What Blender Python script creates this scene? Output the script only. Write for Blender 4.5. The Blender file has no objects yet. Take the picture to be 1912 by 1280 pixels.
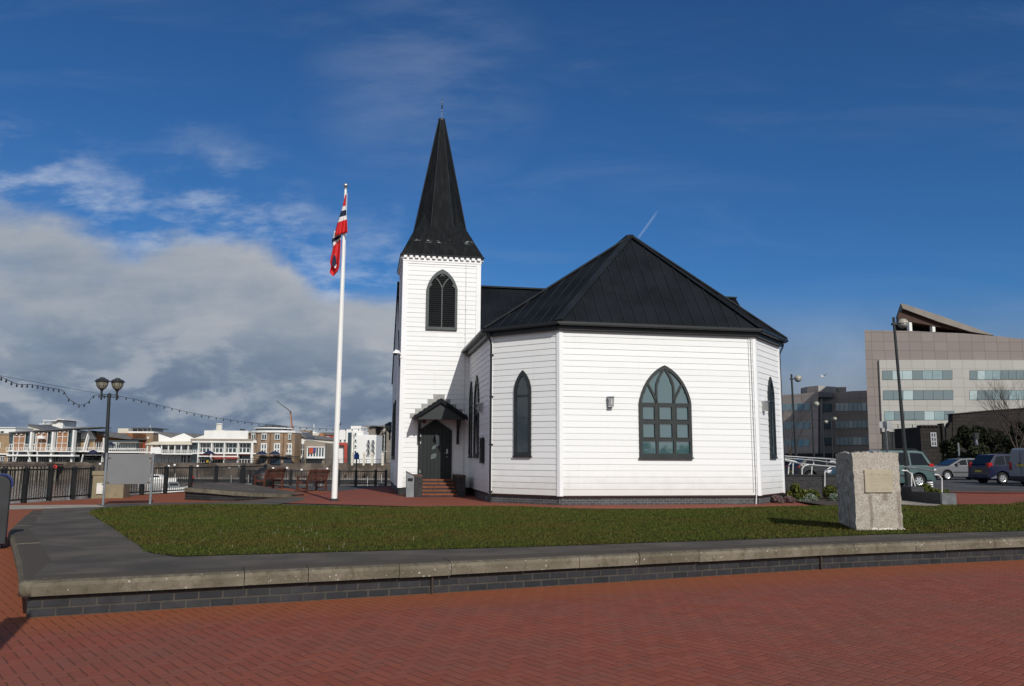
import bpy, bmesh, math, random
import numpy as np
from mathutils import Vector, Matrix
from mathutils.geometry import tessellate_polygon
random.seed(7); rng = np.random.default_rng(7)
SC = bpy.context.scene; COL = SC.collection
# ---------------------------------------------------------------- camera, sky, sun, exposure
PITCH, ROLL, FOC, EYE = .1433, .0055, 1487.84, 1.55
PW, PH = 1912, 1280
cd = bpy.data.cameras.new('camera'); cam = bpy.data.objects.new('camera', cd); COL.objects.link(cam)
cd.sensor_width = 36; cd.lens = FOC / PW * 36; cd.clip_start = .1; cd.clip_end = 6000
cam.matrix_world = Matrix.Translation((0, 0, EYE)) @ Matrix.Rotation(math.pi/2 + PITCH, 4, 'X') @ Matrix.Rotation(ROLL, 4, 'Z')
SC.camera = cam
SUN_EL = math.radians(33); SUN_DIR = Vector((.375, -.927, 0)).normalized()
SUN_AZ = math.atan2(SUN_DIR.x, SUN_DIR.y)
SUN_STRENGTH, SKY_STRENGTH = 3.55, .075
sl = bpy.data.lights.new('sun', 'SUN'); sun = bpy.data.objects.new('sun', sl); COL.objects.link(sun)
sl.energy = SUN_STRENGTH; sl.angle = math.radians(.53); sl.color = (1, .962, .895)
tosun = Vector((SUN_DIR.x*math.cos(SUN_EL), SUN_DIR.y*math.cos(SUN_EL), math.sin(SUN_EL)))
sun.rotation_euler = tosun.to_track_quat('Z', 'Y').to_euler()
SC.view_settings.view_transform = 'Standard'; SC.view_settings.look = 'None'
SC.view_settings.exposure = 0; SC.view_settings.gamma = 1; SC.view_settings.use_curve_mapping = False

class NT:
    """small helper to wire shader nodes"""
    def __init__(s, tree): s.t = tree; s.n = tree.nodes; s.l = tree.links
    def node(s, typ, **kw):
        n = s.n.new(typ)
        for k, v in kw.items():
            if k.startswith('i_'):
                key = k[2:]; key = int(key) if key.isdigit() else key
                s.put(n.inputs[key], v)
            else: setattr(n, k, v)
        return n
    def put(s, sock, v):
        if isinstance(v, bpy.types.NodeSocket): s.l.new(v, sock)
        elif isinstance(v, bpy.types.Node): s.l.new(v.outputs[0], sock)
        else: sock.default_value = v
    def m(s, op, a, b=0.0, c=None):
        n = s.n.new('ShaderNodeMath'); n.operation = op
        s.put(n.inputs[0], a); s.put(n.inputs[1], b)
        if c is not None: s.put(n.inputs[2], c)
        return n.outputs[0]
    def sstep(s, x, a, b, o0=0.0, o1=1.0):
        n = s.n.new('ShaderNodeMapRange'); n.interpolation_type = 'SMOOTHSTEP'
        for i, v in enumerate((x, a, b, o0, o1)): s.put(n.inputs[i], v)
        return n.outputs[0]
    def mix(s, f, a, b, blend='MIX'):
        n = s.n.new('ShaderNodeMix'); n.data_type = 'RGBA'; n.blend_type = blend
        c = lambda v: (*v, 1) if isinstance(v, tuple) and len(v) == 3 else v
        s.put(n.inputs[0], f); s.put(n.inputs[6], c(a)); s.put(n.inputs[7], c(b))
        return n.outputs[2]
    def noise(s, vec, scale, detail=4, rough=.55, dist=0.0):
        n = s.node('ShaderNodeTexNoise', i_Scale=scale, i_Detail=detail, i_Roughness=rough, i_Distortion=dist)
        if vec is not None: s.l.new(vec, n.inputs['Vector'])
        return n.outputs[0]
    def vmath(s, op, a, b=(0, 0, 0)):
        n = s.n.new('ShaderNodeVectorMath'); n.operation = op
        s.put(n.inputs[0], a); s.put(n.inputs[1], b); return n.outputs[0]
    def ramp(s, f, stops, interp='LINEAR'):
        n = s.n.new('ShaderNodeValToRGB'); s.put(n.inputs[0], f); e = n.color_ramp.elements; n.color_ramp.interpolation = interp
        while len(e) < len(stops): e.new(.5)
        for i, (p, c) in enumerate(stops):
            e[i].position = p; e[i].color = (c, c, c, 1) if not isinstance(c, tuple) else (*c, 1)
        return n.outputs[0]

def px_ray(px, py):
    X = px - PW/2; Y = py - PH/2
    cr, sr = math.cos(ROLL), math.sin(ROLL)
    x = cr*X + sr*Y; y = -sr*X + cr*Y
    c, s = math.cos(PITCH), math.sin(PITCH)
    return (x, FOC*c + y*s, FOC*s - y*c)
def at(px, py, Y):
    r = px_ray(px, py); t = Y / r[1]
    return Vector((r[0]*t, Y, r[2]*t + EYE))
def pq(px, py):
    r = px_ray(px, py); return r[0]/r[1], r[2]/r[1]

world = bpy.data.worlds.new('World'); SC.world = world; world.use_nodes = True
def make_world():
    w = NT(world.node_tree); w.n.clear()
    out = w.node('ShaderNodeOutputWorld'); bg = w.node('ShaderNodeBackground')
    w.l.new(bg.outputs[0], out.inputs[0])
    sky = w.node('ShaderNodeTexSky'); sky.sky_type = 'NISHITA'; sky.sun_disc = False
    sky.sun_elevation = SUN_EL; sky.sun_rotation = SUN_AZ
    sky.air_density = 1.0; sky.dust_density = .25; sky.ozone_density = 3.0; sky.altitude = 100
    hs = w.node('ShaderNodeMix', data_type='RGBA', blend_type='MULTIPLY', i_0=1.0, i_6=sky, i_7=(.30, .66, 1.03, 1))
    tc = w.node('ShaderNodeTexCoord'); d = tc.outputs['Generated']
    sep = w.node('ShaderNodeSeparateXYZ', i_0=d)
    x, y, z = sep.outputs
    ay = w.m('MAXIMUM', w.m('ABSOLUTE', y), .12)
    p = w.m('DIVIDE', x, ay); q = w.m('DIVIDE', z, ay)
    cv = w.node('ShaderNodeCombineXYZ', i_0=p, i_1=w.m('MULTIPLY', q, 1.7), i_2=w.m('MULTIPLY', w.m('SIGN', y), 3.0)).outputs[0]
    # height of the cloud bank's upper edge along the horizon
    pn = w.m('MULTIPLY_ADD', p, .5, .5)
    def st(px, py, dq=0): a, b = pq(px, py); return (a*.5 + .5, max(0, b + dq))
    edge = w.ramp(pn, [(0, .3)] + [st(-20, 370), st(120, 405), st(250, 450), st(330, 420), st(450, 425), st(540, 470), st(600, 535), st(740, 560), st(830, 660), st(1000, 800)] + [(.6, .02), (1, .02)])
    n1 = w.noise(cv, 5.5, 7, .58, .3); n2 = w.noise(cv, 16, 6, .6); n3 = w.noise(cv, 2.4, 3, .5)
    lift = w.m('MULTIPLY', w.m('SUBTRACT', n1, .5), .10)
    lift = w.m('ADD', lift, w.m('MULTIPLY', w.m('SUBTRACT', n2, .5), .035))
    dd = w.m('SUBTRACT', w.m('ADD', edge, lift), q)
    bank = w.sstep(dd, -.012, .035)
    body = w.sstep(n1, .28, .5, .82, 1.0)
    bank = w.m('MULTIPLY', bank, body)
    # loose scraps above the bank and thin veils
    veilv = w.vmath('MULTIPLY', cv, (1.0, 2.6, 1))
    scr = w.m('MULTIPLY', w.sstep(w.noise(w.vmath('MULTIPLY', cv, (1, 1.5, 1)), 7, 6, .6, .05), .42, .74), w.m('MULTIPLY', w.sstep(dd, -.14, .0), .75))
    scr = w.m('MULTIPLY', scr, w.sstep(p, .0, -.12))
    veil = w.m('MULTIPLY', w.sstep(w.noise(w.node('ShaderNodeMapping', i_Vector=veilv, i_Rotation=(0, 0, .5)).outputs[0], 3.2, 6, .62, .6), .45, .95), .07)
    low = w.m('MULTIPLY', w.sstep(q, .24, .07), w.sstep(n3, .3, .62, .7, 1.0))
    low = w.m('MULTIPLY', low, 1.0)
    # contrail above the roof of the apse
    (ax, aq), (bx, bq) = pq(1196, 438), pq(1232, 388)
    L = math.hypot(bx-ax, bq-aq); ux, uq = (bx-ax)/L, (bq-aq)/L
    dx = w.m('SUBTRACT', p, ax); dq = w.m('SUBTRACT', q, aq)
    along = w.m('ADD', w.m('MULTIPLY', dx, ux), w.m('MULTIPLY', dq, uq))
    acr = w.m('ABSOLUTE', w.m('SUBTRACT', w.m('MULTIPLY', dx, uq), w.m('MULTIPLY', dq, ux)))
    trail = w.m('MULTIPLY', w.m('MULTIPLY', w.sstep(acr, .0022, .0004), w.sstep(along, L, L*.6)), w.m('MULTIPLY', w.sstep(along, -.01, 0), w.sstep(y, 0, .1)))
    trail = w.m('MULTIPLY', trail, .13)
    # cloud colour: pale lit tops, grey-blue undersides
    dens = w.m('SUBTRACT', w.sstep(n2, .3, .7), .5)
    lit = w.sstep(q, .07, .19, .20, .66)
    lit = w.m('ADD', lit, w.m('MULTIPLY', w.m('SUBTRACT', n1, .5), .35))
    roll = w.noise(w.node('ShaderNodeMapping', i_Vector=cv, i_Scale=(3.2, 7.5, 1), i_Rotation=(0, 0, -.12)).outputs[0], 1.0, 5, .55, .35)
    puff = w.noise(w.vmath('MULTIPLY', cv, (1, 1.25, 1)), 9.0, 5, .55, .2)
    lit = w.m('ADD', lit, w.m('MULTIPLY', w.m('SUBTRACT', roll, .5), 1.25))
    lit = w.m('ADD', lit, w.m('MULTIPLY', w.m('SUBTRACT', w.sstep(puff, .45, .62), .3), w.sstep(q, .22, .06, .0, .66)))
    lit = w.m('ADD', lit, w.m('MULTIPLY', dens, .15))
    lit = w.m('ADD', lit, w.m('MULTIPLY', w.sstep(dd, .07, .01), .16))
    ccol = w.ramp(lit, [(0, (.145, .195, .285)), (.3, (.21, .265, .35)), (.6, (.305, .35, .415)), (1, (.43, .45, .485))])
    K = 1 / SKY_STRENGTH
    ccol = w.vmath('MULTIPLY', ccol, (K, K, K))
    lcol = w.vmath('MULTIPLY', w.ramp(n1, [(.35, (.20, .235, .29)), (.65, (.32, .352, .405))]), (K, K, K))
    wcol = (.62*K, .68*K, .76*K)
    (vx, vq) = pq(800, 150)
    patch = w.m('ADD', w.m('POWER', w.m('DIVIDE', w.m('SUBTRACT', p, vx), .17), 2.0), w.m('POWER', w.m('DIVIDE', w.m('SUBTRACT', q, vq), .17), 2.0))
    patch = w.m('MULTIPLY', w.m('MULTIPLY', w.sstep(patch, 1.3, -.3), w.sstep(w.noise(w.node('ShaderNodeMapping', i_Vector=w.vmath('MULTIPLY', cv, (1, 2.2, 1)), i_Rotation=(0, 0, -.6)).outputs[0], 5, 6, .6), .25, .75)), w.m('MULTIPLY', w.sstep(y, 0, .2), .14))
    veil = w.m('MAXIMUM', veil, patch)
    c = w.mix(veil, hs.outputs[2], wcol)
    c = w.mix(low, c, lcol)
    c = w.mix(scr, c, wcol)
    c = w.mix(trail, c, (.8*K, .82*K, .85*K))
    c = w.mix(bank, c, ccol)
    # broken bright cloud added behind the camera as neutral fill light
    fill_cloud = w.m('MULTIPLY', w.sstep(y, .0, -.3), w.m('MULTIPLY', w.sstep(w.noise(d, 2.6, 5, .55), .36, .56), w.sstep(z, .93, .75)))
    c = w.mix(fill_cloud, c, (.64*K, .68*K, .74*K))
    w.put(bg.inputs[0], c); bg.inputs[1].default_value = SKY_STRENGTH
make_world()

# ---------------------------------------------------------------- helpers
class G:
    """collects faces; build() links them as one mesh object"""
    def __init__(s): s.v = []; s.f = []; s.mi = []
    def add(s, vs, fs, mi=0):
        o = len(s.v); s.v += [tuple(v) for v in vs]
        for f in fs: s.f.append([o+i for i in f]); s.mi.append(mi)
        return s
    def quad(s, a, b, c, d, mi=0): return s.add((a, b, c, d), [(0, 1, 2, 3)], mi)
    def box(s, x0, x1, y0, y1, z0, z1, mi=0):
        if x0 > x1: x0, x1 = x1, x0
        if y0 > y1: y0, y1 = y1, y0
        if z0 > z1: z0, z1 = z1, z0
        return s.add([(x, y, z) for z in (z0, z1) for y in (y0, y1) for x in (x0, x1)],
              [(0, 2, 3, 1), (4, 5, 7, 6), (0, 1, 5, 4), (2, 6, 7, 3), (0, 4, 6, 2), (1, 3, 7, 5)], mi)
    def obox(s, o, ax, ay, az, mi=0):
        """box from a corner and three edge vectors"""
        o, ax, ay, az = map(Vector, (o, ax, ay, az))
        return s.add([o + ax*i + ay*j + az*k for k in (0, 1) for j in (0, 1) for i in (0, 1)],
              [(0, 2, 3, 1), (4, 5, 7, 6), (0, 1, 5, 4), (2, 6, 7, 3), (0, 4, 6, 2), (1, 3, 7, 5)], mi)
    def bar(s, a, b, w, h, up=(0, 0, 1), mi=0):
        """rectangular bar from a to b, w across, h along up"""
        a, b = Vector(a), Vector(b); d = (b-a).normalized(); u = Vector(up)
        sd = d.cross(u)
        if sd.length < 1e-4: sd = d.cross(Vector((1, 0, 0)))
        sd.normalize(); u = sd.cross(d).normalized()
        return s.obox(a - sd*w/2 - u*h/2, b-a, sd*w, u*h, mi)
    def tube(s, pts, r, n=8, mi=0, cap=True):
        pts = [Vector(p) for p in pts]; k = len(pts); rs = r if isinstance(r, (list, tuple)) else [r]*k
        vs = []; ref = None
        for i, p in enumerate(pts):
            d = (pts[min(i+1, k-1)] - pts[max(i-1, 0)]).normalized()
            if ref is None: ref = Vector((1, 0, 0)) if abs(d.x) < .8 else Vector((0, 1, 0))
            a = (ref - d*ref.dot(d)).normalized(); b = d.cross(a); ref = a
            for j in range(n):
                t = 2*math.pi*j/n; vs.append(p + (a*math.cos(t) + b*math.sin(t))*rs[i])
        fs = [(i*n+j, i*n+(j+1) % n, (i+1)*n+(j+1) % n, (i+1)*n+j) for i in range(k-1) for j in range(n)]
        if cap: fs += [tuple(reversed(range(n))), tuple(range((k-1)*n, k*n))]
        return s.add(vs, fs, mi)
    def lathe(s, c, prof, n=12, mi=0):
        """profile of (radius, height) turned about a vertical axis at c"""
        c = Vector(c); vs = [c + Vector((r*math.cos(2*math.pi*j/n), r*math.sin(2*math.pi*j/n), z)) for r, z in prof for j in range(n)]
        k = len(prof)
        fs = [(i*n+j, i*n+(j+1) % n, (i+1)*n+(j+1) % n, (i+1)*n+j) for i in range(k-1) for j in range(n)]
        fs += [tuple(reversed(range(n))), tuple(range((k-1)*n, k*n))]
        return s.add(vs, fs, mi)
    def prism(s, poly, ext, mi=0):
        """polygon of 3-D points swept along ext"""
        poly = [Vector(p) for p in poly]; e = Vector(ext); n = len(poly)
        nrm = Vector((0, 0, 0))
        for i in range(n): nrm += poly[i].cross(poly[(i+1) % n])
        if nrm.dot(e) > 0: poly.reverse()
        return s.add(poly + [p+e for p in poly], [tuple(range(n)), tuple(range(2*n-1, n-1, -1))] + [(i, n+i, n+(i+1) % n, (i+1) % n) for i in range(n)], mi)
    def ball(s, c, r, n=10, m=6, sz=1, mi=0):
        return s.lathe(c, [(max(1e-3, r*math.sin(math.pi*i/m)), -r*sz*math.cos(math.pi*i/m)) for i in range(m+1)], n, mi)
    def build(s, name, mats, parent=None, off=(0, 0, 0), smooth=False, bevel=0):
        me = bpy.data.meshes.new(name); off = Vector(off)
        me.from_pydata([Vector(v) - off for v in s.v], [], s.f)
        mats = mats if isinstance(mats, (list, tuple)) else [mats]
        for m in mats: me.materials.append(m)
        if len(mats) > 1: me.polygons.foreach_set('material_index', s.mi)
        uv = me.uv_layers.new(name='UVMap').data
        for p in me.polygons:
            n = p.normal
            if abs(n.z) > .95: t, b = Vector((1, 0, 0)), Vector((0, 1, 0))
            else:
                t = Vector((-n.y, n.x, 0)).normalized(); b = n.cross(t)
            for li in p.loop_indices:
                co = me.vertices[me.loops[li].vertex_index].co
                uv[li].uv = (co.dot(t), co.dot(b))
            p.use_smooth = smooth
        o = bpy.data.objects.new(name, me); COL.objects.link(o)
        if parent is not None: o.parent = parent
        elif off.length: o.location = off
        if bevel:
            md = o.modifiers.new('bevel', 'BEVEL'); md.width = bevel; md.segments = 2; md.limit_method = 'ANGLE'
        return o
def build_split(g, name, mats, parent, tol=.004, **kw):
    """one part per separate piece of what g holds"""
    n = len(g.v); par = list(range(n))
    def find(i):
        while par[i] != i: par[i] = par[par[i]]; i = par[i]
        return i
    for f in g.f:
        for i in f[1:]: par[find(i)] = find(f[0])
    groups = {}
    for i in range(n): groups.setdefault(find(i), []).append(i)
    bb = [[min(g.v[i][k] for i in ids)-tol for k in range(3)] + [max(g.v[i][k] for i in ids)+tol for k in range(3)] for ids in groups.values()]
    roots = list(groups); p2 = list(range(len(roots)))
    def f2(i):
        while p2[i] != i: i = p2[i]
        return i
    for i in range(len(roots)):
        for j in range(i):
            if all(bb[i][k] <= bb[j][k+3] and bb[j][k] <= bb[i][k+3] for k in range(3)): p2[f2(i)] = f2(j)
    idx = {r: f2(i) for i, r in enumerate(roots)}; out = {}
    for f, mi in zip(g.f, g.mi):
        h = out.setdefault(idx[find(f[0])], G()); h.add([g.v[i] for i in f], [tuple(range(len(f)))], mi)
    r = []
    for h in out.values():
        o = h.build(name, mats, parent, **kw); bm = bmesh.new(); bm.from_mesh(o.data); bmesh.ops.remove_doubles(bm, verts=bm.verts[:], dist=1e-5); bm.to_mesh(o.data); bm.free(); r.append(o)
    return r
def tag(o, label=None, cat=None, group=None, kind=None):
    for k, v in (('label', label), ('category', cat), ('group', group), ('kind', kind)):
        if v: o[k] = v
    return o
def thing(name, label, cat, loc=(0, 0, 0), rz=0, group=None):
    o = bpy.data.objects.new(name, None); COL.objects.link(o); o.empty_display_size = .3
    o.location = loc; o.rotation_euler = (0, 0, rz); return tag(o, label, cat, group)
def copy_tree(o, parent=None):
    c = o.copy(); COL.objects.link(c)
    if parent is not None: c.parent = parent
    for ch in list(o.children): copy_tree(ch, c)
    return c

MATS = {}
def mat(name, col, rough=.75, var=.12, scale=3.0, bump=0.0, bscale=40.0, metal=0.0, spec=.4, ior=None, stain=None, stscale=.8, emit=None):
    """principled material with noise in its colour and, if wanted, fine relief and stains"""
    if name in MATS: return MATS[name]
    m = bpy.data.materials.new(name); MATS[name] = m; m.use_nodes = True
    t = NT(m.node_tree); b = t.n['Principled BSDF']
    tc = t.node('ShaderNodeTexCoord'); oc = tc.outputs['Object']
    n = t.noise(oc, scale, 5)
    lo = tuple(c*(1-var) for c in col); hi = tuple(min(1, c*(1+var)) for c in col)
    c = t.mix(t.sstep(n, .3, .7), lo, hi)
    if stain:
        c = t.mix(t.m('MULTIPLY', t.sstep(t.noise(oc, stscale, 6, .65), .48, .72), .8), c, stain)
    t.put(b.inputs['Base Color'], c)
    b.inputs['Roughness'].default_value = rough; b.inputs['Metallic'].default_value = metal
    b.inputs['Specular IOR Level'].default_value = spec
    if ior: b.inputs['IOR'].default_value = ior
    if bump:
        bn = t.node('ShaderNodeBump', i_Strength=bump, i_Distance=.01, i_Height=t.noise(oc, bscale, 5))
        t.l.new(bn.outputs[0], b.inputs['Normal'])
    return m
def brick_mat(name, c1, c2, mortar, bw, bh, ms=.01, rough=.8, bump=.5, offset=.5, var=.25, stain=None):
    if name in MATS: return MATS[name]
    m = bpy.data.materials.new(name); MATS[name] = m; m.use_nodes = True
    t = NT(m.node_tree); b = t.n['Principled BSDF']; tc = t.node('ShaderNodeTexCoord'); uv = tc.outputs['UV']
    br = t.node('ShaderNodeTexBrick', i_Vector=uv, i_Color1=(*c1, 1), i_Color2=(*c2, 1), i_Mortar=(*mortar, 1), i_Scale=1.0,
                **{'i_Mortar Size': ms, 'i_Brick Width': bw, 'i_Row Height': bh, 'i_Mortar Smooth': .2})
    br.offset = offset
    n = t.noise(uv, 7, 6, .6)
    c = t.mix(t.m('MULTIPLY', t.sstep(n, .35, .75), var), br.outputs[0], tuple(x*.45 for x in c1))
    if stain: c = t.mix(t.m('MULTIPLY', t.sstep(t.noise(uv, .9, 5, .6), .5, .75), .7), c, stain)
    t.put(b.inputs['Base Color'], c); b.inputs['Roughness'].default_value = rough; b.inputs['Specular IOR Level'].default_value = .3
    h = t.m('ADD', t.m('MULTIPLY', br.outputs[1], -1.0), t.m('MULTIPLY', t.noise(uv, 60, 4), .25))
    bn = t.node('ShaderNodeBump', i_Strength=bump, i_Distance=.008, i_Height=h); t.l.new(bn.outputs[0], b.inputs['Normal'])
    return m
def glass_mat(name, col=(.03, .045, .05), ior=2.1, rough=.03, wob=.02):
    if name in MATS: return MATS[name]
    m = bpy.data.materials.new(name); MATS[name] = m; m.use_nodes = True
    t = NT(m.node_tree); b = t.n['Principled BSDF']; oc = t.node('ShaderNodeTexCoord').outputs['Object']
    b.inputs['Base Color'].default_value = (*col, 1); b.inputs['Roughness'].default_value = rough
    b.inputs['IOR'].default_value = ior; b.inputs['Specular IOR Level'].default_value = .5
    bn = t.node('ShaderNodeBump', i_Strength=wob, i_Distance=.05, i_Height=t.noise(oc, 1.3, 2)); t.l.new(bn.outputs[0], b.inputs['Normal'])
    return m
# ---------------------------------------------------------------- ground
def T_(x, y):
    s = y - .39*x - 9.79
    return min(.36, max(.36 - .0215*s, 0.0))
def gp(px, py, terrace=True, z0=0.0):
    r = px_ray(px, py); z = .2 if terrace else z0
    for _ in range(40):
        t = (z - EYE) / r[2]; X, Y = r[0]*t, r[1]*t
        if not terrace: break
        z = .5*z + .5*T_(X, Y)
    return Vector((X, Y, z))
def sheet(name, poly, m, zf=None, dz=0.0, cuts=0, holes=(), parent=None):
    """flat polygon, cut into a grid where needed and laid on the height function"""
    loops = [[Vector((p[0], p[1], 0)) for p in poly]] + [[Vector((p[0], p[1], 0)) for p in h] for h in holes]
    tris = tessellate_polygon(loops); vs = [v for l in loops for v in l]
    bm = bmesh.new(); bv = [bm.verts.new(v) for v in vs]
    for a in tris:
        try: bm.faces.new([bv[i] for i in a])
        except ValueError: pass
    if zf:
        k = .36/.0215
        for s in (0, k):
            bmesh.ops.bisect_plane(bm, geom=bm.verts[:]+bm.edges[:]+bm.faces[:], plane_co=(0, 9.79+s, 0), plane_no=(-.39, 1, 0))
    bmesh.ops.recalc_face_normals(bm, faces=bm.faces[:])
    for f in bm.faces:
        f.normal_update()
        if f.normal.z < 0: f.normal_flip()
    for v in bm.verts: v.co.z = (zf(v.co.x, v.co.y) if zf else 0) + dz
    me = bpy.data.meshes.new(name); bm.to_mesh(me); bm.free()
    uv = me.uv_layers.new(name='UVMap').data
    for l in me.loops: uv[l.index].uv = me.vertices[l.vertex_index].co[:2]
    me.materials.append(m); o = bpy.data.objects.new(name, me); COL.objects.link(o)
    if parent: o.parent = parent
    return o
def paving_mat(name, rot, tint=(1, 1, 1), orange=True):
    """herringbone of 200 x 100 mm clay pavers"""
    m = bpy.data.materials.new(name); MATS[name] = m; m.use_nodes = True
    t = NT(m.node_tree); b = t.n['Principled BSDF']
    uv = t.node('ShaderNodeTexCoord').outputs['UV']
    mp = t.node('ShaderNodeMapping', i_Vector=uv, i_Rotation=(0, 0, rot), i_Scale=(10.5, 10.5, 1)).outputs[0]
    wob = t.vmath('SCALE', t.vmath('SUBTRACT', t.node('ShaderNodeTexNoise', i_Vector=mp, i_Scale=.9, i_Detail=1.0).outputs['Color'], (.5, .5, .5)))
    t.n[-1].inputs['Scale'].default_value = .09
    mp = t.vmath('ADD', mp, wob)
    x, y, _ = t.node('ShaderNodeSeparateXYZ', i_0=mp).outputs
    ix, iy = t.m('FLOOR', x), t.m('FLOOR', y); fx, fy = t.m('SUBTRACT', x, ix), t.m('SUBTRACT', y, iy)
    k = t.m('FLOORED_MODULO', t.m('SUBTRACT', ix, iy), 4.0)
    is1 = t.m('COMPARE', k, 1.0, .1); is2 = t.m('COMPARE', k, 2.0, .1)
    hor = t.m('LESS_THAN', k, 1.5); ver = t.m('SUBTRACT', 1.0, hor)
    lx = t.m('ADD', fx, is1); ly = t.m('ADD', fy, is2)
    W = t.m('ADD', 1.0, hor); H = t.m('ADD', 1.0, ver)
    dx = t.m('MINIMUM', lx, t.m('SUBTRACT', W, lx)); dy = t.m('MINIMUM', ly, t.m('SUBTRACT', H, ly))
    d = t.m('MINIMUM', dx, dy)
    cell = t.node('ShaderNodeCombineXYZ', i_0=t.m('SUBTRACT', ix, is1), i_1=t.m('SUBTRACT', iy, is2)).outputs[0]
    rnd = t.node('ShaderNodeTexWhiteNoise', i_Vector=cell).outputs[0]
    col = t.ramp(rnd, [(0, (.215, .055, .029)), (.35, (.245, .062, .034)), (.7, (.255, .072, .040)), (1, (.215, .070, .044))])
    big = t.noise(uv, .55, 5, .6); fine = t.noise(uv, 45, 4, .7); mid = t.noise(uv, 3.2, 5, .65)
    col = t.mix(t.m('MULTIPLY', t.sstep(big, .42, .7), .6), col, (.185, .075, .05))
    col = t.mix(t.m('MULTIPLY', t.sstep(mid, .5, .75), .45), col, (.145, .06, .038))
    col = t.mix(t.sstep(fine, .3, .75, .0, .3), col, (.14, .05, .034))
    if orange:
        px, py, _ = t.node('ShaderNodeSeparateXYZ', i_0=t.node('ShaderNodeNewGeometry').outputs['Position']).outputs
        s = t.m('SUBTRACT', t.m('SUBTRACT', py, t.m('MULTIPLY', px, .39)), 9.79)
        s = t.m('ADD', s, t.m('MULTIPLY', t.m('SUBTRACT', mid, .5), 1.4))
        col = t.mix(t.m('MULTIPLY', t.sstep(s, -1.3, -.15), .6), col, (.26, .078, .026))
    gap = t.m('MAXIMUM', t.sstep(dx, .085, .03), t.m('MULTIPLY', t.sstep(dy, .05, .015), .3))
    col = t.mix(t.m('MULTIPLY', gap, t.sstep(mid, .3, .6, .35, .7)), col, (.05, .019, .011))
    # specks of litter and lichen
    vo = t.node('ShaderNodeTexVoronoi', i_Vector=uv, i_Scale=3.1); sp = t.m('LESS_THAN', vo.outputs['Distance'], .022)
    sp = t.m('MULTIPLY', sp, t.m('GREATER_THAN', t.node('ShaderNodeSeparateColor', i_0=vo.outputs['Color']).outputs[0], .55))
    col = t.mix(t.m('MULTIPLY', sp, .7), col, (.42, .38, .32))
    if tint != (1, 1, 1): col = t.mix(1.0, col, tint, 'MULTIPLY')
    t.put(b.inputs['Base Color'], col); b.inputs['Roughness'].default_value = .82; b.inputs['Specular IOR Level'].default_value = .25
    hgt = t.m('ADD', t.sstep(d, .0, .14), t.m('ADD', t.m('MULTIPLY', fine, .35), t.m('MULTIPLY', rnd, .25)))
    bn = t.node('ShaderNodeBump', i_Strength=.55, i_Distance=.006, i_Height=hgt); t.l.new(bn.outputs[0], b.inputs['Normal'])
    return m
M_pave = paving_mat('clay_paving', math.radians(-40))
M_pave2 = paving_mat('clay_paving_plain', math.radians(15), (1.0, .96, .94), False)
M_asph = mat('asphalt', (.058, .056, .054), .9, .3, .7, .6, 90, stain=(.042, .04, .036), stscale=1.3)
M_walk = mat('worn_asphalt', (.076, .063, .048), .93, .35, 1.2, .9, 55, stain=(.047, .041, .029), stscale=.7)
M_conc = mat('concrete', (.21, .185, .145), .9, .3, 2.5, .6, 50, stain=(.10, .092, .062), stscale=1.6)
M_cream = mat('concrete_path', (.30, .26, .21), .9, .2, 1.5, .3, 60)
def water_mat():
    m = bpy.data.materials.new('water'); m.use_nodes = True; t = NT(m.node_tree); b = t.n['Principled BSDF']
    b.inputs['Base Color'].default_value = (.075, .062, .06, 1); b.inputs['Roughness'].default_value = .12; b.inputs['IOR'].default_value = 1.33
    oc = t.node('ShaderNodeTexCoord').outputs['Object']
    mp = t.node('ShaderNodeMapping', i_Vector=oc, i_Scale=(.35, 1.0, 1)).outputs[0]
    h = t.m('ADD', t.noise(mp, 1.1, 4, .6), t.m('MULTIPLY', t.noise(mp, .18, 3), 1.5))
    bn = t.node('ShaderNodeBump', i_Strength=.35, i_Distance=.12, i_Height=h); t.l.new(bn.outputs[0], b.inputs['Normal'])
    return m
# quay edge: the basin is a hole in the one ground sheet
fA = [gp(x, y, False) for x, y in ((-30, 942), (168, 931))]
basin = [(-46, 8), (-18.2, 19.5), (fA[1].x-.25, fA[1].y+.5), (-15.4, 33), (-14.6, 37.5), (-13.6, 43.8), (-6, 45.2), (-2, 60), (4, 150), (6, 198), (-150, 198), (-240, 190), (-240, 8)]
ground = tag(sheet('ground', [(-900, -300), (900, -300), (900, 2500), (-900, 2500)], M_asph, dz=-.02, holes=[basin]), kind='structure')
water = tag(G().quad((-245, 5, -4.1), (10, 5, -4.1), (10, 205, -4.1), (-245, 205, -4.1)).build('water', water_mat()), kind='structure')
M_quay = mat('quay_stone', (.105, .083, .066), .9, .55, .35, .5, 8, stain=(.035, .03, .025), stscale=.3)
qg = G()
for i in range(len(basin)):
    a, b = basin[i], basin[(i+1) % len(basin)]
    qg.quad((a[0], a[1], -4.6), (b[0], b[1], -4.6), (b[0], b[1], -.02), (a[0], a[1], -.02))
tag(qg.build('quay_wall', M_quay), 'rough stone quay wall dropping to the water round the basin', 'wall')
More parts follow.
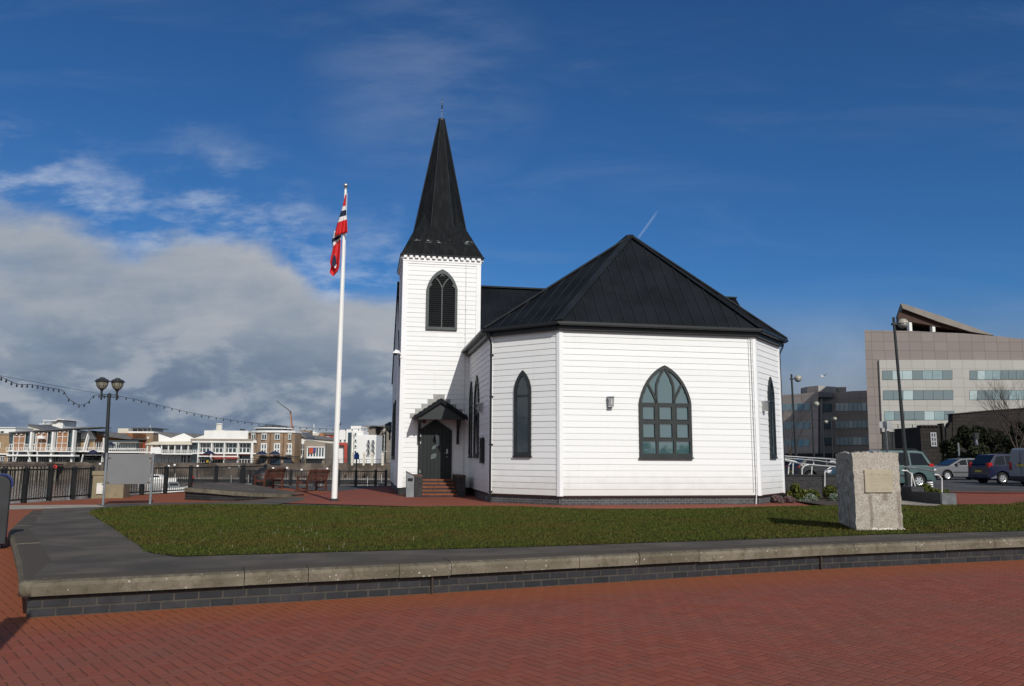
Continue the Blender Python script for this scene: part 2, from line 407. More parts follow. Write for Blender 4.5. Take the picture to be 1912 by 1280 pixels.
# front plaza
wallpts = [(-4.66, 7.97), (-3.5, 8.45), (-.88, 9.50), (1.34, 10.43), (4.42, 11.72), (8.11, 12.95), (12, 14.1), (22, 16.6)]
leftpts = [(-4.66, 7.97), (-5.65, 9.58), (-7.52, 12.5), (-9.27, 15.2), (-11.1, 18.5), (-12.8, 21.6), (-14.3, 24.5)]
plaza = [(-60, -20), (60, -20), (60, 30), (22, 17)] + [(x, y+.25) for x, y in wallpts[::-1]] + [(x+.2, y) for x, y in leftpts[1:-1]] + [(-13.3, 24.6), (-11.0, 26.3), (-8.5, 28.0), (-8.0, 36.5), (-13.0, 42.5), (-13.9, 37.3), (-14.9, 33), (fA[1].x+.1, fA[1].y+.4), (-17.9, 19.5), (-45, 7.8), (-60, 7)]
tag(sheet('plaza_paving', plaza, M_pave), kind='structure')
tag(sheet('church_paving', [(-8.46, 27.6), (-4, 26.2), (1, 25), (6, 25.6), (10, 27.0), (14, 29.4), (14, 34), (10, 37), (-2, 45), (-7, 42.6), (-7.95, 36.4)], M_pave2, dz=.004), kind='structure')
tag(sheet('concrete_path', [(-16.4, 24.0), (-14.2, 23.4), (-12.3, 25.0), (-11.3, 26.1), (-13.2, 25.9), (-16.0, 25.3)], M_cream, dz=.005), kind='structure')
# ---------------------------------------------------------------- terrace: retaining wall, coping, tarmac, lawn
M_dbrick = brick_mat('blue_brick', (.016, .018, .022), (.034, .033, .037), (.062, .056, .046), .236, .083, .011, .6, .8, var=.5, stain=(.042, .042, .045))
M_pipe = mat('rusty_pipe', (.05, .035, .028), .6)
def lichen_mat():
    m = bpy.data.materials.new('coping_concrete'); m.use_nodes = True; t = NT(m.node_tree); b = t.n['Principled BSDF']
    oc = t.node('ShaderNodeTexCoord').outputs['Object']
    n = t.noise(oc, 2.2, 6, .62); n2 = t.noise(oc, 9, 6, .7)
    c = t.mix(t.sstep(n, .32, .68), (.122, .106, .076), (.20, .175, .132))
    c = t.mix(t.m('MULTIPLY', t.sstep(n2, .48, .7), .65), c, (.07, .06, .034))
    vo = t.node('ShaderNodeTexVoronoi', i_Vector=oc, i_Scale=16.0)
    nz = t.node('ShaderNodeNewGeometry').outputs['Normal']
    sp = t.m('LESS_THAN', t.m('ADD', vo.outputs['Distance'], t.m('MULTIPLY', t.noise(oc, 3, 3), .5)), .36)
    c = t.mix(t.m('MULTIPLY', sp, .75), c, (.5, .47, .40))
    nzz = t.node('ShaderNodeSeparateXYZ', i_0=nz).outputs[2]
    c = t.mix(t.m('MULTIPLY', t.sstep(t.m('ADD', nzz, t.m('MULTIPLY', t.m('SUBTRACT', n2, .5), .5)), .62, .95), .97), c, (.070, .059, .046))
    t.put(b.inputs['Base Color'], c); b.inputs['Roughness'].default_value = .95; b.inputs['Specular IOR Level'].default_value = .2
    bn = t.node('ShaderNodeBump', i_Strength=.9, i_Distance=.012, i_Height=t.noise(oc, 32, 6, .7)); t.l.new(bn.outputs[0], b.inputs['Normal'])
    return m
M_cope = lichen_mat()
rw = thing('retaining_wall', 'long low wall of dark blue bricks under lichened concrete coping, edging the front of the lawn', 'wall', (0, 10, 0))
def offs(pl, d):
    r = []
    for i, p in enumerate(pl):
        a = Vector(pl[max(i-1, 0)]); b = Vector(pl[min(i+1, len(pl)-1)]); t = (b-a).normalized()
        r.append(Vector((p[0] - t.y*d, p[1] + t.x*d)))
    return r
def subdiv(pl, step):
    r = [Vector(pl[0])]
    for a, b in zip(pl, pl[1:]):
        a, b = Vector(a), Vector(b); n = max(1, int((b-a).length/step))
        r += [a + (b-a)*(i+1)/n for i in range(n)]
    return r
back = [Vector(p) for p in leftpts[::-1]]
def wall_run(pl, sgn):
    """brick base as a continuous run with UVs along it"""
    g = G(); inn = offs(pl, .3*sgn)
    for i in range(len(pl)-1):
        a, b, c, d = pl[i], pl[i+1], inn[i+1], inn[i]
        za, zb = T_(a.x, a.y)-.14, T_(b.x, b.y)-.14
        if max(za, zb) < -.02: continue
        q = [(a.x, a.y, -.06), (b.x, b.y, -.06), (b.x, b.y, zb), (a.x, a.y, za)]
        g.quad(*(q if sgn > 0 else q[::-1]))
    return g
fr = [Vector(p) for p in wallpts]
wall_run(fr, 1).build('brick_base', M_dbrick, rw, (0, 10, 0))
wall_run([Vector(p) for p in leftpts], -1).build('brick_side', M_dbrick, rw, (0, 10, 0))
# coping: separate stones with thin joints, rounded front edge
def coping(pl, sgn, name, lens):
    run = [0]
    for a, b in zip(pl, pl[1:]): run.append(run[-1] + (b-a).length)
    def pos(s):
        for i in range(len(run)-1):
            if s <= run[i+1] or i == len(run)-2:
                f = (s-run[i])/(run[i+1]-run[i]); t = (pl[i+1]-pl[i]).normalized()
                return pl[i].lerp(pl[i+1], f), Vector((-t.y, t.x))*sgn
    g = G(); s = 0; k = 0
    prof = [(-.075, -.15), (-.085, -.06), (-.075, -.025), (-.045, -.004), (0, .003), (.26, .004), (.26, -.15)]
    while s < run[-1]-.05:
        L = min(lens[k % len(lens)]*random.uniform(.9, 1.1), run[-1]-s); k += 1
        n = max(2, int(L/.4)); rows = []; jz, jf = random.uniform(-.004, .004), random.uniform(-.006, .006)
        for j in range(n+1):
            p, nn = pos(s + (.0035 if j == 0 else L-.0035 if j == n else L*j/n))
            zt = T_(p.x, p.y)
            rows.append([(p.x + nn.x*(o+jf), p.y + nn.y*(o+jf), max(zt + dz + jz, -.02)) for o, dz in prof])
        m = len(prof); vs = [v for r in rows for v in r]
        fs = [(j*m+i, (j+1)*m+i, (j+1)*m+i+1, j*m+i+1) for j in range(n) for i in range(m-1)]
        fs += [tuple(range(m)), tuple(range((n+1)*m-1, n*m-1, -1))]
        if sgn < 0: fs = [f[::-1] for f in fs]
        g.add(vs, fs); s += L
    o = g.build(name, M_cope, rw, (0, 10, 0)); return o
coping(fr, 1, 'coping', [2.05, .72, 1.1, .62, .95, .78, .85, 1.0])
coping([Vector(p) for p in leftpts], -1, 'coping', [3.0, 2.0])
corner = G(); c0 = Vector(wallpts[0])
corner.lathe((c0.x, c0.y, T_(*c0)), [(.0, -.15), (.082, -.15), (.09, -.06), (.08, -.025), (.05, -.004), (.0, .003)], 16)
corner.build('coping_corner', M_cope, rw, (0, 10, 0), smooth=True)
for px in (812, 1531):
    p = gp(px, 1100 if px < 1000 else 1062, False); i = min(range(len(wallpts)-1), key=lambda i: abs(wallpts[i][0]-p.x))
    a, b = [(a, b) for a, b in zip(wallpts, wallpts[1:]) if a[0] <= p.x <= b[0]][0]; yy = a[1] + (b[1]-a[1])*(p.x-a[0])/(b[0]-a[0])
    G().tube([(p.x, yy-.03, .0), (p.x, yy-.03, .225)], .016, 8).build('drain_pipe', M_pipe, rw, (0, 10, 0))
def poly_px(pts): return [gp(x, y) for x, y in pts]
lawn_poly = poly_px([(290, 1041), (240, 1005), (200, 978), (172, 962), (166, 957), (180, 950), (215, 947), (300, 943), (400, 941), (508, 942.5), (637, 945), (733, 947), (850, 945.5), (958, 945), (1050, 949), (1157, 951.5), (1300, 950), (1438, 946), (1570, 944), (1749, 943), (1850, 942), (1885, 942), (1893, 936), (1902, 931), (1990, 926), (2060, 960), (2060, 985), (1912, 992), (1700, 996.5), (1440, 1006), (1200, 1014), (960, 1022.6), (700, 1029), (480, 1035.5)])
walk_poly = [Vector((p[0], p[1])) for p in offs(fr, .25)] + [Vector(q) for q in ((30, 24), (24, 25), (14, 21), (6, 18.5), (0, 17.5), (-4, 19), (-7.5, 23.5), (-10, 27.0), (-12.6, 25.3), (-14.1, 24.6))] + [v for v in offs([Vector(p) for p in leftpts], -.25)[-2:0:-1]]
tag(sheet('terrace_walk', walk_poly, M_walk, T_, .004), kind='structure')
sw = [gp(*q, False) for q in ((178, 941.5), (260, 939.5), (350, 938), (437, 936.5), (480, 933.5), (507, 930.5), (548, 927), (572, 928.5), (562, 935), (520, 941), (508, 944), (400, 944), (215, 950))]
tag(sheet('grey_paving', sw, M_walk, dz=.007), kind='structure')
def lawn_mat():
    m = bpy.data.materials.new('lawn'); m.use_nodes = True; t = NT(m.node_tree); b = t.n['Principled BSDF']
    oc = t.node('ShaderNodeTexCoord').outputs['Object']
    a, bb, c = t.noise(oc, .45, 5, .6, .3), t.noise(oc, 2.3, 5, .65), t.noise(oc, 60, 3, .7)
    col = t.mix(t.sstep(a, .35, .65), (.036, .038, .007), (.028, .042, .006))
    col = t.mix(t.m('MULTIPLY', t.sstep(bb, .45, .72), .7), col, (.055, .038, .011))
    col = t.mix(t.sstep(c, .3, .7, 0, .6), col, (.022, .028, .005))
    t.put(b.inputs['Base Color'], col); b.inputs['Roughness'].default_value = .95; b.inputs['Specular IOR Level'].default_value = .1
    bn = t.node('ShaderNodeBump', i_Strength=1, i_Distance=.02, i_Height=c); t.l.new(bn.outputs[0], b.inputs['Normal'])
    return m
def smooth_poly(pl, it=1):
    for _ in range(it):
        q = []
        for i in range(len(pl)):
            a, b = pl[i], pl[(i+1) % len(pl)]; q += [a*.8+b*.2, a*.2+b*.8]
        pl = q
    return pl
lawn2 = smooth_poly([v.xy for v in lawn_poly], 1)
tag(sheet('lawn', lawn2, lawn_mat(), T_, .010), kind='structure')
def blade_mat():
    m = bpy.data.materials.new('grass_blade'); m.use_nodes = True; t = NT(m.node_tree); b = t.n['Principled BSDF']
    oc = t.node('ShaderNodeTexCoord').outputs['Object']
    rnd = t.node('ShaderNodeNewGeometry').outputs['Random Per Island']
    col = t.ramp(rnd, [(0, (.033, .052, .006)), (.45, (.050, .069, .008)), (.75, (.072, .080, .012)), (1, (.115, .097, .028))])
    a = t.noise(oc, .5, 5, .65, .4)
    col = t.mix(t.sstep(a, .42, .66, 0, .85), col, (.084, .064, .016))
    col = t.mix(t.sstep(t.noise(oc, 1.6, 4, .6), .55, .72, 0, .8), col, (.042, .074, .009))
    t.put(b.inputs['Base Color'], col); b.inputs['Roughness'].default_value = .8; b.inputs['Specular IOR Level'].default_value = .15
    return m
def in_poly(x, y, pl):
    r = np.zeros(len(x), bool); n = len(pl); j = n-1
    for i in range(n):
        xi, yi, xj, yj = pl[i][0], pl[i][1], pl[j][0], pl[j][1]
        cnd = ((yi > y) != (yj > y)) & (x < (xj-xi)*(y-yi)/(yj-yi+1e-12)+xi); r ^= cnd; j = i
    return r
def fast_mesh(name, V, nf, k, m):
    """numpy mesh of nf faces with k own vertices each"""
    me = bpy.data.meshes.new(name); me.vertices.add(len(V)); me.vertices.foreach_set('co', V.astype(np.float32).ravel())
    me.loops.add(nf*k); me.loops.foreach_set('vertex_index', np.arange(nf*k, dtype=np.int32))
    me.polygons.add(nf); me.polygons.foreach_set('loop_start', np.arange(nf, dtype=np.int32)*k); me.polygons.foreach_set('loop_total', np.full(nf, k, np.int32))
    me.update(); me.validate(); me.materials.append(m)
    o = bpy.data.objects.new(name, me); COL.objects.link(o); return o
def make_grass(n=560000):
    P = np.array([[v.x, v.y] for v in lawn2]); lo, hi = P.min(0), P.max(0)
    hi[0] = min(hi[0], 22)
    x = rng.uniform(lo[0], hi[0], n*2); y = rng.uniform(lo[1], hi[1], n*2)
    pr = np.clip((13/np.hypot(x, y))**1.6, 0, 1); keep = rng.uniform(size=n*2) < pr; x, y = x[keep], y[keep]
    k = in_poly(x + rng.normal(0, .035, len(x)), y + rng.normal(0, .035, len(y)), P); x, y = x[k], y[k]; n = len(x)
    z = np.minimum(.36, np.maximum(.36-.0215*(y-.39*x-9.79), 0)) + .008
    d = np.hypot(x, y); h = rng.uniform(.010, .028, n)*(1+.02*d); w = rng.uniform(.004, .008, n)*np.maximum(1, d/11)
    a = rng.uniform(0, 2*np.pi, n); lx, ly = rng.normal(0, .5, n)*h, rng.normal(0, .5, n)*h
    cx, cy = np.cos(a)*w, np.sin(a)*w
    V = np.stack([np.stack([x-cx, y-cy, z], 1), np.stack([x+cx, y+cy, z], 1), np.stack([x+lx, y+ly, z+h], 1)], 1).reshape(-1, 3)
    return tag(fast_mesh('grass', V, n, 3, blade_mat()), 'short mown grass of the lawn with brown worn patches', 'grass', kind='stuff')
make_grass()
def daisies():
    g = G()
    for cx, cy, n, sp in ((520, 960, 10, 40), (530, 994, 14, 22), (560, 1028, 8, 25), (640, 945, 3, 8), (250, 958, 8, 40), (350, 950, 6, 30), (1060, 966, 6, 12), (420, 985, 8, 60), (1890, 985, 3, 20), (330, 1005, 6, 50)):
        for _ in range(n):
            p = gp(cx + random.gauss(0, sp*2.2), cy + random.gauss(0, sp*.35))
            if not in_poly(np.array([p.x]), np.array([p.y]), lawn2)[0]: continue
            r = random.uniform(.007, .014); z = p.z + random.uniform(.03, .055)
            g.add([(p.x+r*math.cos(t*1.047), p.y+r*math.sin(t*1.047), z) for t in range(6)], [(0, 1, 2, 3, 4, 5)])
            g.add([(p.x-.002, p.y, p.z), (p.x+.002, p.y, p.z), (p.x, p.y, z)], [(0, 1, 2)])
    tag(g.build('daisies', mat('daisy_white', (.75, .73, .68), .8, .05)), 'small white daisies and scraps dotted over the lawn', 'flowers', kind='stuff')
daisies()
# ---------------------------------------------------------------- the church (local frame: u along the front facet, v away, z up)
TH, BX, BY = .1839, 1.6269, 27.0
CA, CL, TV = 2.0513, 7.197, 7.773
ZS, ZE = .315, 5.91
def white_paint():
    m = bpy.data.materials.new('white_paint'); m.use_nodes = True; t = NT(m.node_tree); b = t.n['Principled BSDF']
    oc = t.node('ShaderNodeTexCoord').outputs['Object']; z = t.node('ShaderNodeSeparateXYZ', i_0=oc).outputs[2]
    r = t.node('ShaderNodeNewGeometry').outputs['Random Per Island']
    c = t.ramp(r, [(0, (.738, .738, .728)), (.5, (.755, .755, .745)), (1, (.775, .775, .766))])
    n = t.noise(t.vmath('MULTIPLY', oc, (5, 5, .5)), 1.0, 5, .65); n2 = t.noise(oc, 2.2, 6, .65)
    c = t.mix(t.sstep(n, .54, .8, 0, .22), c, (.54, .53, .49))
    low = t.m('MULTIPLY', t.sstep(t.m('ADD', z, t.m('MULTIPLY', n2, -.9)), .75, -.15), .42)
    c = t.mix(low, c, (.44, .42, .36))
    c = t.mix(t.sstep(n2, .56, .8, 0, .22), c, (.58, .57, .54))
    t.put(b.inputs['Base Color'], c); b.inputs['Roughness'].default_value = .5; b.inputs['Specular IOR Level'].default_value = .3
    bn = t.node('ShaderNodeBump', i_Strength=.12, i_Distance=.006, i_Height=t.noise(t.vmath('MULTIPLY', oc, (4, 4, 30)), 1.0, 4)); t.l.new(bn.outputs[0], b.inputs['Normal'])
    return m
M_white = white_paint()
M_trim = mat('white_trim', (.78, .78, .78), .45, .03, 1.5)
M_roof = mat('dark_roof_sheet', (.0078, .0098, .0125), .6, .3, .8, .05, 6, spec=.12, stain=(.011, .013, .016), stscale=1.1)
M_lead = mat('dark_ridge_sheet', (.018, .021, .025), .6, .25, 1.2, spec=.12)
M_black = mat('black_paint', (.010, .011, .012), .4, .2, 2)
M_frame = mat('dark_green_frame', (.021, .026, .026), .5, .2, 3)
M_louv = mat('louvre_frame', (.055, .068, .066), .55, .15, 3)
M_door = brick_mat('door_boards', (.012, .017, .017), (.018, .023, .023), (.004, .005, .005), .16, 9, .012, .45, .4, 0, .3)
M_glass = glass_mat('window_glass', (.045, .098, .102), 2.4)
M_glassd = glass_mat('dark_glass', (.012, .02, .024), 1.8)
M_flash = mat('grey_flashing', (.30, .295, .28), .7, .25, 2)
M_plinth = brick_mat('plinth_brick', (.045, .046, .052), (.075, .073, .08), (.16, .155, .15), .228, .077, .011, .65, .5, var=.35, stain=(.13, .135, .145))
M_redbrick = brick_mat('step_brick', (.20, .062, .03), (.27, .085, .042), (.12, .07, .05), .112, .2, .01, .85, .4, 0, .3)
M_steel = mat('brushed_steel', (.45, .46, .47), .35, .15, 6, metal=.8)
M_galv = mat('galvanised_grey', (.20, .215, .225), .55, .15, 4, metal=.2)
M_lampglass = glass_mat('lamp_glass', (.24, .24, .23), 1.5, .15)
church = thing('timber_church', 'white weatherboarded church with black roofs, slender spire and arched windows', 'church', (BX, BY, 0), TH)
class Face:
    """frame on a wall plane: pt(x along, z up, d out of the wall)"""
    def __init__(s, p, q):
        s.p = Vector((*p, 0)); s.q = Vector((*q, 0)); d = s.q - s.p; s.len = d.length; s.d = d/s.len; s.n = Vector((s.d.y, -s.d.x, 0))
    def pt(s, x, z, d=0): return s.p + s.d*x + s.n*d + Vector((0, 0, z))
    def box(s, g, x0, x1, z0, z1, d0, d1, mi=0): return g.obox(s.pt(x0, z0, d0), s.d*(x1-x0), s.n*(d1-d0), Vector((0, 0, z1-z0)), mi)
    def poly(s, g, pts, d0, d1, mi=0): return g.prism([s.pt(x, z, d0) for x, z in pts], s.n*(d1-d0), mi)
    def strip(s, g, pts, w, d0, d1, mi=0):
        """flat bar of width w following a polyline on the wall"""
        pts = [Vector(p) for p in pts]; l = []; r = []
        for i in range(len(pts)):
            t = (pts[min(i+1, len(pts)-1)] - pts[max(i-1, 0)]).normalized(); nn = Vector((-t.y, t.x))*w/2
            l.append(pts[i]+nn); r.append(pts[i]-nn)
        for i in range(len(pts)-1): s.poly(g, [l[i], l[i+1], r[i+1], r[i]], d0, d1, mi)
    def ring(s, g, outer, inner, d0, d1, mi=0):
        n = len(outer); V = [s.pt(x, z, d) for d in (d0, d1) for pl in (outer, inner) for x, z in pl]
        fs = []
        for i in range(n):
            j = (i+1) % n
            fs += [(2*n+i, 2*n+j, 3*n+j, 3*n+i), (i, j, 2*n+j, 2*n+i), (n+j, n+i, 3*n+i, 3*n+j)]
        g.add(V, fs, mi)
def arch(xc, w, z0, zs, zt, n=10):
    """pointed arch outline, counter-clockwise from lower left"""
    h, r = w/2, zt-zs; R = (h*h + r*r)/(2*h); c = R-h; a = math.atan2(r, c)
    right = [(xc - c + R*math.cos(a*i/n), zs + R*math.sin(a*i/n)) for i in range(n+1)]
    right = [(x*(1-.22) + .22*(xc+h - h*(z-zs)/r), z) for x, z in right]
    return [(xc-h, z0), (xc+h, z0)] + right + [(2*xc-x, z) for x, z in right[-2::-1]]
plan = [(-CA, TV-.02), (-CA, CA), (0, 0), (CL, 0), (CL+CA, CA), (CL+CA, TV+3)]
F = [Face(plan[i], plan[i+1]) for i in range(5)]
def siding(g, f, x0, x1, z0, z1, n, skip=None):
    h = (z1-z0)/n
    for i in range(n):
        za, zb = z0+i*h, z0+(i+1)*h
        j = random.uniform(-.0025, .0025); b0, b1 = .024+j, .009
        xa, xb = x0, x1
        if skip: xa, xb = skip(za, zb)
        cut = [xa, xb]
        if xb-xa > 2.5: cut = [xa, xa + (xb-xa)*random.uniform(.2, .8), xb]
        for u, v in zip(cut, cut[1:]):
            e = random.uniform(-.0012, .0012); g.quad(f.pt(u, za, b0+e), f.pt(v, za, b0+e), f.pt(v, zb, b1+e), f.pt(u, zb, b1+e))
        g.quad(f.pt(xa, za, 0), f.pt(xb, za, 0), f.pt(xb, za, b0), f.pt(xa, za, b0))
g = G()
for f in F: siding(g, f, 0, f.len, ZS, ZE, 27)
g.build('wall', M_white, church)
g = G()
for i in range(1, 5):
    p = Vector(plan[i]).to_3d()
    for f, x0, x1 in ((F[i-1], F[i-1].len-.10, F[i-1].len+.045*.4), (F[i], -.018, .10)):
        f.box(g, x0, x1, ZS-.02, ZE, .0, .045)
F[0].box(g, 0, .09, ZS-.02, ZE, 0, .045)
build_split(g, 'corner_board', M_trim, church)
g = G()
for i, f in enumerate(F): f.box(g, -.04, f.len+.03, ZS-.055, ZS, -.05, .02)
g.build('drip_board', mat('dark_drip', (.03, .012, .012), .6), church)
g = G()
for i, f in enumerate(F): g.quad(f.pt(-.02, -.3, -.05), f.pt(f.len+.02, -.3, -.05), f.pt(f.len+.02, ZS-.05, -.05), f.pt(-.02, ZS-.05, -.05))
pl = g.build('plinth', M_plinth, church)
g = G(); F[0].box(g, 4.6, 4.78, -.02, .16, -.06, -.03); g.build('air_vent', M_galv, pl)
# apse and wing roof
def offset_plan(pl, d):
    r = []
    for i in range(len(pl)):
        if i == 0: n = F[0].n; r.append(Vector(pl[0]).to_3d() + n*d)
        elif i == len(pl)-1: r.append(Vector(pl[i]).to_3d() + F[-1].n*d)
        else:
            n1, n2 = F[i-1].n, F[i].n; b = (n1+n2).normalized(); r.append(Vector(pl[i]).to_3d() + b*(d/b.dot(n1)))
    return r
AP = Vector((3.6, 2.87, 10.22)); RID = Vector((3.6, 16, 10.22)); OV = .34; ZR = 6.13
ev = offset_plan(plan, OV)
for e in ev: e.z = ZR
ev[-1].y = 16
roof_faces = [(ev[0], ev[1], AP, Vector((AP.x, ev[0].y, AP.z))), (ev[1], ev[2], AP), (ev[2], ev[3], AP), (ev[3], ev[4], AP), (ev[4], ev[5], RID, AP)]
g = G()
for f in roof_faces: g.add(list(f), [tuple(range(len(f)))])
g.quad(Vector((AP.x, ev[0].y, AP.z)), AP, RID, (AP.x-6, 16, ZR))
roof = g.build('roof', M_roof, church)
def seams(g, face, step, phase=.2, hgt=.032, w=.022, m=.16):
    """standing seams rising square to the eave, stopping short of the hips"""
    a, b = Vector(face[0]), Vector(face[1]); e = (b-a); L = e.length; e.normalize()
    n = e.cross(Vector(face[2])-a).normalized(); up = n.cross(e)
    if up.z < 0: up = -up
    if n.z < 0: n = -n
    P = [((Vector(p)-a).dot(e), (Vector(p)-a).dot(up)) for p in face]
    x = phase
    while x < L:
        hi = 0
        for i in range(len(P)):
            (x0, y0), (x1, y1) = P[i], P[(i+1) % len(P)]
            if (x0-x)*(x1-x) < 0: hi = max(hi, y0 + (y1-y0)*(x-x0)/(x1-x0))
        if hi > .5: g.bar(a + e*x + up*.0 + n*hgt/2, a + e*x + up*(hi-m) + n*hgt/2, w, hgt, n)
        x += step
g = G()
for i, f in enumerate(roof_faces[:4]): seams(g, f, .43, .25)
g.build('standing_seam', M_lead, roof)
g = G()
for i in (1, 2, 3, 4): 
    a = ev[i]; d = (AP-a).normalized(); g.bar(a + d*.05 + Vector((0, 0, .03)), AP + Vector((0, 0, .03)), .30, .05)
g.bar(AP + Vector((0, 0, .03)), RID + Vector((0, 0, .03)), .3, .05)
g.build('hip_capping', M_lead, roof)
g = G()
for i in range(5):
    a, b = ev[i], ev[i+1]; d = (b-a).normalized(); n = Vector((d.y, -d.x, 0))
    zc = Vector((0, 0, -.015))
    g.bar(a + zc - d*.03, b + zc + d*.03, .05, .09)
gut = g.build('gutter', M_black, church)
g = G()
for i in range(5):
    f = F[i]; x0 = -.02 if i == 0 else -.08; x1 = f.len+.08
    f.box(g, x0, x1, ZE-.005, ZR-.05, .04, .17)
    f.box(g, x0, x1, ZR-.09, ZR-.03, .17, OV)
g.build('fascia', M_black, church)
# downpipes
def downpipe(f, x, m=M_black, d=.09, top=ZE+.1, r=.038):
    g = G(); g.tube([f.pt(x, top, d+.18), f.pt(x, top-.12, d+.15), f.pt(x, top-.42, d), f.pt(x, -.0, d)], r, 8)
    for z in (.35, 2.0, 3.7, 5.2): f.box(g, x-.065, x+.065, z, z+.05, .03, d)
    return g.build('downpipe', m, church)
downpipe(F[1], .085); downpipe(F[4], .07)
g = G(); g.tube([F[2].pt(CL-.16, ZE-.02, .06), F[2].pt(CL-.16, ZS+.1, .06), F[2].pt(CL-.2, .0, .06)], .017, 6); g.build('white_cable_pipe', M_trim, church)
g = G(); g.tube([F[2].pt(CL-.25, ZE-.02, .045), F[2].pt(CL-.25, ZS+.1, .045)], .010, 6); g.build('white_cable_pipe', M_trim, church)
# lancet windows
def lancet(f, xc, w, z0, zs, zt, bar=None):
    g = G(); o = arch(xc, w, z0, zs, zt); i = arch(xc, w-.2, z0+.12, zs, zt-.2)
    f.ring(g, o, i, .0, .075); fr = g.build('window', M_frame, church)
    g = G(); f.poly(g, i, .0, .042); g.build('glass', M_glassd, fr)
    g = G(); f.box(g, xc-w/2-.03, xc+w/2+.03, z0-.05, z0-.001, .0, .10); g.build('sill', M_frame, fr)
    g = G()
    if bar: f.box(g, xc-w/2+.1, xc+w/2-.1, bar-.04, bar+.04, .043, .068)
    # small cusps under the point
    for sx in (-1, 1):
        f.poly(g, [(xc+sx*(w/2-.1), zs+.02), (xc+sx*(w/2-.17), zs+.12), (xc+sx*(w/2-.1)*.86, zs+.26)], .043, .068)
    build_split(g, 'glazing_bar', M_frame, fr)
lancet(F[1], 1.42, .70, 1.63, 3.93, 4.60, 3.70)
lancet(F[3], F[3].len-1.30, .70, 1.63, 3.93, 4.60, 3.70)
lancet(F[0], .75, .78, 1.60, 3.95, 4.75, 3.70)
lancet(F[0], 2.45, 1.25, 1.60, 3.75, 4.82, 3.60)
# big traceried window
def big_window():
    f = F[2]; xc, w, z0, zs, zt = 3.745, 1.90, 1.60, 3.46, 4.78
    g = G(); o = arch(xc, w, z0, zs, zt, 16); i = arch(xc, w-.18, z0+.13, zs, zt-.14, 16); f.ring(g, o, i, .0, .10)
    fr = g.build('tracery_window', M_frame, church)
    g = G(); f.poly(g, i, .0, .04); g.build('glass', M_glass, fr)
    g = G(); f.box(g, xc-w/2-.03, xc+w/2+.03, z0-.05, z0-.001, .0, .13); g.build('sill', M_frame, fr)
    g = G(); x0, x1 = xc-w/2+.09, xc+w/2-.09; d0, d1 = .041, .085
    m1, m2 = xc-.315, xc+.315
    for m in (m1, m2): f.box(g, m-.05, m+.05, z0+.13, zs, d0, d1)
    for z in (zs-.05, 2.82, 2.20):
        for a, b in ((x0, m1-.055), (m1+.055, m2-.055), (m2+.055, x1)): f.box(g, a, b, z-.055, z+.055, d0, d1)
    # casement sashes inside the two middle rows
    for za, zb in ((2.255, 2.765), (2.875, zs-.105)):
        for a, b in ((x0, m1-.055), (m1+.055, m2-.055), (m2+.055, x1)):
            f.ring(g, [(a, za), (b, za), (b, zb), (a, zb)], [(a+.035, za+.025), (b-.035, za+.025), (b-.035, zb-.025), (a+.035, zb-.025)], d0, d1+.012)
    # centre light with cusped ogee head, side lights, branching bars
    R = lambda pts: [(2*xc-x, z) for x, z in pts]
    cen = [(m1, zs), (m1, zs+.50), (m1+.02, zs+.68), (m1+.09, zs+.86), (m1+.19, zs+1.03), (xc-.04, zs+1.16)]
    sid = [(m1, zs), (m1-.05, zs+.16), (m1-.14, zs+.36), (m1-.26, zs+.58), (m1-.31, zs+.66)]
    for b in (cen, sid):
        f.strip(g, b, .075, d0, d1); f.strip(g, R(b), .075, d0, d1)
    cus = [[(m1+.03, zs+.60), (m1+.115, zs+.74), (m1+.14, zs+.90)], [(m1-.10, zs+.30), (m1-.235, zs+.40), (m1-.22, zs+.52)], [(xc-.83, zs+.28), (xc-.72, zs+.36), (xc-.70, zs+.5)]]
    for c in cus:
        f.poly(g, c, d0, d1-.01); f.poly(g, R(c), d0, d1-.01)
    g.build('tracery', M_frame, fr)
big_window()
def wall_light(f, x, z):
    g = G(); f.box(g, x-.09, x+.09, z-.17, z+.17, .03, .07); f.box(g, x-.10, x+.10, z+.16, z+.20, .03, .24); f.box(g, x-.09, x+.09, z-.17, z-.14, .07, .2)
    o = g.build('wall_light', M_steel, church)
    g = G(); f.poly(g, [(x-.085, z-.14), (x+.085, z-.14), (x+.095, z+.16), (x-.095, z+.16)], .07, .2); g.build('lamp_glass', M_lampglass, o)
    g = G(); f.box(g, x-.03, x+.03, z-.1, z+.1, .2, .215); g.build('lamp_strip', M_steel, o)
wall_light(F[2], 1.76, 3.46); wall_light(F[3], .62, 3.44); wall_light(F[0], 3.95, 3.42)
g = G(); F[0].box(g, 3.9, 4.55, 1.35, 2.3, .03, .12); nb = g.build('notice_case', M_black, church)
g = G(); F[0].box(g, 3.97, 4.48, 1.42, 2.23, .12, .125); g.build('case_glass', M_glassd, nb)
# nave behind
NV, NZ, NE = 13.69, 10.1, 5.9
nf0, nf1 = NV-4.1, NV+4.1; nu0, nu1 = -4.97, 13.3
Fg = Face((nu0, nf1), (nu0, nf0))
g = G()
siding(g, Fg, 0, 8.2, ZS, NE, 27)
siding(g, Fg, 0, 8.2, NE, NZ, 20, lambda za, zb: (max(0, (za-NE)/(NZ-NE)*4.1), min(8.2, 8.2-(za-NE)/(NZ-NE)*4.1)))
g.quad((nu0, nf0, ZS), (nu1, nf0, ZS), (nu1, nf0, NE), (nu0, nf0, NE))
g.add([(nu1, nf0, ZS), (nu1, nf1, ZS), (nu1, nf1, NE), (nu1, NV, NZ), (nu1, nf0, NE)], [(0, 1, 2, 3, 4)])
g.quad((nu1, nf1, ZS), (nu0, nf1, ZS), (nu0, nf1, NE), (nu1, nf1, NE))
g.build('nave_wall', M_white, church)
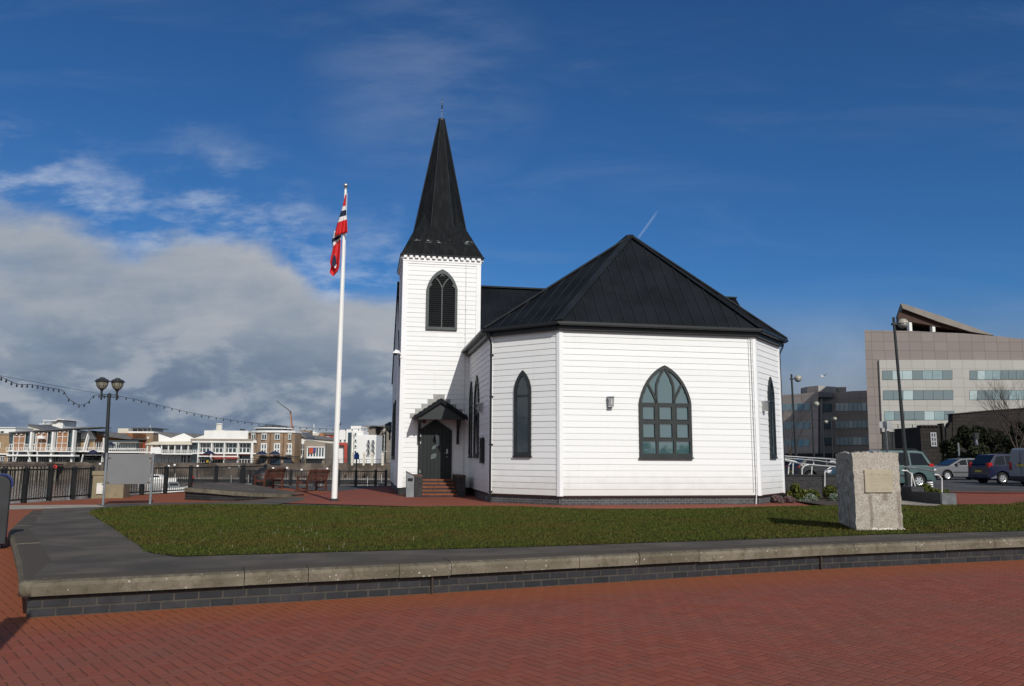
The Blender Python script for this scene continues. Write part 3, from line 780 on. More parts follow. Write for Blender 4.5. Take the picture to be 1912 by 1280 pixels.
g = G(); g.box(nu0+.03, nu1-.03, nf0+.03, nf1-.03, -.3, ZS-.01); g.build('nave_plinth', M_plinth, church)
g = G(); ov = .07
for a, b in ((nf0-.35, NV), (NV, nf1+.35)):
    za = NE-.36 if a < NV else NZ+.0; zb = NZ if a < NV else NE-.36
    if a < NV: g.prism([(nu0-ov, a, za), (nu0-ov, NV, NZ), (nu0-ov, NV, NZ+.16), (nu0-ov, a, za+.16)], (nu1-nu0+2*ov, 0, 0))
    else: g.prism([(nu0-ov, NV, NZ), (nu0-ov, b, zb), (nu0-ov, b, zb+.16), (nu0-ov, NV, NZ+.16)], (nu1-nu0+2*ov, 0, 0))
nr = g.build('nave_roof', M_roof, church)
g = G(); seams(g, [(nu0-ov, nf0-.35, NE-.20), (nu1+ov, nf0-.35, NE-.20), (nu1+ov, NV, NZ+.16), (nu0-ov, NV, NZ+.16)], .5, .3); g.bar((nu0-ov, NV, NZ+.2), (nu1+ov, NV, NZ+.2), .3, .08)
g.build('standing_seam', M_lead, nr)
lancet(Fg, 3.2, 1.5, 1.5, 3.2, 4.3); lancet(Fg, 5.2, 1.2, 1.5, 3.2, 4.3); 
# tower
TL, TR = -4.99, -1.67; TD = 3.32; TZ = 10.0
Ft = Face((TL, TV), (TR, TV)); Fl = Face((TL, TV+TD), (TL, TV)); Fr = Face((TR, TV), (TR, TV+TD)); Fb = Face((TR, TV+TD), (TL, TV+TD))
g = G()
for f in (Ft, Fl, Fr, Fb): siding(g, f, 0, f.len, ZS, TZ, 47)
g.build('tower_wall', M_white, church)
g = G()
for f in (Ft, Fl, Fr, Fb):
    f.box(g, -.04, .16, ZS-.02, TZ, 0, .045); f.box(g, f.len-.16, f.len+.04, ZS-.02, TZ, 0, .045)
    f.box(g, .16, f.len-.16, TZ-.1, TZ, 0, .04)
build_split(g, 'tower_corner_board', M_trim, church)
g = G()
for f in (Ft, Fl, Fr): g.quad(f.pt(-.0, -.3, -.04), f.pt(f.len, -.3, -.04), f.pt(f.len, ZS-.02, -.04), f.pt(0, ZS-.02, -.04))
g.build('tower_plinth', M_dbrick, church)
g = G()
for f in (Ft, Fl, Fr, Fb):
    f.box(g, -.05, f.len+.05, TZ, TZ+.26, .0, .06)
    k = 14 if f is Ft else 14
    for i in range(k):
        x = -.02 + (f.len+.04-.15)*i/(k-1); f.box(g, x, x+.14, TZ+.12, TZ+.25, .06, .15)
g.build('dentil_cornice', M_trim, church)
# broach spire
sc = Vector(((TL+TR)/2, TV+TD/2, 0)); hw = TD/2+.15
def octa(r, z, rot=math.pi/8): return [sc + Vector((r/math.cos(math.pi/8)*math.cos(rot+math.pi/4*i), r/math.cos(math.pi/8)*math.sin(rot+math.pi/4*i), z)) for i in range(8)]
sq = [sc + Vector((sx*hw, sy*hw, 10.27)) for sx, sy in ((1, 1), (-1, 1), (-1, -1), (1, -1))]
k1, top = octa(1.2, 11.72), octa(.13, 17.3)
g = G()
for i in range(8): g.quad(k1[i], k1[(i+1) % 8], top[(i+1) % 8], top[i])
# octagon vertices order: 0 (E-ne) 1 (N-ne) 2 (N-nw) 3 (W-nw) 4 (W-sw) 5 (S-sw) 6 (S-se) 7 (E-se)
kb = octa(1.24, 11.55)
for q, (a, b) in zip((0, 1, 2, 3), ((0, 1), (2, 3), (4, 5), (6, 7))): pass
eave = sq
sides = [((3, 0), (7, 0)), ((0, 1), (1, 2)), ((1, 2), (3, 4)), ((2, 3), (5, 6))]
for (s0, s1), (o0, o1) in sides: g.quad(eave[s0], eave[s1], k1[o1], k1[o0])
for s, (o0, o1) in ((0, (0, 1)), (1, (2, 3)), (2, (4, 5)), (3, (6, 7))):
    apx = (octa(1.2*.86, 11.72 + 5.58*.14)[o0] + octa(1.2*.86, 11.72+5.58*.14)[o1])/2 + (eave[s]-sc).normalized()*.02
    apx.z = 12.45
    g.add([eave[s], k1[o1], apx], [(0, 1, 2)]); g.add([eave[s], apx, k1[o0]], [(0, 1, 2)])
g.add([*top], [tuple(range(8))]); g.add([e - Vector((0, 0, .0)) for e in eave], [(0, 1, 2, 3)])
def spire_mat():
    m = bpy.data.materials.new('spire_sheet'); m.use_nodes = True; t = NT(m.node_tree); b = t.n['Principled BSDF']
    oc = t.node('ShaderNodeTexCoord').outputs['Object']; x, y, z = t.node('ShaderNodeSeparateXYZ', i_0=oc).outputs
    st = t.noise(t.vmath('MULTIPLY', oc, (7, 7, .35)), 1.0, 5, .6)
    c = t.mix(t.sstep(st, .4, .75), (.008, .0095, .011), (.017, .018, .019))
    v = t.noise(t.vmath('MULTIPLY', oc, (3.2, 3.2, 9)), 1.0, 4, .6)
    band = t.m('MULTIPLY', t.sstep(t.m('ABSOLUTE', t.m('SUBTRACT', z, 11.0)), .12, .02), t.sstep(v, .56, .62))
    c = t.mix(t.m('MULTIPLY', band, .8), c, (.34, .37, .36))
    t.put(b.inputs['Base Color'], c); b.inputs['Roughness'].default_value = .7; b.inputs['Specular IOR Level'].default_value = .06
    bn = t.node('ShaderNodeBump', i_Strength=.2, i_Distance=.02, i_Height=t.noise(oc, 2.5, 3)); t.l.new(bn.outputs[0], b.inputs['Normal'])
    return m
spire = g.build('spire', spire_mat(), church)
g = G()
for i in range(8): g.tube([k1[i], top[i]], .022, 6)
for s0, s1 in ((0, 1), (1, 2), (2, 3), (3, 0)): g.bar(eave[s0], eave[s1], .05, .06)
g.build('spire_ridge_roll', M_lead, spire)
g = G(); g.lathe(sc, [(.16, 17.22), (.17, 17.32), (.03, 17.36)], 10); g.build('spire_cap', M_black, spire)
g = G(); c = sc
g.tube([c + Vector((0, 0, 17.3)), c + Vector((0, 0, 18.3))], .014, 6); g.ball(c + Vector((0, 0, 17.72)), .03); g.ball(c + Vector((0, 0, 18.3)), .035)
g.prism([c + Vector((.01*1, -.17*sn, z)) for sn, z in ((0, 17.82), (1, 17.95), (.45, 18.0), (1.0, 18.05), (0, 18.2))], (.015, 0, 0))
g.bar(c + Vector((0, -.2, 17.98)), c + Vector((0, .26, 17.98)), .02, .03)
g.build('weathervane', mat('weathered_iron', (.10, .12, .13), .5, metal=.6), spire)
# belfry louvre
def louvre():
    f = Ft; xc, w, z0, zs, zt = 1.665, 1.35, 7.0, 8.78, 9.68
    g = G(); o = arch(xc, w, z0, zs, zt, 12); i = arch(xc, w-.22, z0+.13, zs, zt-.19, 12); f.ring(g, o, i, 0, .11)
    fr = g.build('belfry_louvre', M_louv, church)
    g = G(); f.poly(g, i, 0, .035); g.build('louvre_back', M_black, fr)
    g = G(); z = z0+.15
    h = w/2-.11; r = zt-.19-zs; R = (h*h+r*r)/(2*h)
    while z < zt-.25:
        hw_ = h if z < zs else max(0, math.sqrt(max(0, R*R-(z-zs)**2))-(R-h))
        if hw_ > .04: g.obox(f.pt(xc-hw_, z, .075), f.d*2*hw_, f.n*-.045+Vector((0, 0, .05)), f.n*.004+Vector((0, 0, .012)))
        z += .092
    g.build('slats', M_black, fr)
    g = G(); f.strip(g, [(xc, z0+.13), (xc, zs+.10)], .05, .08, .105)
    for sx in (-1, 1):
        f.strip(g, [(xc, zs+.05), (xc+sx*.06, zs+.2), (xc+sx*.15, zs+.36), (xc+sx*.27, zs+.5)], .05, .08, .105)
        f.poly(g, [(xc+sx*.57, zs+.06), (xc+sx*.44, zs+.18), (xc+sx*.5, zs+.32)], .08, .10)
    f.poly(g, [(xc-.12, zt-.36), (xc, zt-.28), (xc+.12, zt-.36), (xc, zt-.2)], .08, .10)
    g.build('mullion', M_louv, fr)
louvre()
g = G(); f = Ft; f.box(g, 2.70, 2.724, ZS, TZ+.3, .036, .044); 
for z in np.arange(.8, 10, .55): f.box(g, 2.69, 2.734, z, z+.03, .036, .052)
g.build('lightning_conductor', mat('pale_tape', (.55, .57, .58), .6), church)
# door, canopy, steps
g = G(); dx0, dx1 = .84, 2.14; dz = .66
f.ring(g, [(dx0-.06, dz), (dx1+.06, dz), (dx1+.06, dz+2.04), ((dx0+dx1)/2, dz+2.50), (dx0-.06, dz+2.04)], [(dx0, dz+.001), (dx1, dz+.001), (dx1, dz+2.0), ((dx0+dx1)/2, dz+2.42), (dx0, dz+2.0)], 0, .075)
df = g.build('door_frame', M_black, church)
g = G(); f.poly(g, [(dx0, dz), (dx1, dz), (dx1, dz+2.0), ((dx0+dx1)/2, dz+2.42), (dx0, dz+2.0)], 0, .055)
door = g.build('door', M_door, church)
g = G(); cx = 1.55
f.poly(g, [(cx-.06, dz+1.86), (cx+.10, dz+1.80), (cx+.12, dz+1.40), (cx+.0, dz+1.36)], .056, .062)
f.poly(g, [(cx-.2, dz+1.22), (cx-.06, dz+1.27), (cx-.02, dz+1.42), (cx-.08, dz+1.40), (cx-.17, dz+1.34)], .056, .062)
f.poly(g, [(cx-.24, dz+.82), (cx-.05, dz+.86), (cx+.02, dz+1.0), (cx-.06, dz+1.08), (cx-.22, dz+1.0)], .056, .062)
build_split(g, 'door_glass', glass_mat('door_glass', (.10, .13, .13), 1.9, .1), door)
g = G(); f.box(g, dx1-.17, dx1-.11, dz+1.05, dz+1.25, .056, .075); g.tube([f.pt(dx1-.14, dz+1.08, .075), f.pt(dx1-.14, dz+1.08, .12), f.pt(dx1-.25, dz+1.08, .12)], .012, 6); f.box(g, dx1-.16, dx1-.12, dz+.9, dz+.94, .056, .07)
build_split(g, 'handle', M_steel, door)
g = G()
for z in (dz+.25, dz+1.45, dz+1.75): f.box(g, dx0+.01, dx0+.05, z, z+.12, .056, .066)
build_split(g, 'hinge', M_steel, door)
cxm = 1.62; PRJ = 1.05; cw = 1.12; ze, zp_ = 3.16, 3.92
g = G()
for sx in (-1, 1):
    a = f.pt(cxm, zp_, 0); b = f.pt(cxm+sx*cw, ze, 0)
    up = Vector((0, 0, .07)); g.prism([a, b, b+up, a+up], f.n*PRJ)
cano = g.build('canopy_roof', M_lead, church)
g = G()
for sx in (-1, 1):
    for k in range(6):
        t = (k+.5)/6; c = f.pt(cxm+sx*cw*t, zp_+(ze-zp_)*t+.08, 0)
        g.bar(c, c + f.n*PRJ, .035, .03)
    f.poly(g, [(cxm, zp_+.07), (cxm+sx*cw, ze+.07), (cxm+sx*cw, ze-.10), (cxm, zp_-.12)], PRJ, PRJ+.03)
g.build('bargeboard', M_roof, cano)
g = G(); f.poly(g, [(cxm-.92, ze+.04), (cxm+.92, ze+.04), (cxm, zp_-.09)], PRJ-.14, PRJ-.10); f.box(g, cxm-1.0, cxm+1.0, ze-.05, ze+.04, PRJ-.16, PRJ-.06)
g.build('gable_board', M_frame, cano)
g = G()
for sx in (-1, 1):
    x = cxm+sx*.82
    g.bar(f.pt(x, ze-.02, .05), f.pt(x, ze-.02, PRJ-.05), .09, .1); f.box(g, x-.05, x+.05, 2.12, ze, .03, .12)
    pts = [f.pt(x-.045, 2.2, .12), f.pt(x-.045, 2.75, .26), f.pt(x-.045, ze-.07, .8), f.pt(x-.045, ze-.07, .6), f.pt(x-.045, 2.7, .12)]
    g.prism(pts, f.d*.09)
build_split(g, 'canopy_bracket', M_black, cano)
g = G()
h = (TZ-ZS)/47
zb = ZS + h*round((3.2-ZS)/h)
for k, wdt in enumerate((1.22, 1.0, .74, .48, .24)):
    z0 = zb + k*h; f.box(g, cxm-wdt, cxm+wdt, z0, z0+h-.003, .028, .040)
g.build('stepped_flashing', M_flash, cano)
g = G(); f.box(g, .95, 1.07, 2.98, 3.1, .03, .12); g.build('alarm_box', mat('red_alarm', (.16, .02, .015), .5), church)
# steps with red brick nosings between brick piers
g = G(); gr = G(); n = 5; rise = dz/n; yb = TV; 
for i in range(n):
    zt = dz - i*rise; y0 = TV-.55-.33*(i) ; y1 = TV-.02 if i == 0 else TV-.55-.33*(i-1)
    g.box(TL+.86, TL+2.24, y0, y1, -.1, zt-.065); gr.box(TL+.855, TL+2.245, y0-.012, y1, zt-.065, zt)
st = g.build('steps', M_dbrick, church); gr.build('nosing', M_redbrick, st)
g = G(); y0 = TV-.55-.33*4-.02
g.box(TL+.54, TL+.85, y0, TV-.04, -.1, .80); g.box(TL+2.25, TL+2.57, y0, TV-.04, -.1, .80)
build_split(g, 'step_pier', M_dbrick, church)
g = G(); g.box(TL+.53, TL+.86, y0-.01, TV-.05, .80, .86); g.box(TL+2.24, TL+2.58, y0-.01, TV-.05, .80, .86); build_split(g, 'pier_cap', mat('brown_brick_cap', (.10, .055, .045), .8, .3, 6), church)
# security camera on the tower corner
g = G(); p = Ft.pt(-.02, 5.86, .02)
g.box(p.x-.05, p.x+.05, p.y-.05, p.y+.03, 5.74, 5.9); g.tube([p, p+Vector((-.05, -.12, .04)), p+Vector((-.12, -.16, .16)), p+Vector((-.2, -.16, .17))], .03, 8)
c = p + Vector((-.24, -.16, .08)); g.lathe((c.x, c.y, c.z), [(.16, -.03), (.15, 0), (.05, .1), (.03, .13)], 14)
sc_ = g.build('security_camera', M_trim, church); G().ball(c + Vector((0, 0, -.04)), .08, 12, 6).build('camera_dome', M_glassd, sc_)
# slanted steel litter bin beside the steps
lb = thing('litter_bin', 'grey steel bin with slanted top beside the church steps', 'litter bin', (0, 0, 0))
M_c = Matrix.Translation((BX, BY, 0)) @ Matrix.Rotation(TH, 4, 'Z')
p = M_c @ Vector((TL+.37, TV-1.75, 0)); lb.location = p; lb.rotation_euler.z = TH
g = G(); g.prism([(-.15, -.2, 0), (.15, -.2, 0), (.15, -.2, .82), (-.15, -.2, .98)], (0, .42, 0)); g.build('body', M_galv, lb)
g = G(); g.prism([(-.16, -.22, .99), (.16, -.22, .82), (.16, -.22, .85), (-.16, -.22, 1.02)], (0, .46, 0)); g.build('lid', mat('dull_red_lid', (.09, .045, .04), .6), lb)
g = G(); g.box(-.1, .1, -.208, -.2, .62, .74); g.build('slot', M_black, lb)
# ---------------------------------------------------------------- flagpole and flag
M_pole = mat('pole_white', (.78, .77, .74), .4, .04, 1.0)
fp0 = gp(624, 935); fpt = at(644.5, 353, fp0.y); FH = fpt.z
pole = thing('flagpole', 'tall white tapering flagpole with a grey ball on top, standing on the brick paving', 'flagpole', fp0)
g = G(); g.tube([(0, 0, 0), (0, 0, FH*.5), (0, 0, FH)], [.105, .085, .045], 16); g.build('pole', M_pole, pole, smooth=False)
g = G(); g.lathe((0, 0, FH), [(.03, 0), (.05, .02), (.03, .05), (.075, .09), (.095, .15), (.075, .21), (.0, .245)], 14); g.build('ball_finial', M_steel, pole, smooth=True)
g = G(); g.lathe((0, 0, 0), [(.17, 0), (.17, .03), (.13, .05), (.12, .09), (.11, .09)], 16); g.build('base_collar', mat('dark_collar', (.03, .03, .028), .7), pole)
g = G(); g.box(.075, .14, -.02, .02, 2.7, 2.78); g.build('cleat', M_black, pole)
g = G(); g.tube([(.10, -.02, 2.72), (.085, -.02, FH*.6), (.07, -.02, FH-.15)], .006, 5); g.build('halyard', M_trim, pole)
def make_flag():
    Z = lambda x, y: (580 + x*.17964, 330 + y*.17964)
    reds = mat('flag_red', (.52, .014, .016), .75, .08, 6); wh = mat('flag_white', (.72, .70, .70), .8, .05, 5); nv = mat('flag_navy', (.012, .016, .05), .8, .1, 5)
    Y = fp0.y - .13
    fl = thing('flag', 'red flag with white edged navy cross hanging limp beside the white pole', 'flag', at(*Z(362, 200), Y))
    # folded cloth: rows of (left x, right x, y left, y right); colour index per band
    up = [((362, 185), (373, 178), 0), ((345, 250), (369, 240), 0), ((331, 306), (366, 299), 1), ((316, 354), (368, 340), 2), ((296, 420), (371, 398), 1), ((279, 472), (376, 440), 0), ((262, 535), (380, 510), 0), ((250, 614), (384, 578), 0)]
    lo = [((246, 560), (330, 560), 1), ((232, 606), (322, 600), 1), ((223, 640), (316, 604), 2), ((221, 690), (313, 622), 1), ((232, 724), (312, 648), 0), ((222, 780), (308, 740), 0), ((206, 850), (304, 830), 0), ((202, 884), (300, 905), 0), ((212, 930), (297, 945), 0), ((198, 990), (280, 985), 0), ((215, 1012), (258, 1010), 0), ((233, 1030), (238, 1031), 0)]
    def cloth(rows, dy, ph):
        g = G(); n = 12; sub = 3; R = []
        for i in range(len(rows)-1):
            for s in range(sub):
                t = s/sub; R.append((Vector(rows[i][0]).lerp(Vector(rows[i+1][0]), t), Vector(rows[i][1]).lerp(Vector(rows[i+1][1]), t), rows[i][2]))
        R.append((Vector(rows[-1][0]), Vector(rows[-1][1]), 0))
        V = []
        for k, (a, b, c) in enumerate(R):
            for j in range(n+1):
                q = a.lerp(b, j/n); w = min(1, (b-a).length/90)
                dep = Y + dy + w*(.09*math.sin(j/n*7 + ph + k*.12) + .04*math.sin(j/n*13 + k*.25))
                V.append(at(*Z(q.x, q.y), dep) - fl.location)
        for k in range(len(R)-1):
            for j in range(n): g.add([V[k*(n+1)+j], V[(k+1)*(n+1)+j], V[(k+1)*(n+1)+j+1], V[k*(n+1)+j+1]], [(0, 1, 2, 3)], R[k][2])
        return g
    for rows, dy, ph in ((up, -.12, .4), (lo, .10, 2.0)):
        o = cloth(rows, dy, ph).build('cloth', [reds, wh, nv], fl, smooth=True)
        md = o.modifiers.new('weld', 'WELD'); md.merge_threshold = .001
        md = o.modifiers.new('solid', 'SOLIDIFY'); md.thickness = .006
    # inner fold that shows the cross again
    g = G()
    for pts, mi in (([(244, 800), (262, 830), (270, 880), (262, 925), (222, 925), (228, 860)], 2), ([(238, 815), (254, 808), (240, 850), (230, 870)], 1), ([(262, 905), (270, 915), (262, 945), (250, 948), (248, 935)], 1)):
        g.add([at(*Z(*p), Y-.02) - fl.location + Vector((0, -.0-.012*mi, 0)) for p in pts], [tuple(range(len(pts)))], mi)
    o = g.build('inner_fold', [reds, wh, nv], fl); md = o.modifiers.new('solid', 'SOLIDIFY'); md.thickness = .005
make_flag()
# ---------------------------------------------------------------- rough granite memorial stone with a plaque
def granite():
    m = bpy.data.materials.new('granite'); m.use_nodes = True; t = NT(m.node_tree); b = t.n['Principled BSDF']
    oc = t.node('ShaderNodeTexCoord').outputs['Object']; x, y, z = t.node('ShaderNodeSeparateXYZ', i_0=oc).outputs
    n = t.noise(oc, 38, 5, .75); n2 = t.noise(oc, 3, 5, .6)
    c = t.mix(t.sstep(n, .36, .66), (.27, .24, .20), (.50, .455, .39))
    c = t.mix(t.sstep(n2, .45, .75, 0, .45), c, (.34, .27, .20))
    # rust and dirt runs below the plaque corners
    for x0, a, bb, wd in ((.30, .0, .66, .05), (.86, .0, .70, .06), (.60, .45, .66, .09)):
        xx = t.m('ADD', x, t.m('MULTIPLY', t.m('SUBTRACT', t.noise(oc, 5, 3), .5), .08))
        k = t.m('MULTIPLY', t.sstep(t.m('ABSOLUTE', t.m('SUBTRACT', xx, x0)), wd, wd*.2), t.m('MULTIPLY', t.sstep(z, a, a+.1), t.sstep(z, bb, bb-.05)))
        c = t.mix(t.m('MULTIPLY', k, .6), c, (.15, .11, .085))
    t.put(b.inputs['Base Color'], c); b.inputs['Roughness'].default_value = .9; b.inputs['Specular IOR Level'].default_value = .25
    bn = t.node('ShaderNodeBump', i_Strength=1, i_Distance=.02, i_Height=t.noise(oc, 26, 6, .7)); t.l.new(bn.outputs[0], b.inputs['Normal'])
    return m
def memorial():
    a = gp(1600, 991); b = gp(1690, 989.5); bl = gp(1566, 977)
    rz = math.atan2(b.y-a.y, b.x-a.x)
    R = Matrix.Rotation(-rz, 3, 'Z'); W = (b-a).length; L = R @ (bl-a)
    st = thing('memorial_stone', 'squat rough granite block on the lawn carrying a small metal plaque', 'memorial', a, rz)
    H = at(1592, 846, a.y).z - a.z
    bm = bmesh.new(); n = 14
    base = [(0, 0), (W-.03, 0), (W*.95, 1.0), (L.x, L.y)]
    topp = [(.0, .02), (W-.01, .03), (W*.95, 1.0), (L.x+.0, L.y)]
    grid = {}
    def P(face, u, v):
        i, j = face; bx = Vector(base[i]).lerp(Vector(base[j]), u); tx = Vector(topp[i]).lerp(Vector(topp[j]), u); q = bx.lerp(tx, v)
        return Vector((q.x, q.y, -.06 + (H+.06)*v))
    def vert(p):
        k = tuple(round(c, 4) for c in p)
        if k not in grid: grid[k] = bm.verts.new(p)
        return grid[k]
    def patch(fn):
        for i in range(n):
            for j in range(n):
                try: bm.faces.new([vert(fn(i/n, j/n)), vert(fn((i+1)/n, j/n)), vert(fn((i+1)/n, (j+1)/n)), vert(fn(i/n, (j+1)/n))])
                except ValueError: pass
    for i, j in ((0, 1), (1, 2), (2, 3), (3, 0)): patch(lambda u, v, i=i, j=j: P((i, j), u, v))
    patch(lambda u, v: (Vector((*Vector(topp[0]).lerp(Vector(topp[1]), u).lerp(Vector(topp[3]).lerp(Vector(topp[2]), u), v), H))))
    bmesh.ops.recalc_face_normals(bm, faces=bm.faces[:]); bm.normal_update()
    for v in bm.verts:
        edge = sum(f.normal.angle(v.link_faces[0].normal) > .6 for f in v.link_faces)
        k = .006 if abs(v.co.y) < .05 and v.co.x > 0 else .016
        d = v.normal*random.gauss(-.004 if edge else 0, k)
        v.co += d
        if v.co.z > H-.02: v.co.z += random.uniform(-.015, .014) + .022*math.sin(v.co.x/W*3.1)
    me = bpy.data.meshes.new('block'); bm.to_mesh(me); bm.free(); me.materials.append(granite())
    blk = bpy.data.objects.new('block', me); COL.objects.link(blk); blk.parent = st
    md = blk.modifiers.new('bevel', 'BEVEL'); md.width = .012; md.segments = 2
    x0, x1 = W*.215, W*.795; z0, z1 = .665, 1.06
    g = G(); g.box(x0, x1, -.014, .02, z0, z1)
    pq_ = g.build('plaque', mat('brass_plaque', (.37, .32, .235), .55, .08, 5, metal=.05), st, bevel=.003)
    ink = mat('plaque_lettering', (.27, .205, .11), .7, .1)
    g = G()
    for zz, w, h, ch in ((.965, .78, .030, 13), (.895, .44, .014, 12), (.845, .62, .014, 18), (.79, .42, .014, 12), (.72, .86, .010, 26)):
        wd = (x1-x0)*w; xs = (x0+x1)/2 - wd/2; p = wd/ch
        for k in range(ch):
            if random.random() < .14: continue
            hh = h*random.uniform(.7, 1)
            if random.random() < .5: g.box(xs+k*p, xs+k*p+p*.22, -.0152, -.0142, zz, zz+hh); 
            else: g.box(xs+k*p, xs+k*p+p*.62, -.0152, -.0142, zz+hh*random.choice((0, .4, .78)), zz+hh*1.0)
    for k in ((x0+.012, z0+.012), (x1-.012, z0+.012), (x0+.012, z1-.012), (x1-.012, z1-.012)): g.box(k[0]-.005, k[0]+.005, -.0165, -.0142, k[1]-.005, k[1]+.005)
    o = g.build('worn_inscription', ink, pq_); tag(o, kind='stuff')
    g = G(); g.add([(W*.3, -.012, .0), (W*1.0, -.012, .0), (W*.99, -.010, .035), (W*.8, -.010, .03), (W*.65, -.010, .05), (W*.45, -.01, .035), (W*.34, -.01, .06), (W*.3, -.01, .03)], [tuple(range(8))])
    g.build('mortar_smear', mat('pale_mortar', (.62, .57, .50), .9, .1), st)
memorial()
# ---------------------------------------------------------------- litter bin at the left edge
bp = gp(16, 1024, False)
b = thing('pedestal_bin', 'dark grey slab shaped bin with a blue rim, at the corner of the terrace', 'litter bin', (bp.x-.42, bp.y-.1, 0), .52)
def slab(x0, x1, z0, z1, r, y0, y1):
    pts = [(x0, z0), (x1, z0)] + [(x1-r+r*math.cos(t*math.pi/12), z1-r+r*math.sin(t*math.pi/12)) for t in range(7)] + [(x0+r-r*math.sin(t*math.pi/12), z1-r+r*math.cos(t*math.pi/12)) for t in range(7)]
    return pts
pts = slab(-.36, .36, .08, 1.2, .14, 0, 0); g = G(); g.prism([(x, -.16, z) for x, z in pts], (0, .42, 0)); g.build('body', mat('charcoal_panel', (.022, .023, .026), .5, .2, 3), b, bevel=.01)
po = slab(-.375, .375, .5, 1.225, .15, 0, 0); g = G(); n = len(po)
outer = po[1:-1] ; 
arc = slab(-.37, .37, 1.02, 1.215, .15, 0, 0)[1:]
for k in range(len(arc)-1):
    (xa, za), (xb, zb_) = arc[k], arc[k+1]; g.quad((xa, -.165, za), (xb, -.165, zb_), (xb, .265, zb_), (xa, .265, za)); 
o = g.build('blue_rim', mat('blue_rim', (.015, .025, .12), .35, .1), b); md = o.modifiers.new('s', 'SOLIDIFY'); md.thickness = .025
g = G(); g.box(-.30, .30, -.13, .23, 0, .08); g.build('foot', M_black, b)
# ---------------------------------------------------------------- blank notice board seen from behind
bl, br = gp(192, 943, False), gp(280, 941, False)
nb = thing('notice_board', 'back of a plain grey notice board on two galvanised posts', 'notice board', bl)
d = (br-bl); top = at(196, 845, bl.y).z
for p in (Vector((0, 0, 0)), d):
    G().tube([p, p + Vector((0, 0, top))], .038, 10).build('post', M_galv, nb)
dn = d.normalized(); nn = Vector((dn.y, -dn.x, 0))
zt, zb = top-.03, top - (at(196, 845, bl.y).z - at(196, 904, bl.y).z)
g = G(); g.obox(dn*.05 + nn*.02 + Vector((0, 0, zb)), dn*(d.length-.1), -nn*.04, Vector((0, 0, zt-zb)))
g.build('panel', mat('panel_grey', (.165, .165, .17), .6, .06, 1.5, stain=(.145, .145, .15), stscale=1.5), nb, bevel=.006)
for x in (.05, d.length-.12):
    for z in (zt-.14, zb+.05):
        g = G(); g.obox(dn*x + nn*.055 + Vector((0, 0, z)), dn*.07, -nn*.03, Vector((0, 0, .035))); g.build('clamp', mat('rusty_clamp', (.13, .09, .075), .6, .2), nb)
# ---------------------------------------------------------------- lamps
M_iron = mat('lamp_iron', (.018, .022, .022), .45, .25, 4)
M_bowl = mat('lantern_bowl', (.20, .19, .15), .25, .2, 3, spec=.6)
M_hood = mat('lamp_hood', (.34, .32, .26), .4, .12, 4)
def twin_lamp(label, loc, rz, H=4.25, sc=1.0, grp='twin lantern lamp posts by the water'):
    o = thing('twin_lantern_lamp', label, 'street lamp', loc, rz, grp); o.scale = (sc, sc, sc)
    g = G(); g.lathe((0, 0, 0), [(.16, 0), (.16, .1), (.13, .15), (.13, .8), (.10, .9), (.085, 1.0), (.075, H-.2), (.075, H), (.09, H), (.09, H+.16), (.03, H+.2)], 14); g.build('post', M_iron, o)
    g = G()
    for sx in (-1, 1):
        for dz in (.03, .13): g.tube([(0, 0, H+dz), (sx*.34, 0, H+dz-.01)], .022, 6)
    g.build('cross_arm', M_iron, o)
    for sx in (-1, 1):
        c = (sx*.34, 0, H)
        g = G(); g.lathe(c, [(.03, -.12), (.045, -.1), (.05, .28), (.09, .36), (.05, .36)], 10); g.build('lantern_stem', M_iron, o)
        g = G(); g.lathe(c, [(.07, .36), (.16, .42), (.235, .55), (.265, .70), (.265, .74), (.02, .74)], 16); lan = g.build('lantern', M_bowl, o, smooth=False)
        g = G()
        for k in range(8):
            t = k*math.pi/4; cs, sn = math.cos(t), math.sin(t)
            g.tube([(c[0]+r*cs, r*sn, H+z) for r, z in ((.08, .36), (.168, .42), (.243, .55), (.272, .70), (.272, .74))], .009, 4)
        g.build('lantern_rib', M_iron, lan)
        g = G(); g.lathe(c, [(.33, .735), (.335, .76), (.22, .86), (.12, .885), (.12, .92), (.05, .94), (.0, .95)], 18); g.build('lantern_cap', mat('lantern_cap', (.05, .052, .05), .3, .2, 3, metal=.4), lan)
    g = G()
    for sx in (-1, 1): g.tube([(0, 0, H*.66), (sx*.17, 0, H*.66), (sx*.17, 0, H*.66-.05)], .012, 5)
    build_split(g, 'side_hook', M_iron, o)
    return o
YL = 31.0; lp = at(204.3, 737, YL); b0 = at(198.5, 842, YL); dd_ = lp - b0; b0 = b0 - dd_*(b0.z/dd_.z)
tl1 = twin_lamp('black lamp post with two glass bowl lanterns, standing behind the notice board', b0, .75, (lp.z-.1)/.82, .82)
tl1.rotation_euler = (0, math.atan2(dd_.x, dd_.z), .75)
l2 = at(731, 800, 47)
twin_lamp('black twin lantern lamp half hidden behind the left end of the church', (l2.x+.25, 47, 0), .15, l2.z-.55)
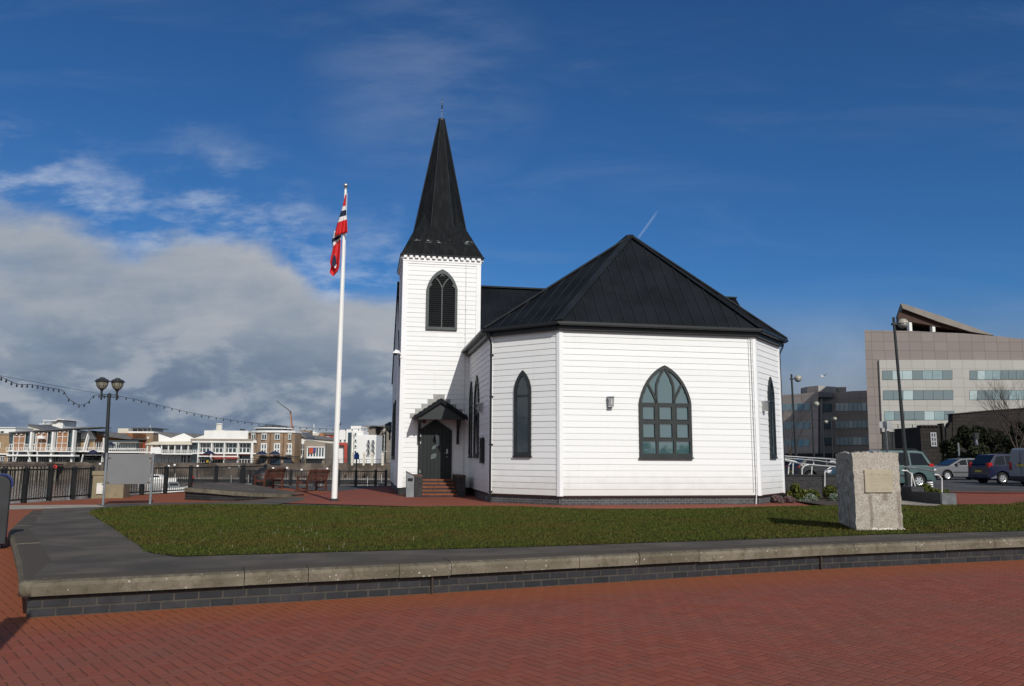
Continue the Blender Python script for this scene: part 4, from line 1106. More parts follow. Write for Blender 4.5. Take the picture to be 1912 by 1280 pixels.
def hook_lamp(label, px0, py0, px1, py1, Y, sc=1.0, side=1):
    """tall black post with a half-globe lamp hung from a short side arm; leans as in the photograph"""
    a = at(px0, py0, Y); b = at(px1, py1, Y); d = (b-a); base = a - d*(a.z/d.z); H = b.z
    o = thing('street_lamp', label, 'street lamp', base, 0, 'black street lamps with cream half globes')
    lean = math.atan2(d.x, d.z); o.rotation_euler = (0, lean, 0); H = H/math.cos(lean)
    g = G(); g.lathe((0, 0, 0), [(.15*sc, 0), (.15*sc, 1.1), (.10*sc, 1.2), (.095*sc, H*.55), (.085*sc, H*.56), (.075*sc, H), (.075*sc, H+.25*sc), (.0, H+.27*sc)], 12); g.build('post', M_iron, o)
    g = G(); g.tube([(0, 0, H-.12*sc), (side*.42*sc, 0, H-.12*sc)], .035*sc, 6); g.box(-.12*sc, .12*sc, -.12*sc, .12*sc, H-.2*sc, H-.08*sc); g.build('arm', M_iron, o)
    c = (side*.52*sc, 0, H-.12*sc); r = .31*sc
    g = G(); g.lathe(c, [(r, -.02*sc), (r, .03*sc), (r*.85, r*.5), (r*.5, r*.82), (0.01, r*.95)], 16); hd = g.build('lamp_hood', M_hood, o, smooth=True)
    g = G(); g.lathe(c, [(.01, -r*.9), (r*.5, -r*.78), (r*.82, -r*.45), (r*.93, -.02*sc), (.01, -.01*sc)], 16); g.build('lamp_bowl', M_lampglass, hd, smooth=True)
    return o
hook_lamp('tallest black street lamp leaning left, right behind the granite stone', 1690, 842, 1669, 600, 36, .78)
hook_lamp('black street lamp just to the right of the church wall', 1486.5, 850, 1478, 704, 52, .80)
hook_lamp('shorter black street lamp against the dark office wing, second from the church', 1520, 850, 1515.5, 752, 74, .85)
hook_lamp('thin distant street lamp with cream globe, left of the pale office corner', 1538.5, 850, 1536.5, 786, 98, .75)
hook_lamp('thin distant street lamp in front of the pale office corner', 1555, 850, 1552, 780, 100, .85)
# ---------------------------------------------------------------- strings of festoon bulbs
M_cable = mat('black_cable', (.012, .012, .013), .6); M_bulb = mat('dark_bulb', (.02, .02, .022), .25, .2)
def festoon(label, pts, Y0, Y1, nb, sag=0, wire=None):
    W = []
    for i, (x, y) in enumerate(pts):
        t = (x-pts[0][0])/(pts[-1][0]-pts[0][0]); W.append(at(x, y, Y0+(Y1-Y0)*t))
    o = thing('festoon_lights', label, 'string lights', W[0], 0, 'festoon light strings')
    # smooth the run
    Q = []
    for i in range(len(W)-1):
        p0, p1, p2, p3 = W[max(i-1, 0)], W[i], W[i+1], W[min(i+2, len(W)-1)]
        for s in range(6):
            t = s/6; Q.append(.5*((2*p1) + (p2-p0)*t + (2*p0-5*p1+4*p2-p3)*t*t + (3*p1-p0-3*p2+p3)*t**3))
    Q.append(W[-1])
    G().tube(Q, .009, 5).build('cable', M_cable, o, W[0])
    if wire: G().tube([at(*wire[0], Y0), at(*wire[1], Y1)], .005, 4).build('support_wire', M_cable, o, W[0])
    run = [0]
    for a, b in zip(Q, Q[1:]): run.append(run[-1]+(b-a).length)
    proto = None
    for k in range(nb):
        s = run[-1]*(k+.6)/nb; i = max(j for j in range(len(run)) if run[j] <= s); i = min(i, len(Q)-2)
        p = Q[i].lerp(Q[i+1], (s-run[i])/(run[i+1]-run[i])) - W[0]
        if proto is None:
            proto = G().lathe((0, 0, 0), [(.012, .015), (.014, -.02), (.027, -.045), (.029, -.065), (.018, -.095), (.004, -.10)], 8).build('bulb', M_bulb, o); c = proto
        else: c = proto.copy(); COL.objects.link(c)
        c.location = p; c.parent = o
festoon('drooping string of festoon bulbs left of the twin lantern lamp', [(-60, 692), (0, 703), (30, 716), (60, 718), (88, 723), (117, 729), (126, 742), (140, 752), (152, 756), (165, 750), (176, 738), (190, 738), (199, 740)], 20, 31, 27, wire=((-60, 690), (199, 737)))
festoon('long gently sloping string of festoon bulbs right of the twin lantern lamp', [(212, 737), (260, 747), (300, 757), (380, 775), (470, 789), (560, 797), (640, 801), (731, 798)], 31, 47, 40)
# ---------------------------------------------------------------- iron railings along the quay
M_rail = mat('railing_black', (.012, .013, .014), .45, .3, 4)
def railing(label, posts, H, grp='black iron railings along the quay', gap=.115, base=0.0, pw=.065):
    o = thing('railing', label, 'railing', posts[0], 0, grp); o0 = Vector(posts[0])
    for p in posts:
        p = Vector(p) - o0; g = G(); g.box(p.x-pw, p.x+pw, p.y-pw, p.y+pw, base, H+.04); g.lathe((p.x, p.y, H+.04), [(pw*.9, 0), (pw*.7, .02), (0, .05)], 8); g.build('post', M_rail, o)
    for a, b in zip(posts, posts[1:]):
        a = Vector(a)-o0; b = Vector(b)-o0; d = b-a; L = d.length; e = d/L; up = Vector((0, 0, 1)); g = G()
        for z in (base+.12, H-.02): g.bar(a + e*pw + up*z, b - e*pw + up*z, .04, .05)
        k = int(L/gap)
        for i in range(1, k):
            q = a + d*i/k; g.bar(q + up*(base+.145), q + up*(H-.045), .018, .018, (0, 1, 0))
        g.build('bar_panel', M_rail, o)
    return o
g1 = [gp(x, y, False) for x, y in ((-42, 945.5), (2, 942.2), (44, 939), (91, 935), (135, 932), (168.5, 929.5))]
railing('iron railing in front of open water, left of the concrete pier', g1, 1.1)
g2 = [gp(x, y, False) for x, y in ((224, 926), (264, 924), (308, 921.5), (354, 919))]
g2 += [Vector((-13.6, 37.2, 0)), Vector((-13.35, 40.2, 0)), Vector((-13.1, 43.0, 0))]
railing('iron railing running behind the notice board and the low wall', g2, 1.08)
g3 = [at(x, 910, 43.4) for x in (449, 496, 542, 588, 632, 664, 701, 720)]; g3 = [Vector((p.x, 43.4, 0)) for p in g3]
railing('iron railing behind the two benches and the flagpole', [Vector((-13.1, 43.0, 0))] + g3, .82, base=.02)
# concrete pier at the quay corner, with a white box on it
a = gp(170, 930, False); c = thing('quay_pier', 'stubby tan concrete pier between two railings, carrying a white box', 'pier', (a.x, a.y, 0), .22)
g = G(); ph = at(170, 879, a.y).z; g.box(.0, 1.08, 0, 1.0, -.3, ph-.16); g.box(-.03, 1.11, -.03, 1.03, ph-.16, ph); g.build('block', mat('pier_concrete', (.225, .185, .12), .9, .2, 1.2, .4, 30, stain=(.13, .12, .06), stscale=1.0), c, bevel=.02)
g = G(); g.box(.17, .42, -.05, -.005, .16, .55); eb = g.build('white_box', mat('box_white', (.62, .60, .55), .6), c); g = G(); g.box(.35, .39, -.055, -.05, .48, .53); g.build('lock', M_black, eb)
# dark bin or post foot behind pier is left out of sight
# ---------------------------------------------------------------- low curved wall beside the flagpole
def low_wall():
    P = [gp(x, y, False) for x, y in ((345, 932.5), (390, 934.5), (437, 935.5), (475, 933), (507, 930), (545, 926.5))]
    Hs = [.43, .40, .34, .26, .18, .10]
    B = [Vector((-13.1, 34.6, 0)), Vector((-12.9, 36.5, 0)), Vector((-12.4, 37.2, 0)), Vector((-11.4, 36.6, 0)), Vector((-10.3, 35.2, 0)), Vector((P[-1].x+.25, P[-1].y+.9, 0))]
    HB = [.43, .40, .34, .26, .18, .10]
    o = thing('low_wall', 'low wedge shaped brick wall with thick stone coping, sinking into the paving left of the flagpole', 'wall', P[0])
    o0 = P[0]; g = G(); n = len(P)
    def up(p, z): return Vector((p.x, p.y, z)) - o0
    for i in range(n-1): g.quad(up(P[i], -.05), up(P[i+1], -.05), up(P[i+1], Hs[i+1]-.14), up(P[i], Hs[i]-.14))
    g.quad(up(B[0], -.05), up(P[0], -.05), up(P[0], Hs[0]-.14), up(B[0], HB[0]-.14))
    g.quad(up(P[-1], -.05), up(B[-1], -.05), up(B[-1], HB[-1]-.04), up(P[-1], Hs[-1]-.04))
    g.build('brick_base', M_dbrick, o)
    g = G(); out = Vector((0, -.09, 0)); inn = Vector((0, .42, 0))
    for i in range(n-1):
        a, b = P[i]+out, P[i+1]+out; c, d = P[i+1]+inn, P[i]+inn
        h0, h1 = Hs[i], Hs[i+1]; t = .14
        V = [up(a, h0-t), up(b, h1-t), up(c, h1-t), up(d, h0-t), up(a, h0), up(b, h1), up(c, h1), up(d, h0)]
        g.add(V, [(0, 3, 2, 1), (4, 5, 6, 7), (0, 1, 5, 4), (1, 2, 6, 5), (2, 3, 7, 6), (3, 0, 4, 7)])
    g.build('coping', M_cope, o)
    g = G()
    for i in range(n-1): g.quad(up(P[i]+inn, Hs[i]-.01), up(P[i+1]+inn, Hs[i+1]-.01), up(B[i+1], HB[i+1]-.01), up(B[i], HB[i]-.01))
    g.build('paved_top', M_walk, o)
low_wall()
# ---------------------------------------------------------------- benches
M_wood = mat('bench_wood', (.085, .030, .018), .6, .35, 5, .3, 30)
def make_bench(label, loc, rz):
    o = thing('park_bench', label, 'bench', loc, rz, 'dark wooden benches facing the water'); W = 1.5
    for sx in (-1, 1):
        x = sx*W/2
        g = G(); g.bar((x, .0, 0), (x, .02, .45), .07, .07); g.bar((x, .02, .45), (x, -.12, .96), .07, .06, (0, 1, 0)); g.build('back_leg', M_wood, o)
        g = G(); g.bar((x, .52, 0), (x, .52, .64), .07, .07); g.build('front_leg', M_wood, o)
        g = G(); g.bar((x, -.05, .66), (x, .58, .66), .09, .05); g.build('arm', M_wood, o)
        g = G(); g.bar((x, .0, .14), (x, .52, .14), .04, .06); g.bar((x, .0, .40), (x, .52, .40), .04, .08); g.build('side_rail', M_wood, o)
    g = G()
    for k in range(6): g.box(-W/2, W/2, .03+k*.09, .10+k*.09, .43, .455)
    g.build('seat', M_wood, o)
    g = G(); g.bar((-W/2, -.115, .93), (W/2, -.115, .93), .05, .10); g.bar((-W/2, .0, .52), (W/2, .0, .52), .04, .06)
    for k in range(15): x = -W/2 + (k+1)*W/16; g.bar((x, .0, .54), (x, -.10, .90), .045, .02, (0, 1, 0))
    g.build('backrest', M_wood, o)
    return o
c = gp(512, 913, False); make_bench('dark wooden bench with slatted back, left of the two, beside a black dome', (c.x-.1, c.y+.2, 0), math.radians(73))
c = gp(583, 917, False); make_bench('dark wooden bench with slatted back, the one next to the flagpole', (c.x+.2, c.y, 0), math.radians(70))
c = at(491, 905, 42); o = thing('mooring_dome', 'black rounded dome behind the left bench at the railing', 'dome', (c.x, 42, 0))
g = G(); g.lathe((0, 0, 0), [(.52, 0), (.52, .45), (.46, .66), (.33, .84), (.16, .95), (.01, .98)], 18); g.build('shell', mat('black_plastic', (.014, .015, .016), .5), o, smooth=True)
g = G(); g.lathe((0, 0, 0), [(.54, .0), (.54, .05), (.52, .07)], 18); g.build('base_ring', M_rail, o)
# signpost with blue head at the far railing
c = at(664, 911, 42.6); h = at(664, 848, 42.6); o = thing('signpost', 'thin dark post with small bright blue sign head behind the railing', 'signpost', (c.x, 42.6, 0))
g = G(); g.tube([(0, 0, 0), (0, 0, h.z)], .035, 8); g.build('post', M_iron, o)
g = G(); g.box(-.13, .13, -.05, .05, h.z-.25, h.z+.0); g.tube([(0, 0, h.z), (0, 0, h.z+.1)], .09, 10); g.build('sign_head', mat('sign_blue', (.015, .075, .33), .4), o)
# ---------------------------------------------------------------- far quay across the water
M_tan = mat('tan_brick', (.31, .215, .125), .9, .15, .8); M_tan2 = mat('brown_tan_brick', (.25, .175, .115), .9, .15, .8)
M_orange = mat('orange_brick', (.30, .155, .085), .9, .12, 1.0); M_fw = mat('far_white', (.72, .71, .68), .7, .05, .3)
M_cr = mat('cream_render', (.58, .53, .43), .8, .08, .4); M_groof = mat('grey_roof', (.11, .11, .115), .7, .15, .5)
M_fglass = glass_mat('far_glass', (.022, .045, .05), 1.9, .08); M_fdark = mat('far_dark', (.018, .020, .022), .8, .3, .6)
M_fascia = mat('taupe_fascia', (.25, .21, .165), .8, .08, .5); M_redp = mat('red_panel', (.34, .055, .035), .7, .15, .6); M_blue = mat('navy_cloth', (.012, .018, .05), .7, .2, .8)
M_stone = mat('silo_stone', (.20, .175, .145), .9, .18, .25, stain=(.16, .14, .115), stscale=.1); M_wood2 = mat('brown_boards', (.20, .085, .035), .8, .2, 1.0)
M_railw = mat('white_rail', (.62, .62, .60), .6, .05, 1)
class Bld:
    """a building at depth Y whose parts are given by outlines seen from the square; every part is solid"""
    def __init__(s, name, label, cat, x, Y, group=None):
        p = at(x, 862, Y); s.Y = Y; s.o = thing(name, label, cat, (p.x, Y, 0), 0, group); s.l = Vector((p.x, Y, 0))
    def poly(s, name, m, pts, dy=0.0, th=8.0, parent=None, skew=0.0):
        g = G(); g.prism([at(x, y, s.Y+dy) for x, y in pts], (skew*th, th, 0)); return g.build(name, m, parent or s.o, s.l)
    def rect(s, name, m, x0, y0, x1, y1, dy=0.0, th=8.0, parent=None):
        Y = s.Y+dy; xm, ym = (x0+x1)/2, (y0+y1)/2
        X0, X1 = at(x0, ym, Y).x, at(x1, ym, Y).x; Z0, Z1 = at(xm, y1, Y).z, at(xm, y0, Y).z
        g = G(); g.box(X0, X1, Y, Y+th, Z0, Z1); return g.build(name, m, parent or s.o, s.l)
    def win(s, x0, y0, x1, y1, nx=1, ny=1, m=None, fm=None, dy=0.0, fw=.14, name='window'):
        """framed window: frame with bars, glass behind"""
        Y = s.Y+dy; xm, ym = (x0+x1)/2, (y0+y1)/2
        X0, X1 = at(x0, ym, Y).x, at(x1, ym, Y).x; Z0, Z1 = at(xm, y1, Y).z, at(xm, y0, Y).z
        g = G(); g.box(X0, X1, Y-.06, Y-.005, Z0, Z1); w = g.build(name, m or M_fglass, s.o, s.l)
        g = G()
        for i in range(nx+1): x = X0 + (X1-X0)*i/nx; g.box(x-fw/2, x+fw/2, Y-.12, Y-.058, Z0-fw/2, Z1+fw/2)
        for i in range(ny+1): z = Z0 + (Z1-Z0)*i/ny; g.box(X0, X1, Y-.118, Y-.06, z-fw/2, z+fw/2)
        g.build('frame', fm or M_railw, w, s.l); return w
    def rail(s, x0, x1, y0, y1, n, dy, m=None, name='balcony_rail'):
        Y = s.Y+dy; ym = (y0+y1)/2; xm = (x0+x1)/2; X0, X1 = at(x0, ym, Y).x, at(x1, ym, Y).x; Z0, Z1 = at(xm, y1, Y).z, at(xm, y0, Y).z
        g = G(); g.box(X0, X1, Y, Y+.06, Z1-.09, Z1); g.box(X0, X1, Y+.005, Y+.05, (Z0+Z1)/2-.03, (Z0+Z1)/2+.03)
        for i in range(n+1): x = X0+(X1-X0)*i/n; g.box(x-.05, x+.05, Y+.01, Y+.055, Z0, Z1-.09)
        return g.build(name, m or M_railw, s.o, s.l)
def far_quay():
    # small tan block at the far left, white shed behind it
    b = Bld('brick_shop', 'tan brick block at the far left of the waterfront', 'building', -10, 201)
    b.rect('wall', M_tan, -40, 811, 16, 868); b.rect('parapet', M_fascia, -40, 808, 17, 811, -.2, 8.3); b.rect('ground_floor', M_fw, -40, 846, 16, 848.5, -.6, .6)
    for x in (-30, -14, -5): b.win(x, 826, x+6, 837, 2, 2)
    for x in (-28, -12, 1): b.win(x, 852, x+7, 864, 2, 1, M_fdark)
    b = Bld('storage_shed', 'flat white roofed box rising behind the tan brick block', 'building', 10, 222)
    b.rect('wall', M_fw, -30, 799, 28, 830); b.rect('roof_edge', M_railw, -31, 797, 29, 799, -.3, 8.6); b.win(-20, 804, 8, 809, 4, 1)
    b = Bld('slanted_roof_block', 'building with one steep grey slanting roof behind the brick and glass hall', 'building', 70, 235)
    b.poly('roof', M_groof, [(51, 792), (54, 791.5), (93, 803), (93, 806), (53, 795)], 0, 12); b.poly('wall', M_cr, [(53, 795.2), (93, 806.2), (93, 840), (53, 840)], .2, 11); b.win(62, 806, 70, 812, 2, 1)
    b = Bld('white_apartment_tower', 'stepped white apartment tower with thin oversailing roofs behind the brick and glass hall', 'building', 97, 290)
    b.rect('wall', M_fw, 80, 792, 94, 830); b.rect('tower', M_fw, 94, 784, 116, 830, -1, 9); b.rect('side_block', M_cr, 116.5, 795, 119, 830, 1, 6)
    b.poly('roof', M_railw, [(80, 783), (103, 784.5), (108, 781), (120, 782.5), (120, 784), (108, 782.8), (103, 786), (80, 784.7)], -2.5, 12); b.rect('balcony_slab', M_railw, 73, 790.5, 94, 792, -2.5, 6)
    for x, y in ((82, 787), (96.5, 788), (104.5, 787), (89, 797), (96, 797), (102, 797), (105, 797)): b.win(x, y, x+3.5, y+3, 1, 1, fw=.2)
    # brick and glass hall with swept roof
    b = Bld('brick_glass_hall', 'long hall of orange brick panels and glass bays, roof sweeping up to the right', 'building', 75, 200)
    b.poly('wall', M_fglass, [(17, 808.5), (137, 802), (137, 868), (17, 868)], .4, 10)
    for i, (x0, x1) in enumerate(((24.5, 46), (66, 87.5), (106, 126))):
        y0 = 808.6 - (x0-17)*.053; pn = b.rect('brick_panel', M_orange, x0, y0, x1, 842, .0, 1)
        xm = (x0+x1)/2
        for x in (x0, xm, x1): b.rect('panel_joint', M_railw, x-.5, y0, x+.5, 842, -.12, .11, pn)
        for y in (815, 827): b.rect('panel_joint', M_railw, x0+.5, y-.5, x1-.5, y+.5, -.1, .09, pn)
        for x in (xm-4.5, xm+4.5): b.rect('flood_lamp', M_fw, x-1.3, y0+1.5, x+1.3, y0+3, -.5, .4, pn)
    for x in (55.5, 96, 135): b.rect('column', M_fw, x-1.6, 802.5 if x > 120 else 806, x+1.6, 866, -1.2, 1.2)
    b.poly('roof', M_groof, [(16, 808.5), (16, 806), (60, 803), (110, 799.5), (150, 797.2), (187, 796.5), (187, 797.5), (150, 799.6), (110, 801.8), (60, 805.2)], -.9, 6)
    b.rect('balcony_deck', M_fw, 11, 841.3, 138, 843, -2.0, 2.3); b.rail(11, 137, 835, 841, 26, -2.0)
    for x0 in (18, 45, 57.5, 86): b.win(x0, 829, x0+7.5, 840.5, 2, 1, M_fdark, dy=-.05)
    b.rect('canopy', M_fw, 12, 848.5, 138, 851.5, -2.2, 2.6)
    for x0 in (15, 25, 36, 56, 70, 78, 97, 110, 118): b.win(x0, 853, x0+7, 863.5, 2, 1, M_fdark, dy=.38)
    for x0, x1 in ((27, 33), (57, 51), (69, 69), (24, 24)): b.poly('prop', M_railw, [(x0-.7, 863), (x0+.7, 863), (x1+.7, 843), (x1-.7, 843)], -2.0, .3)
    b.poly('shell_sail', M_fw, [(68, 818.5), (70, 814), (74, 812.2), (78, 813), (81, 816.5), (83, 818.5)], -1.6, .8); b.rect('pole', M_railw, 68, 818, 69.4, 841, -1.5, .2)
    # gabled restaurant with timber front
    b = Bld('gabled_restaurant', 'restaurant with white gable, timber boards and long grey sloping roof', 'building', 200, 204)
    b.poly('gable_wall', M_tan, [(146, 820), (178, 820), (178, 868), (146, 868)], .2, 8); b.poly('gable', M_fw, [(146, 820), (148, 812), (166, 803.5), (171, 806), (178, 818), (178, 820)], -.05, 8)
    b.rect('timber_front', M_wood2, 178, 808, 246, 868, .6, 8)
    b.poly('roof', M_groof, [(166, 803), (170, 804.5), (245, 818), (245, 820), (228, 818.6), (196, 814.5), (178, 806.5)], -.8, 9); b.poly('roof_back', M_groof, [(168, 804), (200, 806.5), (232, 809.5), (244, 817.5), (178, 806)], 0, 10)
    b.rect('column', M_fw, 190.5, 817, 192.3, 866, -1.2, 1); 
    b.poly('mast_leg', M_fw, [(165, 802), (167, 802), (155.5, 843), (153.5, 843)], -3, .4); b.poly('mast_leg', M_fw, [(167.5, 803), (168.8, 803), (160, 841), (158.7, 841)], -2.4, .4)
    b.poly('mast_foot', M_fw, [(154, 848), (155.6, 848), (151.5, 865), (150, 865)], -3, .4)
    b.rect('balcony_deck', M_fw, 137, 841, 193, 843.5, -2.8, 3.2); b.rail(137, 193, 834.5, 841, 16, -2.8)
    b.win(148, 822, 176, 838, 3, 1, M_tan); b.win(180, 825, 189, 840, 2, 1, M_fdark, dy=.55)
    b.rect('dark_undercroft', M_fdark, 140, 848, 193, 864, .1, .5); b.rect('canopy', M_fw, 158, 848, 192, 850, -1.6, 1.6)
    b.rect('glazed_front', M_fglass, 193, 822, 256, 840, -.4, 1.0)
    for x0, x1 in ((206, 218), (222, 238), (240, 254)): b.win(x0, 826, x1, 838, 4, 1, M_fglass, dy=-.45)
    b.rect('veranda_roof', M_fascia, 219, 825, 258, 826.5, -2.2, 2.5); b.rect('terrace_deck', M_fw, 193, 842.5, 290, 845, -2.8, 3.4); b.rail(193, 274, 836.5, 842.5, 22, -2.8)
    b.poly('blue_awning', M_blue, [(203, 825), (206, 825), (212, 831), (203, 831)], -1.5, 1)
    # round brick drum
    b = Bld('drum_tower', 'tan brick tower block with white drum and a small glazed lantern on its flat roof', 'building', 255, 212)
    b.poly('wall', M_tan2, [(232, 810), (242, 808), (286, 808), (286, 868), (232, 868)], 0, 10); b.rect('white_drum', M_cr, 220, 799.5, 239.5, 812, 1, 8); b.rect('parapet', M_fw, 239.5, 805, 287, 808, -.2, 10)
    b.rect('roof_lantern', M_fglass, 246, 799.5, 283, 805.5, .5, 7); b.rect('lantern_roof', M_groof, 244, 797.8, 285, 799.3, -.8, 10)
    for x in (247, 257, 267, 275, 282): b.rect('lantern_post', M_fw, x-.7, 799.3, x+.7, 805.5, .3, .2)
    b.poly('clock_disc', M_fw, [(276.5+1.8*math.cos(t*.524), 817+2*math.sin(t*.524)) for t in range(12)], -.15, .12); b.rect('mast', M_railw, 280, 793, 280.5, 798, .5, .2)
    b.rect('red_banner', M_redp, 267, 826, 270, 838, -1.2, .3); b.win(252, 815, 256, 820, 1, 1); b.win(262, 826, 266, 838, 1, 2, M_fdark)
    b = Bld('red_house', 'dark red brick house squeezed between the drum tower and the white hall', 'building', 291, 225)
    b.rect('wall', mat('dark_red_brick', (.16, .04, .03), .9, .15, 1), 286, 816, 297, 868); b.poly('roof', M_groof, [(285, 816), (288, 810), (297, 810), (297, 816)], -.3, 9); b.win(289, 820, 293, 826, 1, 1)
    # white hall with two gables and veranda
    b = Bld('twin_gable_hall', 'white hall with two wide low gables over a covered veranda', 'building', 330, 203)
    b.poly('gable_wall', M_fw, [(296, 824), (296, 809.5), (318.5, 817.5), (343, 808.5), (362.5, 818), (381, 812), (381, 824)], .0, 1.2)
    b.poly('roof', M_groof, [(295, 809), (296.5, 805.5), (338, 808.8), (343, 807.5), (381, 811.5), (381, 812.5), (362.5, 818.3), (343, 808.8), (318.5, 817.8)], .3, 12)
    b.rect('lower_wall', M_fw, 296, 840, 358, 868, .5, 10); b.rect('back_wall', M_fglass, 296, 823.5, 358, 841, 1.0, 8)
    b.poly('veranda_roof', M_cr, [(271, 828.5), (288, 824), (358, 823.2), (358, 829.8), (271, 829.8)], -3, 4); b.rect('veranda_beam', M_fw, 272, 829, 358, 830.5, -2.8, .3)
    for x in (275, 283, 301, 314, 326, 338, 351): b.rect('veranda_post', M_fw, x-.8, 830, x+.8, 846, -2.6, .4)
    b.rect('deck', M_fw, 281, 845.8, 371, 848, -3, 4); b.rail(300, 368, 839.5, 846, 20, -3)
    b.poly('white_screen', M_fw, [(281, 835), (297, 834), (300, 838), (301, 847), (281, 847)], -3.4, .3)
    for x0 in (287, 300, 313, 325): b.win(x0, 850, x0+9, 866, 2, 1, M_fglass, dy=.4, fw=.5)
    for x0, x1 in ((337.5, 348), (350, 362)): b.win(x0, 849, x1, 866, 2, 1, M_fdark, dy=.4, fw=.3)
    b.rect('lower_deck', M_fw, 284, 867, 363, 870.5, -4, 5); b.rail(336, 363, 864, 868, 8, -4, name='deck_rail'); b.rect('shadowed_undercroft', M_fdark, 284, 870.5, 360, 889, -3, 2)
    # white glazed block with taupe fascia
    b = Bld('glazed_restaurant', 'two storey white framed glass restaurant with taupe fascia and big white box on top', 'building', 420, 200)
    b.rect('back_wall', M_fglass, 358, 822, 481, 868, 1.2, 10)
    b.rect('fascia', M_fascia, 356, 819, 473, 823, -.6, 10); b.rect('upper_box', M_fw, 381, 803.5, 463, 819.5, 2, 8); b.rect('roof_unit', M_fdark, 448, 800.8, 453, 803.6, 4, 2)
    b.poly('end_parapet', M_fw, [(473, 821.5), (481, 822.5), (481, 826), (473, 826)], -.7, 9)
    b.rect('top_beam', M_fw, 358, 823.2, 481, 826, -.8, 2); b.rect('mid_beam', M_fw, 358, 845.2, 481, 847.2, -.8, 2); b.rect('red_band', M_redp, 369, 847.4, 481, 850, .2, 1); b.rect('low_beam', M_fw, 369, 850.5, 444, 852.5, -.8, 1.6)
    for x, w in ((369.5, .9), (394, .9), (418, .9), (443.5, .9), (470, 1.9), (480, .7)): b.rect('column', M_fw, x-w, 826.3, x+w, 867, -.82, 1.2)
    for x0, x1 in ((371.5, 392.5), (395.5, 416.8), (419.5, 442), (446, 467.5), (472.5, 479)): b.win(x0, 826.5, x1, 845, 3 if x1-x0 > 10 else 2, 2, M_fglass, dy=1.15, fw=.22)
    for x0, x1 in ((397, 416), (420, 442)): b.poly('red_awning', M_redp, [(x0, 853), (x1, 853), (x1+.5, 857), (x0-.5, 857)], -1.4, 1.6)
    for x0, x1 in ((371, 392), (396, 417), (446, 467)): b.win(x0, 857, x1, 865.5, 4, 1, M_fdark, dy=1.1)
    b.rect('white_poster', M_fw, 420, 858, 441, 864, .4, .3); b.poly('yellow_poster', mat('yellow_poster', (.45, .32, .03), .7), [(385, 859), (390, 859), (390, 863), (385, 863)], .4, .3)
    b = Bld('round_vent', 'round white ribbed roof vent standing on the big white box', 'vent', 409, 206)
    g = G(); c = at(409, 803.5, 206); r = at(414, 800, 206).x-c.x; h = at(409, 790, 206).z-c.z
    g.lathe((c.x, 206, c.z), [(r*2.3, -.3), (r*2.3, .1), (r*.9, .2), (r*.9, h-.3)], 20); g.build('drum', M_cr, b.o, b.l)
    g = G()
    for k in range(10): t = k*math.pi/5; g.box(c.x+r*math.cos(t)-.06, c.x+r*math.cos(t)+.06, 206+r*math.sin(t)-.06, 206+r*math.sin(t)+.06, c.z+.1, c.z+h-.3)
    g.build('rib', M_railw, b.o, b.l); g = G(); g.lathe((c.x, 206, c.z+h-.3), [(r*1.3, 0), (r*1.35, .25), (.05, .35)], 20); g.build('cap', M_railw, b.o, b.l)
    # rounded brick building with glazed roof pavilion
    b = Bld('round_front_hotel', 'three storey tan brick building with bowed front and glazed pavilion under a shallow conical roof', 'building', 510, 198)
    xs = [463, 470, 480, 495, 515, 535, 550, 556]; dep = [5, 2.5, 1.0, .2, 0, .5, 2.5, 5]
    Zt = at(510, 807, 198).z
    def bow(name, m, z0, z1, grow, x_in=0):
        pts = []
        for x, d in zip(xs, dep): p = at(x, 840, 198+d); pts.append((p.x + (x-510)/510*grow*3, 198+d-grow))
        g = G(); g.prism([(x, y, z0) for x, y in pts] + [(pts[-1][0], 212, z0), (pts[0][0], 212, z0)], (0, 0, z1-z0)); return g.build(name, m, b.o, b.l)
    bow('wall', M_tan2, 0, Zt, 0); bow('cornice', M_fw, Zt, Zt+.5, .35)
    Zp = at(510, 799, 200).z
    def disc(name, m, prof, n=28):
        c = at(511, 805, 206); g = G(); g.lathe((c.x, 206, 0), prof, n); return g.build(name, m, b.o, b.l)
    disc('pavilion', M_fglass, [(4.4, Zt), (4.4, Zp)]); disc('pavilion_roof', M_groof, [(5.0, Zp+.2), (2.2, Zp+.9), (.05, Zp+1.15)]); disc('eave_ring', M_fw, [(5.1, Zp), (5.1, Zp+.2), (4.9, Zp+.22)])
    for x, d in ((473, 1.9), (492.5, .3), (517, .05), (539, .9)):
        b.win(x-3.5 if x > 480 else x-3, 810.5, x+5.5 if 480 < x < 530 else x+4, 820, 2, 1, dy=d-.1)
        if x > 480: b.win(x-4.5, 828.5, x+5, 848, 2, 2, dy=d-.1, fw=.3); b.rail(x-5.5, x+6, 844, 849, 6, d-.9); b.rect('lintel', M_fw, x-4.5, 827, x+5.5, 828.6, d-.3, .3)
        b.rect('lintel', M_fw, x-4, 809, x+5.5 if x > 480 else x+4.5, 810.4, d-.3, .3)
    for x, d in ((504, .1), (529, .3)): b.rect('drainpipe', mat('rust_streak', (.17, .085, .045), .8), x-.6, 808, x+.6, 851, d-.35, .2)
    b.rect('sign_band', M_fdark, 482, 851.5, 556, 853.5, -.6, 1)
    for x0, x1, d in ((484, 500, .4), (506, 524, .0), (530, 544, .4)): b.win(x0, 855, x1, 866, 4, 1, M_fglass, dy=d-.15, fm=M_blue)
    # right-hand part of the waterfront
    b = Bld('orange_gable_house', 'narrow orange and white building right of the bowed brick front', 'building', 562, 206)
